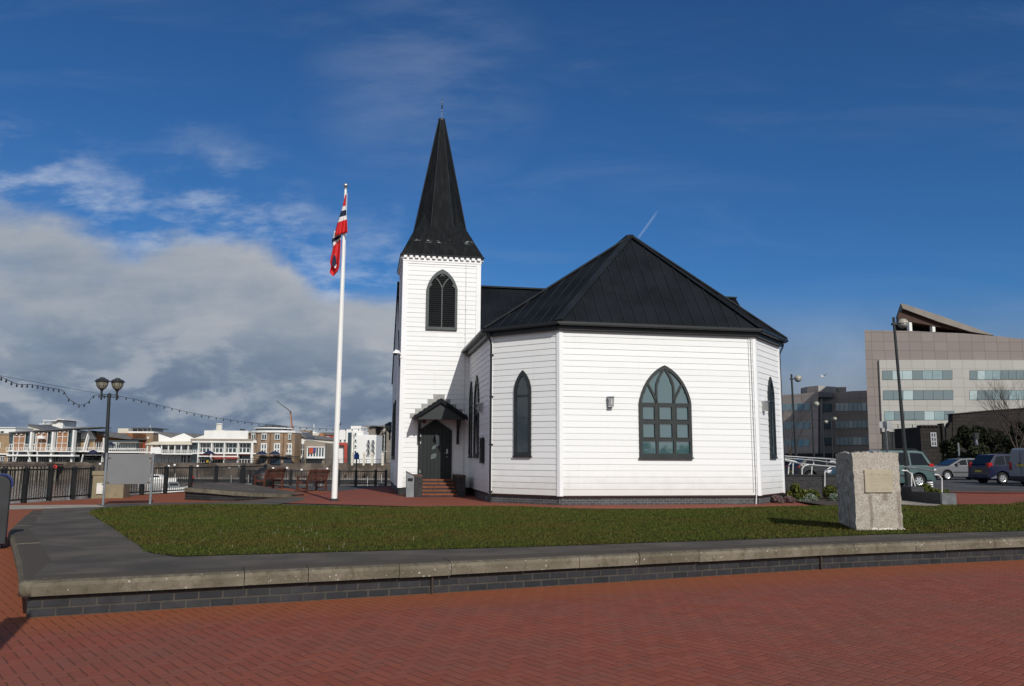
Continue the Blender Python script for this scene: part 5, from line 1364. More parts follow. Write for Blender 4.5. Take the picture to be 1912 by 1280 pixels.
    b.rect('wall', M_fw, 555, 817, 571, 868, .3, 8); b.poly('orange_bay', M_orange, [(553, 812), (557, 812), (560, 838), (553, 848)], -.5, 6); b.rect('orange_panel', mat('orange_render', (.5, .22, .06), .8), 557.5, 818, 561, 838, -.1, .4); b.win(562, 828, 569, 849, 2, 2, M_fdark, dy=.25); b.poly('roof', M_groof, [(552, 811), (560, 803), (572, 815), (572, 818)], -.3, 9); b.rect('chimney', M_tan, 562, 802, 568, 811, 3, 2)
    b = Bld('tan_cinema', 'low tan building with a broad glazed front and a red and blue banner', 'building', 587, 199)
    b.poly('wall', M_fascia, [(568, 823), (571, 821.5), (607, 827), (607, 868), (568, 868)], 0, 9); b.win(574, 835, 605.5, 854, 6, 1, M_fglass, dy=-.05, fw=.3); b.rect('sill', M_fw, 573, 852, 606, 855.5, -.5, .5); b.rect('lintel', M_fw, 574, 833.5, 606, 835, -.4, .4)
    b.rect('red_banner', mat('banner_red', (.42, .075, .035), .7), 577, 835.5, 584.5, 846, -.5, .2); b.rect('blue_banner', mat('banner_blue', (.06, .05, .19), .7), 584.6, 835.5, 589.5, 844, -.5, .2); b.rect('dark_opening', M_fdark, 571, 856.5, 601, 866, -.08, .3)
    b = Bld('cream_terrace', 'cream rendered terrace with slate roof and grouped chimneys behind the flagpole', 'building', 600, 226)
    b.rect('wall', M_cr, 578, 818, 646, 868); b.poly('roof', M_groof, [(576, 818.5), (584, 812), (612, 816), (646, 821), (646, 824)], -.4, 9)
    for x in (612, 619, 632, 638): b.win(x, 826, x+2.4, 833, 1, 2, dy=-.03); b.win(x, 839, x+2.4, 847, 1, 2, dy=-.03); b.win(x, 853, x+2.4, 862, 1, 2, dy=-.03)
    b.rect('chimney', M_tan, 573, 803, 579, 814, 4, 3); b.rect('chimney', M_orange, 596, 808, 604, 818, 5, 3)
    b = Bld('pale_roofline', 'row of pale roofs with a tall white mast, far behind the bowed brick front', 'building', 580, 300)
    b.rect('wall', M_cr, 552, 808, 600, 830); b.rect('penthouse', M_fw, 560, 804, 584, 808.5, 2, 6); b.rect('mast', M_fw, 585.5, 791, 586.5, 808, 1, .3); b.rect('mast_base', M_fw, 583, 806, 590, 808.4, .5, 4); b.win(565, 810, 572, 813, 2, 1)
    b = Bld('red_roof_row', 'row of red brick houses with red roofs just left of the white apartments', 'building', 612, 262)
    b.rect('wall', M_redp, 594, 812, 624, 850); b.poly('roof', M_groof, [(593, 812), (600, 807), (624, 807), (625, 812)], -.3, 9); b.win(600, 815, 604, 820, 1, 1); b.win(610, 815, 614, 820, 1, 1)
    b = Bld('white_apartments', 'modern white apartment block in stepped cubes with a glass stair and a red portal frame', 'building', 668, 215)
    b.rect('low_cube', M_fw, 630, 802, 645, 868, 0, 10); b.rect('stair_cube', M_fw, 645.5, 800.5, 656, 868, -.6, 10); b.rect('stair_glass', M_fglass, 649, 807, 655.5, 868, -.8, .3); b.rect('top_cube', M_fw, 654, 794.8, 673, 868, .4, 10); b.rect('right_cube', M_fw, 661, 811.5, 702, 868, -.4, 10); b.rect('upper_step', M_fw, 660, 804.5, 678.5, 812, 0, 8)
    b.poly('portal_frame', M_redp, [(630.5, 826), (648, 826), (648, 868), (642.5, 868), (642.5, 831), (630.5, 831)], -1.2, 1)
    for x, y in ((634, 820), (642, 820), (662, 820), (662, 830.5), (662, 841), (662, 808)): b.win(x, y, x+3.8, y+5, 1, 1, dy=-.5 if x > 650 else 0)
    for x in (688, 696.5):
        for k in range(3): b.win(x-1.8, 821 + k*9.5, x+2.2, 828 + k*9.5, 1, 1, dy=-.45); b.rail(x-2.4, x+2.8, 824.5 + k*9.5, 829.5 + k*9.5, 4, -1.4, M_groof)
    b.poly('roof_plant', M_groof, [(661, 804.3), (662, 801.5), (664, 801), (665, 803), (668, 803), (668, 804.3)], 2, 1)
    b = Bld('stone_silos', 'pair of tall blunt grey stone towers right of the white apartments', 'building', 710, 236)
    b.rect('left_tower', M_stone, 678, 794.5, 700, 868, 3, 12); b.rect('glass_strip', M_fglass, 673.5, 795, 678, 840, 4, 6)
    c = at(715, 800, 240); g = G(); g.lathe((c.x, 246, 0), [(3.9, 0), (3.9, at(715, 797, 240).z), (4.2, at(715, 796, 240).z), (4.2, at(715, 795, 240).z), (.1, at(715, 791, 240).z)], 20); g.build('round_tower', M_stone, b.o, b.l)
    b.poly('roof', M_groof, [(690, 794.4), (700, 793.6), (712, 795), (712, 796.5), (700, 795.4), (690, 795.8)], 2, 10)
    for k in range(6): b.win(716.5, 801 + k*9, 718.5, 804 + k*9, 1, 1, dy=4.6); b.win(684, 802+k*9, 686, 805+k*9, 1, 1, dy=2.95)
    b.rect('side_tower', M_stone, 721, 791, 742, 868, 1, 14)
    for i, x in enumerate((657.5, 679, 694.5, 714)):
        l = ('pale stone pillar, the first of four right of the flagpole', 'pale stone pillar, the second of four right of the flagpole', 'pale stone pillar, the third of four right of the flagpole', 'pale stone pillar nearest the church, under a thin mast')[i]
        b = Bld('stone_pillar', l, 'pillar', x, 190, 'pale stone pillars on the far quay')
        b.rect('shaft', M_cr, x-1.6, 850, x+1.6, 868.5, 0, .5); b.poly('cap', M_cr, [(x-2, 850), (x-1.7, 846), (x, 843.5), (x+1.7, 846), (x+2, 850)], -.1, .6)
    b = Bld('quay_mast', 'thin white mast rising beside the pillar nearest the church', 'mast', 717, 191); b.rect('pole', M_railw, 716.8, 811, 717.5, 868, 0, .1); b.rect('yard', M_railw, 712, 842, 723, 842.6, 0, .1)
    # tower crane behind
    b = Bld('tower_crane', 'distant crane with orange mast and dark raised jib', 'crane', 545, 420)
    b.poly('mast', mat('crane_orange', (.36, .17, .09), .6), [(544, 806), (546.5, 806), (542.3, 768), (540.8, 768)], 0, 1.5)
    b.poly('jib', M_groof, [(541.8, 769), (542.4, 767), (516, 747.3), (515.6, 748.3)], -.2, 1); b.rect('cab', M_groof, 540.4, 767, 543, 770, -.6, 1.2)
far_quay()
# things along the water's far edge
M_timber = mat('wet_timber', (.055, .042, .034), .8, .4, .6)
def waterside():
    Y = 190; o = thing('timber_jetty', 'dark timber jetty on tall piles below the far left brick buildings', 'jetty', at(40, 866, Y)); l = o.location.copy()
    g = G(); a, b = at(-30, 866, Y), at(88, 866, Y); g.box(a.x, b.x, Y, Y+7, a.z-.5, a.z+.1); g.build('deck', M_timber, o, l)
    for i, x in enumerate(range(-26, 90, 7)):
        p = at(x, 870, Y); g = G(); g.tube([(p.x, Y+.4, -4.6), (p.x, Y+.4, p.z)], .32, 8); g.tube([(p.x, Y+4, -4.6), (p.x, Y+4, p.z)], .32, 8); g.bar((p.x, Y+.4, -2.0), (p.x, Y+4, -2.0), .3, .3); g.build('pile', mat('pale_pile', (.16, .14, .11), .9, .4, .5), o, l)
    Y = 183; o = thing('floating_pontoon', 'long grey floating pontoon moored along the far quay', 'pontoon', at(450, 880, Y)); l = o.location.copy()
    a, b = at(182, 880, Y), at(735, 880, Y); g = G(); g.box(a.x, b.x, Y, Y+3.5, -3.6, -3.2); g.build('deck', mat('pontoon_deck', (.17, .155, .14), .9, .3, .6), o, l); g = G(); g.box(a.x+.3, b.x-.3, Y+.2, Y+3.3, -4.3, -3.6); g.build('float', M_fdark, o, l)
    proto = None
    for x, y in ((187, 866), (315, 870), (326, 868), (369, 870), (402, 872.5), (428, 872.7), (446, 871), (510, 874), (536, 873.5), (563, 877), (611, 875)):
        p = at(x, y, 184)
        if proto is None:
            proto = thing('globe_lamp', 'round white globe lamp on thin dark post above the far pontoon', 'lamp', (p.x, 184, -3.2), 0, 'white globe lamps on the far pontoon')
            G().tube([(0, 0, 0), (0, 0, 2.3)], .06, 6).build('post', M_fdark, proto); G().ball((0, 0, 2.5), .28, 10, 6).build('globe', M_fw, proto, smooth=True); c = proto
        else: c = copy_tree(proto)
        c.location = (p.x, 184, p.z-2.5)
    def boat(label, px, Y, L, hull, cab, rz=0.0, canvas=None):
        p = at(px, 880, Y); o = thing('motor_boat', label, 'boat', (p.x, Y, -4.1), rz, 'small boats moored in the basin')
        g = G(); st = 9; W = L*.17; V = []
        for i in range(st):
            t = i/(st-1); x = -L/2 + L*t; w = W*(1 if t < .55 else max(.03, 1-((t-.55)/.45)**1.8)); hz = .75+.35*t*t
            V += [(x, -w*.7, -.2), (x, -w, hz), (x, w, hz), (x, w*.7, -.2)]
        fs = [(i*4+j, (i+1)*4+j, (i+1)*4+(j+1) % 4, i*4+(j+1) % 4) for i in range(st-1) for j in range(4)] + [(3, 2, 1, 0), tuple(range((st-1)*4, st*4))]
        g.add(V, fs); g.build('hull', hull, o, bevel=.02)
        g = G(); g.prism([(-L*.28, -W*.7, .75), (L*.18, -W*.7, .8), (L*.06, -W*.7, 1.75), (-L*.25, -W*.7, 1.75)], (0, W*1.4, 0)); c = g.build('cabin', cab, o)
        g = G(); g.box(-L*.22, L*.05, -W*.72, W*.72, 1.2, 1.55); g.build('cabin_window', M_fdark, c)
        if canvas: g = G(); g.prism([(-L*.46, -W*.8, .9), (-L*.27, -W*.8, .9), (-L*.27, -W*.8, 1.7), (-L*.40, -W*.8, 1.6)], (0, W*1.6, 0)); g.build('canvas_cover', canvas, o)
        g = G(); g.tube([(-L*.05, 0, 1.75), (-L*.05, 0, 3.0)], .03, 5); g.build('aerial', M_railw, o)
    boat('white cabin cruiser moored under the white twin gable hall', 297, 172, 7.5, M_fw, M_fw, .1)
    boat('small white boat with grey cabin close behind the low curved wall', 330, 124, 4.0, M_fw, M_galv, .5)
    boat('small blue hulled boat with a white cabin behind the railing', 436, 112, 5.2, mat('boat_blue', (.02, .05, .2), .4), M_fw, .3, M_blue)
    boat('white boat with a navy canvas cover left of the black dome', 462, 118, 5.5, M_fw, M_fw, 2.6, M_blue)
    boat('small dark green boat with yellow cabin between the two benches', 545, 108, 4.8, mat('boat_green', (.02, .07, .05), .5), mat('boat_yellow', (.5, .33, .03), .5), .2)
    boat('white open boat with navy cabin just left of the flagpole base', 604, 104, 5.0, M_fw, M_blue, .4)
    boat('light grey boat moored right of the signpost with the blue head', 690, 110, 5.4, M_galv, M_fw, -.3, M_blue)
    boat('small white boat moored beside the church wall', 715, 128, 4.6, M_fw, M_groof, .6)
    p = at(357.5, 891, 182.3); o = thing('mooring_buoy', 'round red buoy at the pontoon edge, behind the left end of the low wall', 'buoy', (p.x, 182.3, p.z))
    G().ball((0, 0, 0), .52, 12, 8).build('float', mat('buoy_red', (.6, .03, .02), .45), o, smooth=True); G().tube([(0, 0, -.5), (0, 0, -4.4-p.z)], .05, 5).build('chain', M_fdark, o)
    p = at(103, 871.5, 189); o = thing('lifebelt_post', 'round red lifebelt on a short post at the end of the dark jetty', 'lifebelt', (p.x, 189, p.z))
    G().tube([(0, .12, -2.6), (0, .12, .3)], .06, 6).build('post', M_fdark, o); g = G(); g.tube([(.36*math.cos(t*.524), 0, .36*math.sin(t*.524)) for t in range(13)], .13, 6); g.build('ring', MATS['buoy_red'], o, smooth=True)
    for i, (px, col, lab) in enumerate(((389, M_blue, 'tall closed navy parasol in front of the glazed restaurant'), (488, M_blue, 'closed navy parasol below the bowed brick front, the left one'), (512, M_blue, 'closed navy parasol below the middle of the bowed brick front'), (172, M_blue, 'navy parasol outside the gabled restaurant'))):
        p = at(px, 868, 196); o = thing('parasol', lab, 'parasol', (p.x, 196, 0), 0, 'navy parasols along the far quay')
        G().tube([(0, 0, 0), (0, 0, 2.9)], .04, 6).build('pole', M_fdark, o)
        G().lathe((0, 0, 0), [(1.5, 2.1), (1.45, 2.2), (.7, 2.7), (.03, 2.95)], 8).build('canopy', col, o)
waterside()
def far_fence():
    a, b = at(-30, 858, 198.5), at(735, 858, 198.5); o = thing('quay_railing', 'long dark railing along the top of the far quay', 'railing', (a.x, 198.5, 0)); g = G()
    g.box(0, b.x-a.x, 0, .06, 1.0, 1.1); g.box(0, b.x-a.x, .005, .05, .55, .6); n = 60
    for i in range(n+1): x = (b.x-a.x)*i/n; g.box(x-.05, x+.05, .0, .055, 0, 1.0)
    g.build('rails', M_fdark, o)
far_fence()
# ---------------------------------------------------------------- right side: car park, ramp, planting
ZC = .27
def stone_panels(name, c1, c2, joint, w, h):
    return brick_mat(name, c1, c2, joint, w, h, .035, .75, .15, 0.0, .12)
park = [(13.5, 33.2), (19, 32.6), (26, 33.0), (36, 32.5), (70, 36), (120, 60), (120, 116), (8, 116), (6, 70), (9, 40)]
tag(sheet('car_park', park, M_asph, dz=ZC), kind='structure')
M_mark = mat('road_paint', (.42, .41, .38), .8, .2, 3)
g = G()
for px, Y0 in ((0, 0),):
    pass
def mark(a, b, w=.1):
    a, b = Vector(a), Vector(b); n = (b-a).normalized(); n = Vector((-n.y, n.x))*w/2
    g.add([(*(a-n), ZC+.004), (*(a+n), ZC+.004), (*(b+n), ZC+.004), (*(b-n), ZC+.004)], [(0, 1, 2, 3)])
for k in range(7): mark((20.5+k*.45, 43.3+k*2.5), (26.0+k*.45, 44.3+k*2.5))
mark((22, 40.2), (32, 42.0)); mark((22, 36.4), (40, 36.0))
tag(g.build('parking_lines', M_mark), kind='structure')
# sloping brick path up to the car park
pp = [gp(1757, 943), gp(1885, 942), gp(1896, 933)]; q = [at(1768, 912, 33.4), at(1912, 916, 33.0), at(1990, 917, 33.0)]
g = G(); A = [(pp[0].x, pp[0].y, pp[0].z+.02), (pp[1].x, pp[1].y, pp[1].z+.02), (pp[2].x+1.5, pp[2].y+.4, pp[2].z+.02), (29, 33.0, ZC+.008), (16.6, 33.0, ZC+.008)]
g.add(A, [(0, 1, 2, 3, 4)]); g.add([(A[4][0], A[4][1], ZC+.008), (A[3][0], A[3][1], ZC+.008), (29.2, 33.5, ZC+.008), (16.6, 33.6, ZC+.008)], [(0, 1, 2, 3)])
tag(g.build('ramp_paving', M_pave2), kind='structure')
g = G(); a = gp(1560, 946); g.add([(a.x, a.y, .012+a.z), (pp[0].x, pp[0].y, pp[0].z+.012), (pp[0].x+.3, pp[0].y+3.2, .03), (13.3, 33.4, .02), (10.6, 31.5, .02)], [(0, 1, 2, 3, 4)])
tag(g.build('soil_bed', mat('dark_soil', (.045, .03, .022), .95, .4, 5, 1, 30)), kind='structure')
# ramp walls with hooked handrails
def wall_thing(name, label, pts, tops, th, m, cap=None):
    o0 = Vector(pts[0]); o = thing(name, label, 'wall', o0); g = G(); gc = G()
    for i in range(len(pts)-1):
        a, b = Vector(pts[i])-o0, Vector(pts[i+1])-o0; d = (b-a).normalized(); n = Vector((-d.y, d.x, 0))*th
        za, zb = tops[i]-o0.z, tops[i+1]-o0.z
        V = [a+Vector((0, 0, -.15)), b+Vector((0, 0, -.15)), b+n+Vector((0, 0, -.15)), a+n+Vector((0, 0, -.15)), Vector((a.x, a.y, za)), Vector((b.x, b.y, zb)), Vector((b.x+n.x, b.y+n.y, zb)), Vector((a.x+n.x, a.y+n.y, za))]
        g.add(V, [(0, 3, 2, 1), (4, 5, 6, 7), (0, 1, 5, 4), (1, 2, 6, 5), (2, 3, 7, 6), (3, 0, 4, 7)])
        if cap:
            e = d*.03; k = n.normalized()*.03; up = Vector((0, 0, .07))
            W = [V[4]-k-e, V[5]-k+e, V[6]+k+e, V[7]+k-e]; gc.add([p+Vector((0, 0, .001)) for p in W] + [p+up for p in W], [(0, 3, 2, 1), (4, 5, 6, 7), (0, 1, 5, 4), (1, 2, 6, 5), (2, 3, 7, 6), (3, 0, 4, 7)])
    g.build('brickwork', m, o)
    if cap: gc.build('capping', cap, o)
    return o
M_dark = mat('dark_paint_wall', (.016, .016, .018), .8, .25, 1.5)
w0 = gp(1684, 934); w1 = gp(1756, 942.5)
wa = w0.lerp(w1, .30); wb = w0.lerp(w1, .305)
top0 = at(1684, 907, w0.y).z; topa = at(1705, 909, wa.y).z; topb = at(1706, 917.5, wb.y).z; top1 = at(1756, 920, w1.y).z
rwall = wall_thing('ramp_wall', 'low dark wall with light end face beside the granite stone, sloping down to the brick path', [w0, wa, wb, w1], [top0, topa, topb, top1], .42, M_dbrick, None)
ce = [gp(x, y) for x, y in ((1682, 934.5), (1757, 943), (1748, 946), (1720, 945.5), (1682, 943))]
tag(G().add([(p.x, p.y, p.z+.03) for p in ce], [(0, 1, 2, 3, 4)]).build('concrete_edging', M_cream), kind='structure')
g = G(); d = (Vector((w1.x, w1.y, 0))-Vector((w0.x, w0.y, 0))).normalized(); n = Vector((-d.y, d.x, 0)); e = w1-w0
g.obox(e + d*.03 + Vector((0, 0, -.05)), d*.18, n*.42, Vector((0, 0, top1-w1.z+.05))); g.build('end_block', mat('grey_block', (.15, .155, .16), .8, .2, 5), rwall)
l0, l1 = Vector((10.9, 32.6, 0)), Vector((14.6, 33.6, .1))
z_l = at(1480, 888, 32.8).z
wall_thing('ramp_wall', 'dark ramp wall behind the shrubs, between the church and the granite stone', [l0, l1, Vector((16.0, 33.9, .15))], [z_l, z_l-.05, z_l-.12], .3, M_dbrick, M_dark)
M_hand = mat('handrail_white', (.60, .60, .58), .35, .1, 3); M_hand2 = mat('handrail_grey', (.22, .225, .23), .35, .1, 3, metal=.4)
def handrail(label, runs, hooks):
    p0 = at(*runs[0][0][:3]); o = thing('handrail', label, 'handrail', p0, 0, 'tubular handrails of the ramp')
    for r in runs: G().tube([at(*q) - p0 for q in r], .028, 8).build('rail', M_hand2, o)
    for h in hooks: G().tube([at(*q) - p0 for q in h], .026, 8).build('hooked_post', M_hand, o)
handrail('tubular handrail with white hooked posts along the dark wall by the church', [[(1462, 854.5, 33.5), (1530, 860, 33.7), (1568, 866, 33.8)], [(1462, 859, 32.6), (1500, 866, 32.7), (1568, 872, 32.8)], [(1462, 851, 35), (1568, 858, 35.2)]],
    [[(1464, 857, 32.9), (1484, 861, 32.9), (1498, 868, 32.9), (1497.5, 876, 32.9), (1497, 912, 32.9)], [(1510, 867, 32.7), (1502, 869, 32.7), (1497, 876, 32.7)], [(1555, 870, 33), (1546, 875, 33), (1540, 882, 33), (1540, 914, 33)],
     [(1520, 864, 34), (1516, 870, 34), (1515, 890, 34)], [(1478, 862, 34), (1473, 868, 34), (1471.5, 890, 34)], [(1481, 862, 33.8), (1480, 891, 33.8)], [(1550, 861, 35), (1558, 861, 35), (1563, 867, 35), (1563, 890, 35)]])
handrail('tubular handrail with white hooked posts on the sloping wall right of the granite stone', [[(1684, 870.5, 33.2), (1712, 874, 33), (1747, 880, 32.6)]],
    [[(1684, 878, 32.5), (1694, 878.5, 32.5), (1702, 885, 32.5), (1702, 909, 32.5)], [(1702, 882, 32.6), (1709, 909, 32.6)], [(1745, 885.5, 32), (1752, 886, 32), (1758.5, 893, 32), (1759, 919, 32)]])
# bollard, small dark planter box
c = gp(1737, 918); c = Vector((at(1737, 916, 33.5).x, 33.5, ZC)); o = thing('bollard', 'short black bollard with white bands beside the green people carrier', 'bollard', c)
hb = at(1737, 896, 33.5).z - ZC; g = G(); g.lathe((0, 0, 0), [(.115, 0), (.115, hb-.02), (.10, hb), (.01, hb+.01)], 16); g.build('post', M_black, o)
for k in range(3): g = G(); g.lathe((0, 0, 0), [(.118, hb-.12-k*.085), (.120, hb-.115-k*.085), (.120, hb-.07-k*.085), (.118, hb-.065-k*.085)], 16); g.build('white_band', M_trim, o)
c = gp(1765, 941); o = thing('pavement_sign', 'small dark leaning board at the foot of the sloping wall', 'board', c)
zt = at(1765, 922, c.y).z-c.z; g = G(); g.prism([(-.02, -.1, 0), (.34, -.1, 0), (.42, .12, zt), (.04, .12, zt)], (0, .04, 0)); g.build('board', mat('board_brown', (.035, .022, .018), .6), o); g = G(); g.prism([(.03, -.12, .04), (.31, -.12, .04), (.36, .08, zt-.06), (.08, .08, zt-.06)], (0, .005, 0)); g.build('panel', mat('board_panel', (.07, .03, .025), .5), o)
# shrubs of the bed: leaf clumps over a low mound
def leaf_mat(name, cols):
    m = bpy.data.materials.new(name); m.use_nodes = True; t = NT(m.node_tree); b = t.n['Principled BSDF']
    r = t.node('ShaderNodeNewGeometry').outputs['Random Per Island']; k = len(cols)-1
    t.put(b.inputs['Base Color'], t.ramp(r, [(i/k, c) for i, c in enumerate(cols)])); b.inputs['Roughness'].default_value = .7; b.inputs['Specular IOR Level'].default_value = .2
    return m
L_green = leaf_mat('leaf_green', [(.030, .045, .010), (.055, .075, .014), (.11, .12, .02), (.15, .14, .03)])
L_heath = leaf_mat('leaf_heather', [(.10, .06, .065), (.17, .10, .11), (.22, .15, .14), (.09, .09, .05)])
L_sage = leaf_mat('leaf_sage', [(.10, .13, .09), (.16, .19, .14), (.21, .24, .18)])
L_dark = leaf_mat('leaf_evergreen', [(.006, .010, .005), (.012, .018, .008), (.026, .032, .013), (.055, .055, .026)])
M_bark = mat('bark', (.050, .036, .027), .9, .3, 8)
def leaves(name, m, parent, blobs, n, size, stretch=1.0):
    """many small leaf faces scattered through a cluster of ellipsoids (local coordinates)"""
    bl = np.array([(x, y, z, rx, ry, rz) for x, y, z, rx, ry, rz in blobs]); vol = bl[:, 3]*bl[:, 4]*bl[:, 5]; pick = rng.choice(len(bl), n, p=vol/vol.sum())
    u = rng.normal(size=(n, 3)); u /= np.linalg.norm(u, axis=1)[:, None]; r = rng.uniform(.55, 1.06, n)[:, None]
    C = bl[pick, :3] + u*r*bl[pick, 3:]
    a = rng.normal(size=(n, 3)); a /= np.linalg.norm(a, axis=1)[:, None]; b = np.cross(a, rng.normal(size=(n, 3))); b /= np.linalg.norm(b, axis=1)[:, None]
    s = (size*rng.uniform(.6, 1.4, n))[:, None]
    V = np.stack([C - a*s*stretch, C + b*s*.55, C + a*s*stretch, C - b*s*.55], 1).reshape(-1, 3)
    o = fast_mesh(name, V, n, 4, m); o.parent = parent; return o
def shrub(label, px0, px1, pyt, pyb, Y, m, n, size, cat='shrub', group='shrubs in the bed beside the church', name='shrub'):
    a = at(px0, pyb, Y); b = at(px1, pyb, Y); h = at(px0, pyt, Y).z - a.z; w = (b.x-a.x)/2
    o = thing(name, label, cat, (a.x+w, Y, a.z), 0, group); bl = []
    for k in range(max(3, int(w*5))):
        x = random.uniform(-w*.75, w*.75); hh = h*random.uniform(.6, 1.0)*(1-.4*(abs(x)/w)**2); bl.append((x, random.uniform(-.3, .3), hh*.5, max(.16, w*.32), .35, hh*.55))
    leaves('foliage', m, o, bl, n, size)
    G().tube([(0, 0, -.1), (.02, 0, h*.3), (.1, .05, h*.7)], [.04, .03, .01], 6).build('stem', M_bark, o)
shrub('purple heather mound at the corner of the church plinth', 1442, 1494, 922, 942, 29.2, L_heath, 6000, .045)
shrub('bright green shrub behind the heather, nearest the church', 1464, 1514, 900, 934, 31.6, L_green, 5000, .06)
shrub('bright green shrub just left of the granite stone', 1506, 1574, 897, 934, 31.7, L_green, 6000, .06)
shrub('grey green rounded mound in front of the green shrubs', 1496, 1544, 918, 940, 30.2, L_sage, 4500, .04)
shrub('small grey green tuft against the granite stone', 1546, 1578, 922, 940, 30.0, L_sage, 2000, .04)
shrub('small flat grey green tuft between heather and rounded mound', 1486, 1508, 930, 940, 30.1, L_sage, 1500, .04)
shrub('small green shrub on the sloping wall beside the bollard', 1715, 1735, 902, 920, 33.0, L_green, 1500, .05)
shrub('low pale tuft on the sloping wall right of the bollard', 1743, 1760, 912, 920, 32.6, L_green, 800, .05)
# ---------------------------------------------------------------- vehicles
M_tyre = mat('tyre', (.012, .012, .013), .85, .2, 20); M_rim = mat('alloy_rim', (.62, .63, .64), .3, .05, 8, metal=.7); M_cglass = glass_mat('car_glass', (.006, .008, .010), 1.4, .02)
M_tail = mat('tail_light', (.35, .012, .012), .2, .1, 8); M_plate = mat('yellow_plate', (.55, .40, .05), .5); M_head = mat('clear_lamp', (.6, .6, .62), .15, .05); M_trimb = mat('black_plastic_trim', (.018, .018, .02), .6)
def paint(name, c, coat=.3):
    m = mat(name, c, .4, .05, 2, metal=.0, spec=.35); m.node_tree.nodes['Principled BSDF'].inputs['Coat Weight'].default_value = coat; return m
def car(label, cat, loc, rz, p, body_m, name='parked_car'):
    """side profile swept across the width; the glasshouse leans in; x runs from tail (0) to nose (L)"""
    o = thing(name, label, cat, loc, rz, 'vehicles in the car park'); L, W = p['L'], p['W']; w = W/2
    low, roof = p['low'], p['roof']          # (x, z) lists: body shoulder line tail->nose, roof line tail->nose
    wr, wx = p['wr'], p['wx']
    def side(y, inset=0.0):
        b = []
        return b
    # lower body with wheel arches
    bot = [(.0, .42), (.04, .27)]
    for x in sorted(wx):
        bot += [(x-wr-.09, .20)] + [(x + (wr+.07)*math.cos(math.pi - k*math.pi/8), wr + (wr+.07)*math.sin(math.pi - k*math.pi/8)) for k in range(9)] + [(x+wr+.09, .20)]
    bot += [(L-.04, .25), (L, .40)]
    prof = bot + low[::-1]
    g = G(); n = len(prof)
    yy = [(-w, .0), (-w*.985, .03)]
    V = []
    for s in (-1, 1):
        for x, z in prof:
            tuck = .05*max(0, (z-.62)) + (.035 if z < .3 else 0)
            V.append((x, s*(w-tuck), z))
    g.add(V, [tuple(range(n)), tuple(range(2*n-1, n-1, -1))] + [(i, n+i, n+(i+1) % n, (i+1) % n) for i in range(n)])
    bd = g.build('body', body_m, o, bevel=.035)
    # cabin
    g = G(); n = len(roof); V = []
    zb = min(z for x, z in roof); zt = max(z for x, z in roof)
    ins = lambda z: .06 + .15*(z-zb)/(zt-zb)
    for s in (-1, 1): V += [(x, s*(w-ins(z)), z) for x, z in roof]
    g.add(V, [tuple(range(n)), tuple(range(2*n-1, n-1, -1))] + [(i, n+i, n+(i+1) % n, (i+1) % n) for i in range(n)])
    g.build('cabin', body_m, o, bevel=.03)
    # side glass
    for s in (-1, 1):
        for pane in p['panes']:
            g = G(); f = [(x, s*(w-ins(z)+.006), z) for x, z in pane]; g.prism(f, (0, s*.006, 0)); g.build('side_window', M_cglass, o)
    # rear and front screens
    for key, nm in (('rear', 'rear_screen'), ('front', 'windscreen')):
        if key in p:
            (xa, za), (xb, zb2) = p[key]; d = Vector((xb-xa, 0, zb2-za)).normalized(); nn = Vector((-d.z, 0, d.x)) if key == 'rear' else Vector((d.z, 0, -d.x))
            if key == 'front' and nn.x < 0: nn = -nn
            if key == 'rear' and nn.x > 0: nn = -nn
            ya, yb = w-ins(max(za, zb))-.10, w-ins(max(zb, zb2))-.10
            q = [Vector((xa, -ya, za)), Vector((xa, ya, za)), Vector((xb, yb, zb2)), Vector((xb, -yb, zb2))]; g = G(); g.prism([v+nn*.012 for v in q], nn*.01); g.build(nm, M_cglass, o)
    for x in wx:
        for s in (-1, 1):
            wh = bpy.data.objects.new('wheel', None); COL.objects.link(wh); wh.parent = o; wh.location = (x, s*(w-.12), wr)
            g = G(); pr = [(wr*.62, -.10), (wr*.9, -.115), (wr, -.08), (wr, .08), (wr*.9, .115), (wr*.62, .10)]
            vs = [(r*math.cos(2*math.pi*k/20), y, r*math.sin(2*math.pi*k/20)) for r, y in pr for k in range(20)]
            g.add(vs, [(i*20+k, i*20+(k+1) % 20, (i+1)*20+(k+1) % 20, (i+1)*20+k) for i in range(5) for k in range(20)]); g.build('tyre', M_tyre, wh)
            g = G(); rr = wr*.63
            for k in range(6):
                t = 2*math.pi*k/6; c, sn = math.cos(t), math.sin(t); g.obox((c*.03 - sn*.045, s*.075-.012, sn*.03 + c*.045), (c*(rr-.04), 0, sn*(rr-.04)), (sn*.09, 0, -c*.09), (0, .024, 0))
            vs = [(r*math.cos(2*math.pi*k/20), s*y, r*math.sin(2*math.pi*k/20)) for r, y in ((rr, .10), (rr*.86, .09), (rr*.86, .05), (.001, .045)) for k in range(20)]
            g.add(vs, [(i*20+k, i*20+(k+1) % 20, (i+1)*20+(k+1) % 20, (i+1)*20+k) for i in (0, 1) for k in range(20)])
            vs = [(.07*math.cos(2*math.pi*k/10), s*.085, .07*math.sin(2*math.pi*k/10)) for k in range(10)]; g.add(vs, [tuple(range(10))])
            g.build('rim', M_rim, wh)
            g = G(); vs = [(rr*math.cos(2*math.pi*k/20), s*.03, rr*math.sin(2*math.pi*k/20)) for k in range(20)]; g.add(vs, [tuple(range(20))]); g.build('brake', M_trimb, wh)
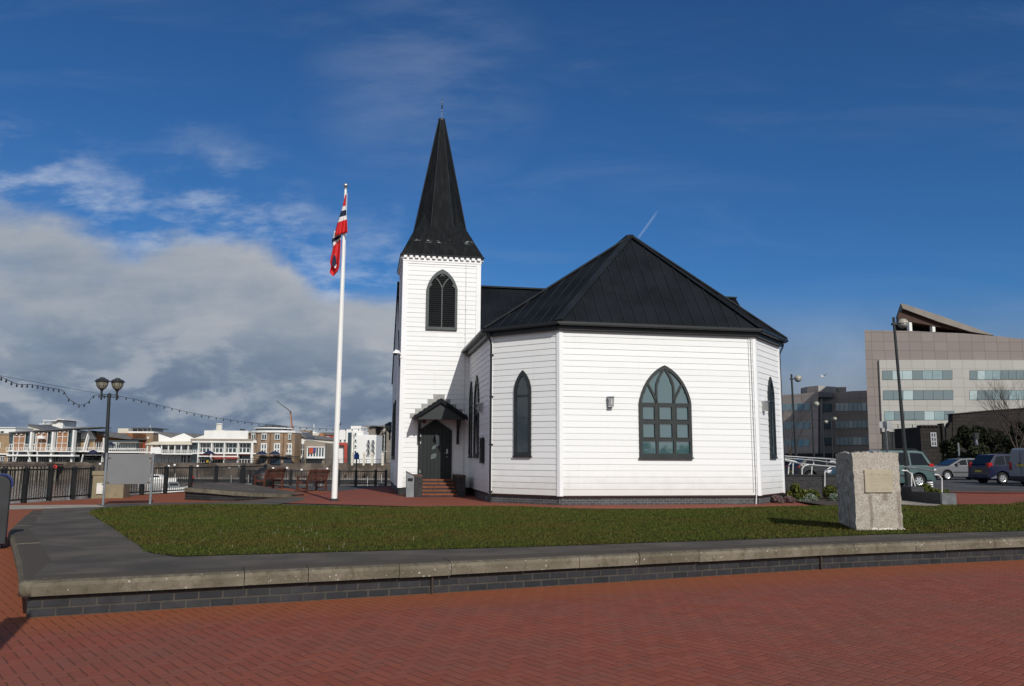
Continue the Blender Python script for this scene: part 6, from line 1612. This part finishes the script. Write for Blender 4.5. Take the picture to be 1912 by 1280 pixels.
    for s in (-1, 1):
        x0, z0, z1 = p['tail']; g = G(); g.box(x0-.02, x0+.22, s*(w-.02), s*(w-.26), z0, z1); g.build('tail_light', M_tail, o, bevel=.02)
        g = G(); g.box(L-.30, L+.005, s*(w-.04), s*(w-.40), p['hz']-.09, p['hz']+.07); g.build('headlight', M_head, o, bevel=.03)
        g = G(); x, z = p['mir']; g.box(x-.06, x+.10, s*(w-.02), s*(w+.17), z, z+.15); g.build('door_mirror', body_m, o, bevel=.03)
    g = G(); g.box(-.015, .01, -.26, .26, *p['plate']); g.build('number_plate', M_plate, o)
    g = G(); g.box(-.05, .16, -w+.03, w-.03, .30, .50); g.build('rear_bumper', p.get('bump', body_m), o, bevel=.04)
    g = G(); g.box(L-.14, L+.05, -w+.03, w-.03, .26, .48); g.build('front_bumper', p.get('bump', body_m), o, bevel=.04)
    for x in p['doors']:
        for s in (-1, 1): g = G(); g.box(x-.16, x-.02, s*(w-.03), s*(w+.015), p['hand'], p['hand']+.035); g.build('door_handle', body_m, o)
    if 'stripe' in p:
        for s in (-1, 1): g = G(); g.box(wx[0]+wr+.1, wx[1]-wr-.1, s*(w-.015), s*(w+.018), *p['stripe']); g.build('rub_strip', M_trimb, o)
    if 'rack' in p:
        for s in (-1, 1): g = G(); z = zt; g.tube([(p['rack'][0], s*(w-.27), z), (p['rack'][0]+.12, s*(w-.27), z+.06), (p['rack'][1]-.12, s*(w-.27), z+.06), (p['rack'][1], s*(w-.27), z)], .018, 6); g.build('roof_rail', M_trimb, o)
    return o
mpv = dict(L=4.6, W=1.81, low=[(0, .55), (.0, .95), (.06, 1.02), (3.6, .98), (4.3, .82), (4.58, .62)], roof=[(.05, .98), (.16, 1.25), (.42, 1.68), (.75, 1.745), (2.2, 1.74), (2.75, 1.66), (3.75, .98)], wr=.32, wx=[.80, 3.62],
    panes=[[(.22, 1.05), (.50, 1.60), (1.10, 1.63), (1.10, 1.05)], [(1.20, 1.05), (1.20, 1.63), (2.05, 1.63), (2.05, 1.05)], [(2.13, 1.05), (2.13, 1.63), (2.6, 1.58), (3.2, 1.15), (3.2, 1.05)]], rear=((.09, 1.05), (.40, 1.62)), front=((2.85, 1.58), (3.66, 1.04)), tail=(.03, .78, 1.12), hz=.72, mir=(3.0, 1.05), plate=(.62, .73), doors=[1.25, 2.2], hand=.93, stripe=(.52, .60), rack=(.6, 2.5))
hat = dict(L=4.2, W=1.72, low=[(0, .5), (.02, .85), (.10, .92), (3.1, .92), (3.95, .76), (4.18, .55)], roof=[(.04, .90), (.30, 1.18), (.75, 1.40), (1.5, 1.44), (2.2, 1.38), (3.15, .90)], wr=.305, wx=[.72, 3.28],
    panes=[[(.42, .98), (.62, 1.24), (.92, 1.33), (.98, .98)], [(1.05, .98), (1.02, 1.34), (1.75, 1.345), (1.75, .98)], [(1.83, .98), (1.83, 1.34), (2.15, 1.30), (2.72, 1.02), (2.72, .98)]], rear=((.10, .97), (.66, 1.35)), front=((2.28, 1.33), (3.05, .96)), tail=(.04, .66, .92), hz=.66, mir=(2.55, .95), plate=(.52, .63), doors=[1.1, 1.9], hand=.83, stripe=(.48, .54))
nav = dict(L=4.45, W=1.78, low=[(0, .5), (.01, .95), (.06, 1.02), (3.3, .98), (4.15, .80), (4.42, .58)], roof=[(.04, 1.0), (.28, 1.30), (.55, 1.60), (1.2, 1.66), (2.1, 1.62), (3.45, .98)], wr=.32, wx=[.80, 3.48],
    panes=[[(.36, 1.06), (.62, 1.50), (1.05, 1.55), (1.05, 1.06)], [(1.14, 1.06), (1.14, 1.56), (1.95, 1.56), (1.95, 1.06)], [(2.04, 1.06), (2.04, 1.555), (2.4, 1.48), (3.05, 1.1), (3.05, 1.06)]], rear=((.08, 1.07), (.50, 1.54)), front=((2.3, 1.53), (3.38, 1.02)), tail=(.03, .84, 1.16), hz=.72, mir=(2.85, 1.04), plate=(.64, .75), doors=[1.25, 2.15], hand=.93, stripe=(.55, .62))
van = dict(L=4.4, W=1.75, low=[(0, .55), (.0, 1.05), (3.3, 1.05), (4.1, .92), (4.38, .66)], roof=[(.0, 1.04), (.05, 1.80), (.14, 1.92), (2.5, 1.94), (2.85, 1.86), (3.5, 1.04)], wr=.32, wx=[.85, 3.55],
    panes=[[(2.35, 1.12), (2.35, 1.72), (2.75, 1.72), (3.2, 1.2), (3.2, 1.12)]], front=((2.95, 1.78), (3.42, 1.1)), tail=(.02, .78, 1.22), hz=.76, mir=(2.95, 1.1), plate=(1.0, 1.11), doors=[2.45], hand=.98, bump=M_trimb)
CR = TH
def place(px, Y, off=0):
    p = at(px, 880, Y); return (p.x, Y, ZC)
# nose-left cars are turned half round; their origin is the tail
car('green people carrier with alloy wheels seen from the side, right of the granite stone', 'car', (at(1744, 880, 38.2).x-.05, 39.1, ZC), math.pi+.10, mpv, paint('green_paint', (.055, .098, .098)))
x = at(1743, 880, 53).x; car('low grey hatchback with its nose towards the green people carrier', 'car', (x+4.22, 54.3, ZC), math.pi+.08, hat, paint('grey_paint', (.12, .123, .13)))
x = at(1806, 880, 46.4).x; car('dark navy people carrier with red rear lamp, seen from behind', 'car', (x, 45.3, ZC), .10, nav, paint('navy_paint', (.004, .006, .030)))
x = at(1884, 880, 41.9).x; vn = car('light grey van with plain rear doors at the right edge', 'van', (x, 40.9, ZC), .10, van, paint('van_paint', (.21, .23, .25)), 'parked_van')
g = G(); g.box(-.012, .002, -.008, .008, .6, 1.78); g.build('door_gap', M_trimb, vn); g = G(); g.box(-.03, .0, .06, .10, 1.0, 1.2); g.build('rear_handle', M_trimb, vn)
x = at(1478, 880, 47).x; car('dark saloon almost hidden behind the ramp handrails by the church', 'car', (x, 47, ZC), .12, hat, paint('black_paint_car', (.012, .013, .015)))
x = at(1655, 880, 62).x; car('dark red hatchback mostly hidden behind the granite stone', 'car', (x, 62, ZC), math.pi+.1, hat, paint('maroon_paint', (.06, .012, .012)))
# ---------------------------------------------------------------- signs and posts by the car park
p = at(1657, 852, 37); o = thing('direction_sign', 'grey post carrying two small sign boxes, left of the leaning street lamp', 'sign', (p.x, 37, ZC)); zt = at(1656, 786, 37).z-ZC; k = 37/1488
g = G(); g.tube([(0, 0, 0), (0, 0, zt)], .05, 8); g.build('post', M_galv, o)
M_sgn = mat('sign_grey', (.30, .31, .32), .5, .08, 4)
g = G(); g.box(-.32, .0, -.07, -.05, zt-.32, zt-.02); g.build('sign_plate', M_sgn, o); g = G(); g.box(.02, .25, -.09, .05, zt-.33, zt-.0); g.build('sign_box', M_sgn, o); g = G(); g.box(.06, .14, -.06, .06, zt-.95, zt-.45); g.build('side_box', M_iron, o)
p = at(1791, 855, 62); o = thing('bare_post', 'plain thin grey post standing before the dark shrubs', 'post', (p.x, 62, ZC)); g = G(); g.tube([(0, 0, 0), (0, 0, at(1791, 826, 62).z-ZC)], .07, 8); g.build('post', M_galv, o); g = G(); g.lathe((0, 0, 0), [(.16, 0), (.16, .06), (.08, .08)], 10); g.build('base', M_galv, o)
p = at(1825, 850, 60); o = thing('ticket_post', 'thicker grey post with a dark head, standing before the dark shrubs', 'post', (p.x, 60, ZC)); zt = at(1825, 808, 60).z-ZC; g = G(); g.tube([(0, 0, 0), (0, 0, zt)], .11, 8); g.build('post', M_galv, o); g = G(); g.box(-.16, .16, -.14, .14, zt-.45, zt); g.build('head', M_iron, o)
# ---------------------------------------------------------------- office buildings
M_pink = stone_panels('pink_granite_cladding', (.205, .175, .162), (.235, .20, .183), (.135, .115, .107), 1.75, 1.28)
M_pale = stone_panels('pale_granite_cladding', (.36, .345, .32), (.395, .38, .35), (.27, .255, .235), 1.75, 1.28)
M_gl1 = glass_mat('office_glass', (.10, .145, .15), 2.2, .05); M_gl2 = mat('blind_glass', (.36, .44, .44), .15, .05, 1, spec=.6); M_gl3 = mat('half_blind_glass', (.22, .30, .31), .12, .08, 1, spec=.6)
def strip(b, x0, y0, x1, y1, n, dy, slope=0.0):
    """ribbon window: every pane a part of its own, behind a thin dark frame"""
    Y = b.Y+dy
    for i in range(n):
        xa, xb = x0+(x1-x0)*i/n, x0+(x1-x0)*(i+1)/n; ya, yb = slope*i/n, slope*(i+1)/n
        m = random.choice((M_gl1, M_gl1, M_gl2, M_gl3, M_gl3))
        w = b.poly('window', m, [(xa+.3, y0+ya), (xb-.3, y0+yb), (xb-.3, y1+yb), (xa+.3, y1+ya)], dy-.05, .05)
        b.poly('frame', M_fdark, [(xa, y0-.5+ya), (xb, y0-.5+yb), (xb, y1+.5+yb), (xa, y1+.5+ya)], dy-.02, .03, w)
def offices():
    b = Bld('office_block', 'tall office block of pink and pale granite with ribbon windows and a tilted wing roof', 'building', 1760, 110)
    b.poly('frame_wall', M_pink, [(1614, 616), (1700, 617.5), (1800, 622), (1860, 627), (1912, 632.5), (1990, 642), (1990, 884), (1625, 884)], 0, 12, skew=.52)
    b.poly('pale_front', M_pale, [(1641.5, 671.5), (1912, 671.5), (1990, 672), (1990, 806), (1647.5, 806)], -.35, .34)
    for y0, y1, xa in ((692, 708.3, 1647.5), (729, 746, 1649), (768, 784, 1651)):
        strip(b, xa, y0, xa+131, y1, 7, -.36, -.6); strip(b, 1810.5, y0-.2, 1941, y1-.2, 9, -.36, -.4)
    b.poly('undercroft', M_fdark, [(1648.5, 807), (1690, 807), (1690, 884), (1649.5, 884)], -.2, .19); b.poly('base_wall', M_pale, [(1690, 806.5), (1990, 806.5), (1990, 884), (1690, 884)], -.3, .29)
    for x in (1677, 1704): b.poly('wall_lamp', M_iron, [(x-.4, 792), (x+.4, 792), (x+1.2, 842), (x+.4, 842)], -1.2, .1)
    # tilted wing roof over a set-back attic
    b.poly('wing_roof', mat('wing_fascia', (.21, .185, .16), .7, .1, .6), [(1681.5, 565.5), (1690, 567.5), (1752, 587.5), (1810, 608), (1856, 625), (1846, 624.5), (1812, 618.5), (1752, 600), (1686, 575.5)], .6, 12, skew=.42)
    b.poly('wing_soffit', mat('wing_soffit', (.05, .02, .012), .7, .2, .8), [(1686, 576), (1752, 600.3), (1812, 618.8), (1812, 620.5), (1676, 596), (1678, 586)], 1.2, 9, skew=.42)
    b.poly('attic_wall', M_fdark, [(1674, 593), (1690, 583), (1812, 621), (1812, 626), (1672, 626)], 5, 5, skew=.5)
    for x, y in ((1700, 588), (1743.5, 602.5)): b.rect('column', M_fw, x-2.6, y, x+2.6, 619, 1.3, .7)
    # lower wing to the left, turning in to a recess
    b = Bld('office_wing', 'lower shaded granite office wing between the church and the tall office block', 'building', 1545, 130)
    def turned(name, m, pts, th=6.0, parent=None):
        """face through points (px, py, Y), swept straight back"""
        g = G(); g.prism([at(x, y, Y) for x, y, Y in pts], (0, th, 0)); return g.build(name, m, parent or b.o, b.l)
    m_w = stone_panels('grey_granite_cladding', (.29, .25, .225), (.33, .285, .26), (.18, .16, .15), 1.75, 1.28)
    YA, YB = 133, 126.5
    def yl(px): return YA + (YB-YA)*(px-1440)/(1528-1440)
    turned('left_wall', m_w, [(1440, 738.8, yl(1440)), (1508, 733.5, yl(1508)), (1528, 731, yl(1528)), (1528, 884, yl(1528)), (1440, 884, yl(1440))])
    for y0 in (754, 788, 821):
        for i in range(6):
            xa, xb = 1444 + i*11.3, 1444 + (i+1)*11.3; dz = -.25*i
            w = turned('window', random.choice((M_gl1, M_gl3, M_gl3)), [(xa+.4, y0+dz, yl(xa)-.12), (xb-.4, y0+dz-.2, yl(xb)-.12), (xb-.4, y0+13+dz, yl(xb)-.12), (xa+.4, y0+13+dz, yl(xa)-.12)], .1)
    def yr(px): return 131.5 - 2.5*(px-1556)/(1626-1556)
    turned('right_wall', m_w, [(1556, 733.5, yr(1556)), (1590, 729.8, yr(1590)), (1627, 728.5, yr(1627)), (1627, 884, yr(1627)), (1556, 884, yr(1556))])
    turned('recess_wall', M_pale, [(1528, 741, 129.5), (1556.5, 741, 131.4), (1556.5, 884, 131.4), (1528, 884, 129.5)], 3)
    turned('recess_roof', m_w, [(1527, 730.5, 127), (1557, 733, 131), (1557, 741.2, 131), (1527, 741, 127)], 3)
    turned('pilaster', M_pale, [(1531, 742, 128.4), (1535.5, 742, 128.4), (1535.5, 884, 128.4), (1531, 884, 128.4)], .9)
    for y0, y1 in ((753, 767.5), (786, 799), (817, 831)):
        w = turned('window', M_gl1, [(1538, y0, 129.9), (1554, y0, 131.1), (1554, y1, 131.1), (1538, y1, 129.9)], .15)
        for i in range(8):
            xa, xb = 1560 + i*8.2, 1560 + (i+1)*8.2; k = -.12*i
            turned('window', random.choice((M_gl1, M_gl3, M_gl3)), [(xa+.35, y0-.6+k, yr(xa)-.12), (xb-.35, y0-.6+k, yr(xb)-.12), (xb-.35, y1-.4+k*.6, yr(xb)-.12), (xa+.35, y1-.4+k*.6, yr(xa)-.12)], .1)
    turned('penthouse', M_pale, [(1528, 719.5, 131), (1562, 722, 133.5), (1562, 735, 133.5), (1528, 735, 131)], 4); turned('penthouse_side', m_w, [(1507, 721.5, 133), (1528, 719.6, 130.9), (1528, 735, 130.9), (1507, 735, 133)], 3); turned('plant_room', m_w, [(1562.3, 722.5, 134), (1580, 722, 133), (1580, 732, 133), (1562.3, 733, 134)], 3)
    turned('plinth_band', M_fdark, [(1440, 846, 125.9), (1627, 846, 125.9), (1627, 884, 125.9), (1440, 884, 125.9)], .4)
    # stone gatehouse and wall in front of the tall block
    M_dst = brick_mat('shaded_stone', (.020, .017, .015), (.032, .027, .024), (.012, .011, .010), .9, .4, .03, .9, .6, .5, .4)  # shade of the trees is put into this dark colour
    b = Bld('stone_gatehouse', 'small stone gatehouse coloured dark for tree shade, with battlements and one sash window', 'building', 1742, 88)
    b.rect('wall', M_dst, 1720.5, 797, 1762, 878, 0, 6); b.rect('corner_tower', M_dst, 1762, 790, 1766, 878, -.3, 1)
    for k in range(6): b.rect('merlon', M_dst, 1720 + k*7.2, 793.2, 1724.8 + k*7.2, 797, -.15, 1)
    b.win(1738, 808, 1747, 832, 2, 3, M_fdark, M_sgn, fw=.13); b.rect('door', M_black, 1724, 842, 1731, 872, -.05, .05)
    b = Bld('shaded_garden_wall', 'high wall coloured dark for tree shade, with a pale coping line behind the bare trees', 'wall', 1850, 92)
    b.poly('wall', M_dst, [(1779, 773), (1850, 766.5), (1990, 757), (1990, 884), (1779, 884)], 0, 1); b.poly('coping', mat('dark_coping', (.05, .04, .035), .9), [(1778, 771.6), (1850, 765), (1990, 755.6), (1990, 757), (1850, 766.5), (1778, 773)], -.15, 1.3)
    b.poly('step_wall', M_dst, [(1767, 800), (1771, 797), (1774, 790), (1779, 786), (1779, 884), (1767, 884)], .1, .9)
offices()
# ---------------------------------------------------------------- trees
def grow(g, p, d, L, r, depth, spread=.55, up=.15, tips=None, n=3):
    pts = [p]; rs = [r]; k = 4
    for i in range(k):
        d = (d + Vector((random.gauss(0, .10), random.gauss(0, .10), random.gauss(up*.5, .06)))).normalized(); p = p + d*(L/k); pts.append(p); rs.append(r*(1-.42*(i+1)/k))
    g.tube(pts, rs, 5 if depth < 3 else 3, cap=False)
    if tips is not None and depth <= 1: tips.append(p)
    if depth == 0: return
    for i in range(n):
        q = pts[-1] if i == 0 else pts[random.randint(2, k)]
        a = Vector((random.gauss(0, 1), random.gauss(0, 1), random.gauss(0, .7))).normalized()
        grow(g, q, (d + a*spread*(1 if i else .5)).normalized(), L*random.uniform(.58, .8), rs[-1]*random.uniform(.6, .85), depth-1, spread, up, tips, n)
def bare_tree(label, px, pyb, Y, h, depth=5, r=.13, lean=0.0, nb=3, grp='bare winter trees'):
    c = at(px, pyb, Y); o = thing('bare_tree', label, 'tree', (c.x, Y, 0), 0, grp)
    G().tube([(0, 0, -.1), (lean*.3, 0, h*.12), (lean*.7, .05, h*.26)], [r*1.25, r, r*.9], 8).build('trunk', M_bark, o)
    g = G()
    for i in range(nb):
        a = 2*math.pi*i/nb + random.uniform(-.4, .4); grow(g, Vector((lean*.7, .05, h*.25)), Vector((math.cos(a)*.5, math.sin(a)*.5, .9)).normalized(), h*.27, r*.55, depth-1, .62, .12)
    g.build('branches', M_bark, o)
bare_tree('bare twiggy tree before the right end of the office block, seen against its windows', 1902, 850, 58, 8.6, 6, .15, 0, 5)
bare_tree('bare tree with wide branches at the right edge of the picture', 1930, 850, 62, 9.4, 6, .17, -.2, 5)
bare_tree('low bare tree rising out of the dark shrubs', 1868, 850, 66, 6.0, 6, .12, .2, 5)
bare_tree('thin bare tree rising beside the church wall behind the nearest street lamp', 1476, 850, 92, 9.2, 6, .12, 0, 4)
def evergreen(label, px0, px1, pyt, Y, n, size=.12):
    a, b = at(px0, 850, Y), at(px1, 850, Y); w = (b.x-a.x)/2; h = at(px0, pyt, Y).z - ZC
    o = thing('evergreen_bush', label, 'bush', (a.x+w, Y, ZC), 0, 'dark evergreen bushes behind the car park'); bl = []
    for k in range(int(16+w*6)):
        x = random.uniform(-w, w)*.88; z = random.uniform(.15, .92)*h*(1-.35*(abs(x)/w)**2); bl.append((x, random.uniform(-.8, .8), z, random.uniform(.35, .65), random.uniform(.35, .6), random.uniform(.3, .55)))
    leaves('foliage', L_dark, o, bl, n, size, 1.2)
    g = G(); g.tube([(0, 0, 0), (.1, 0, h*.4), (.05, .1, h*.8)], [.12, .09, .03], 6); g.build('trunk', M_bark, o)
evergreen('tall dark evergreen bush right of the stone gatehouse', 1788, 1848, 786, 66, 16000, .11)
evergreen('dark evergreen bush behind the navy people carrier', 1836, 1890, 800, 68, 12000, .11)
evergreen('dark bush at the right edge behind the van', 1872, 1950, 782, 64, 18000, .11)
evergreen('low dark bush left of the tall evergreen', 1766, 1800, 818, 70, 6000, .11)
evergreen('low dark hedge at the foot of the tall evergreen', 1800, 1870, 826, 60, 9000, .10)
# gull in flight
p = at(1537, 703, 60); o = thing('gull', 'small white gull flying above the office wing', 'bird', p, .5); g = G()
g.tube([(-.22, 0, 0), (-.1, 0, .02), (.08, 0, .03), (.2, 0, .02)], [.01, .06, .065, .02], 8)
g.add([(-.08, 0, .05), (.1, 0, .05), (.05, .32, .2), (-.02, .32, .2)], [(0, 1, 2, 3)]); g.add([(.05, .32, .2), (-.02, .32, .2), (-.1, .62, .12)], [(0, 1, 2)]); g.add([(-.08, 0, .05), (.1, 0, .05), (.05, -.32, .2), (-.02, -.32, .2)], [(0, 3, 2, 1)]); g.add([(.05, -.32, .2), (-.02, -.32, .2), (-.1, -.62, .12)], [(0, 2, 1)]); g.add([(-.2, -.02, .01), (-.2, .02, .01), (-.36, .05, .0), (-.36, -.05, .0)], [(0, 1, 2, 3)])
ob = g.build('body', M_fw, o); md = ob.modifiers.new('s', 'SOLIDIFY'); md.thickness = .008

# row of low trees on the far side of the square, seen only as the dark band mirrored in the church windows
def square_trees():
    bl = []
    for k in range(70):
        x = -70 + 140*k/69 + random.uniform(-1, 1); h = random.uniform(1.6, 4.2); bl.append((x, -62+random.uniform(-2, 2), h*.5, random.uniform(1.2, 2.4), 1.5, h*.55))
    o = leaves('tree_row', L_dark, None, bl, 16000, .28); tag(o, 'low dark trees beyond the square, mirrored along the bottom of the big window', 'trees', kind='stuff')
square_trees()

# tall pillar just outside the left of the picture, whose shadow crosses the paving at lower left
o = thing('information_pillar', 'tall dark pillar whose shadow falls across the paving at the lower left', 'pillar', (-3.15, 4.05, 0), .4)
g = G(); g.box(-.11, .11, -.05, .05, .12, 2.75); g.build('panel', M_black, o, bevel=.01); g = G(); g.box(-.22, .22, -.12, .12, 0, .12); g.build('base', M_galv, o)
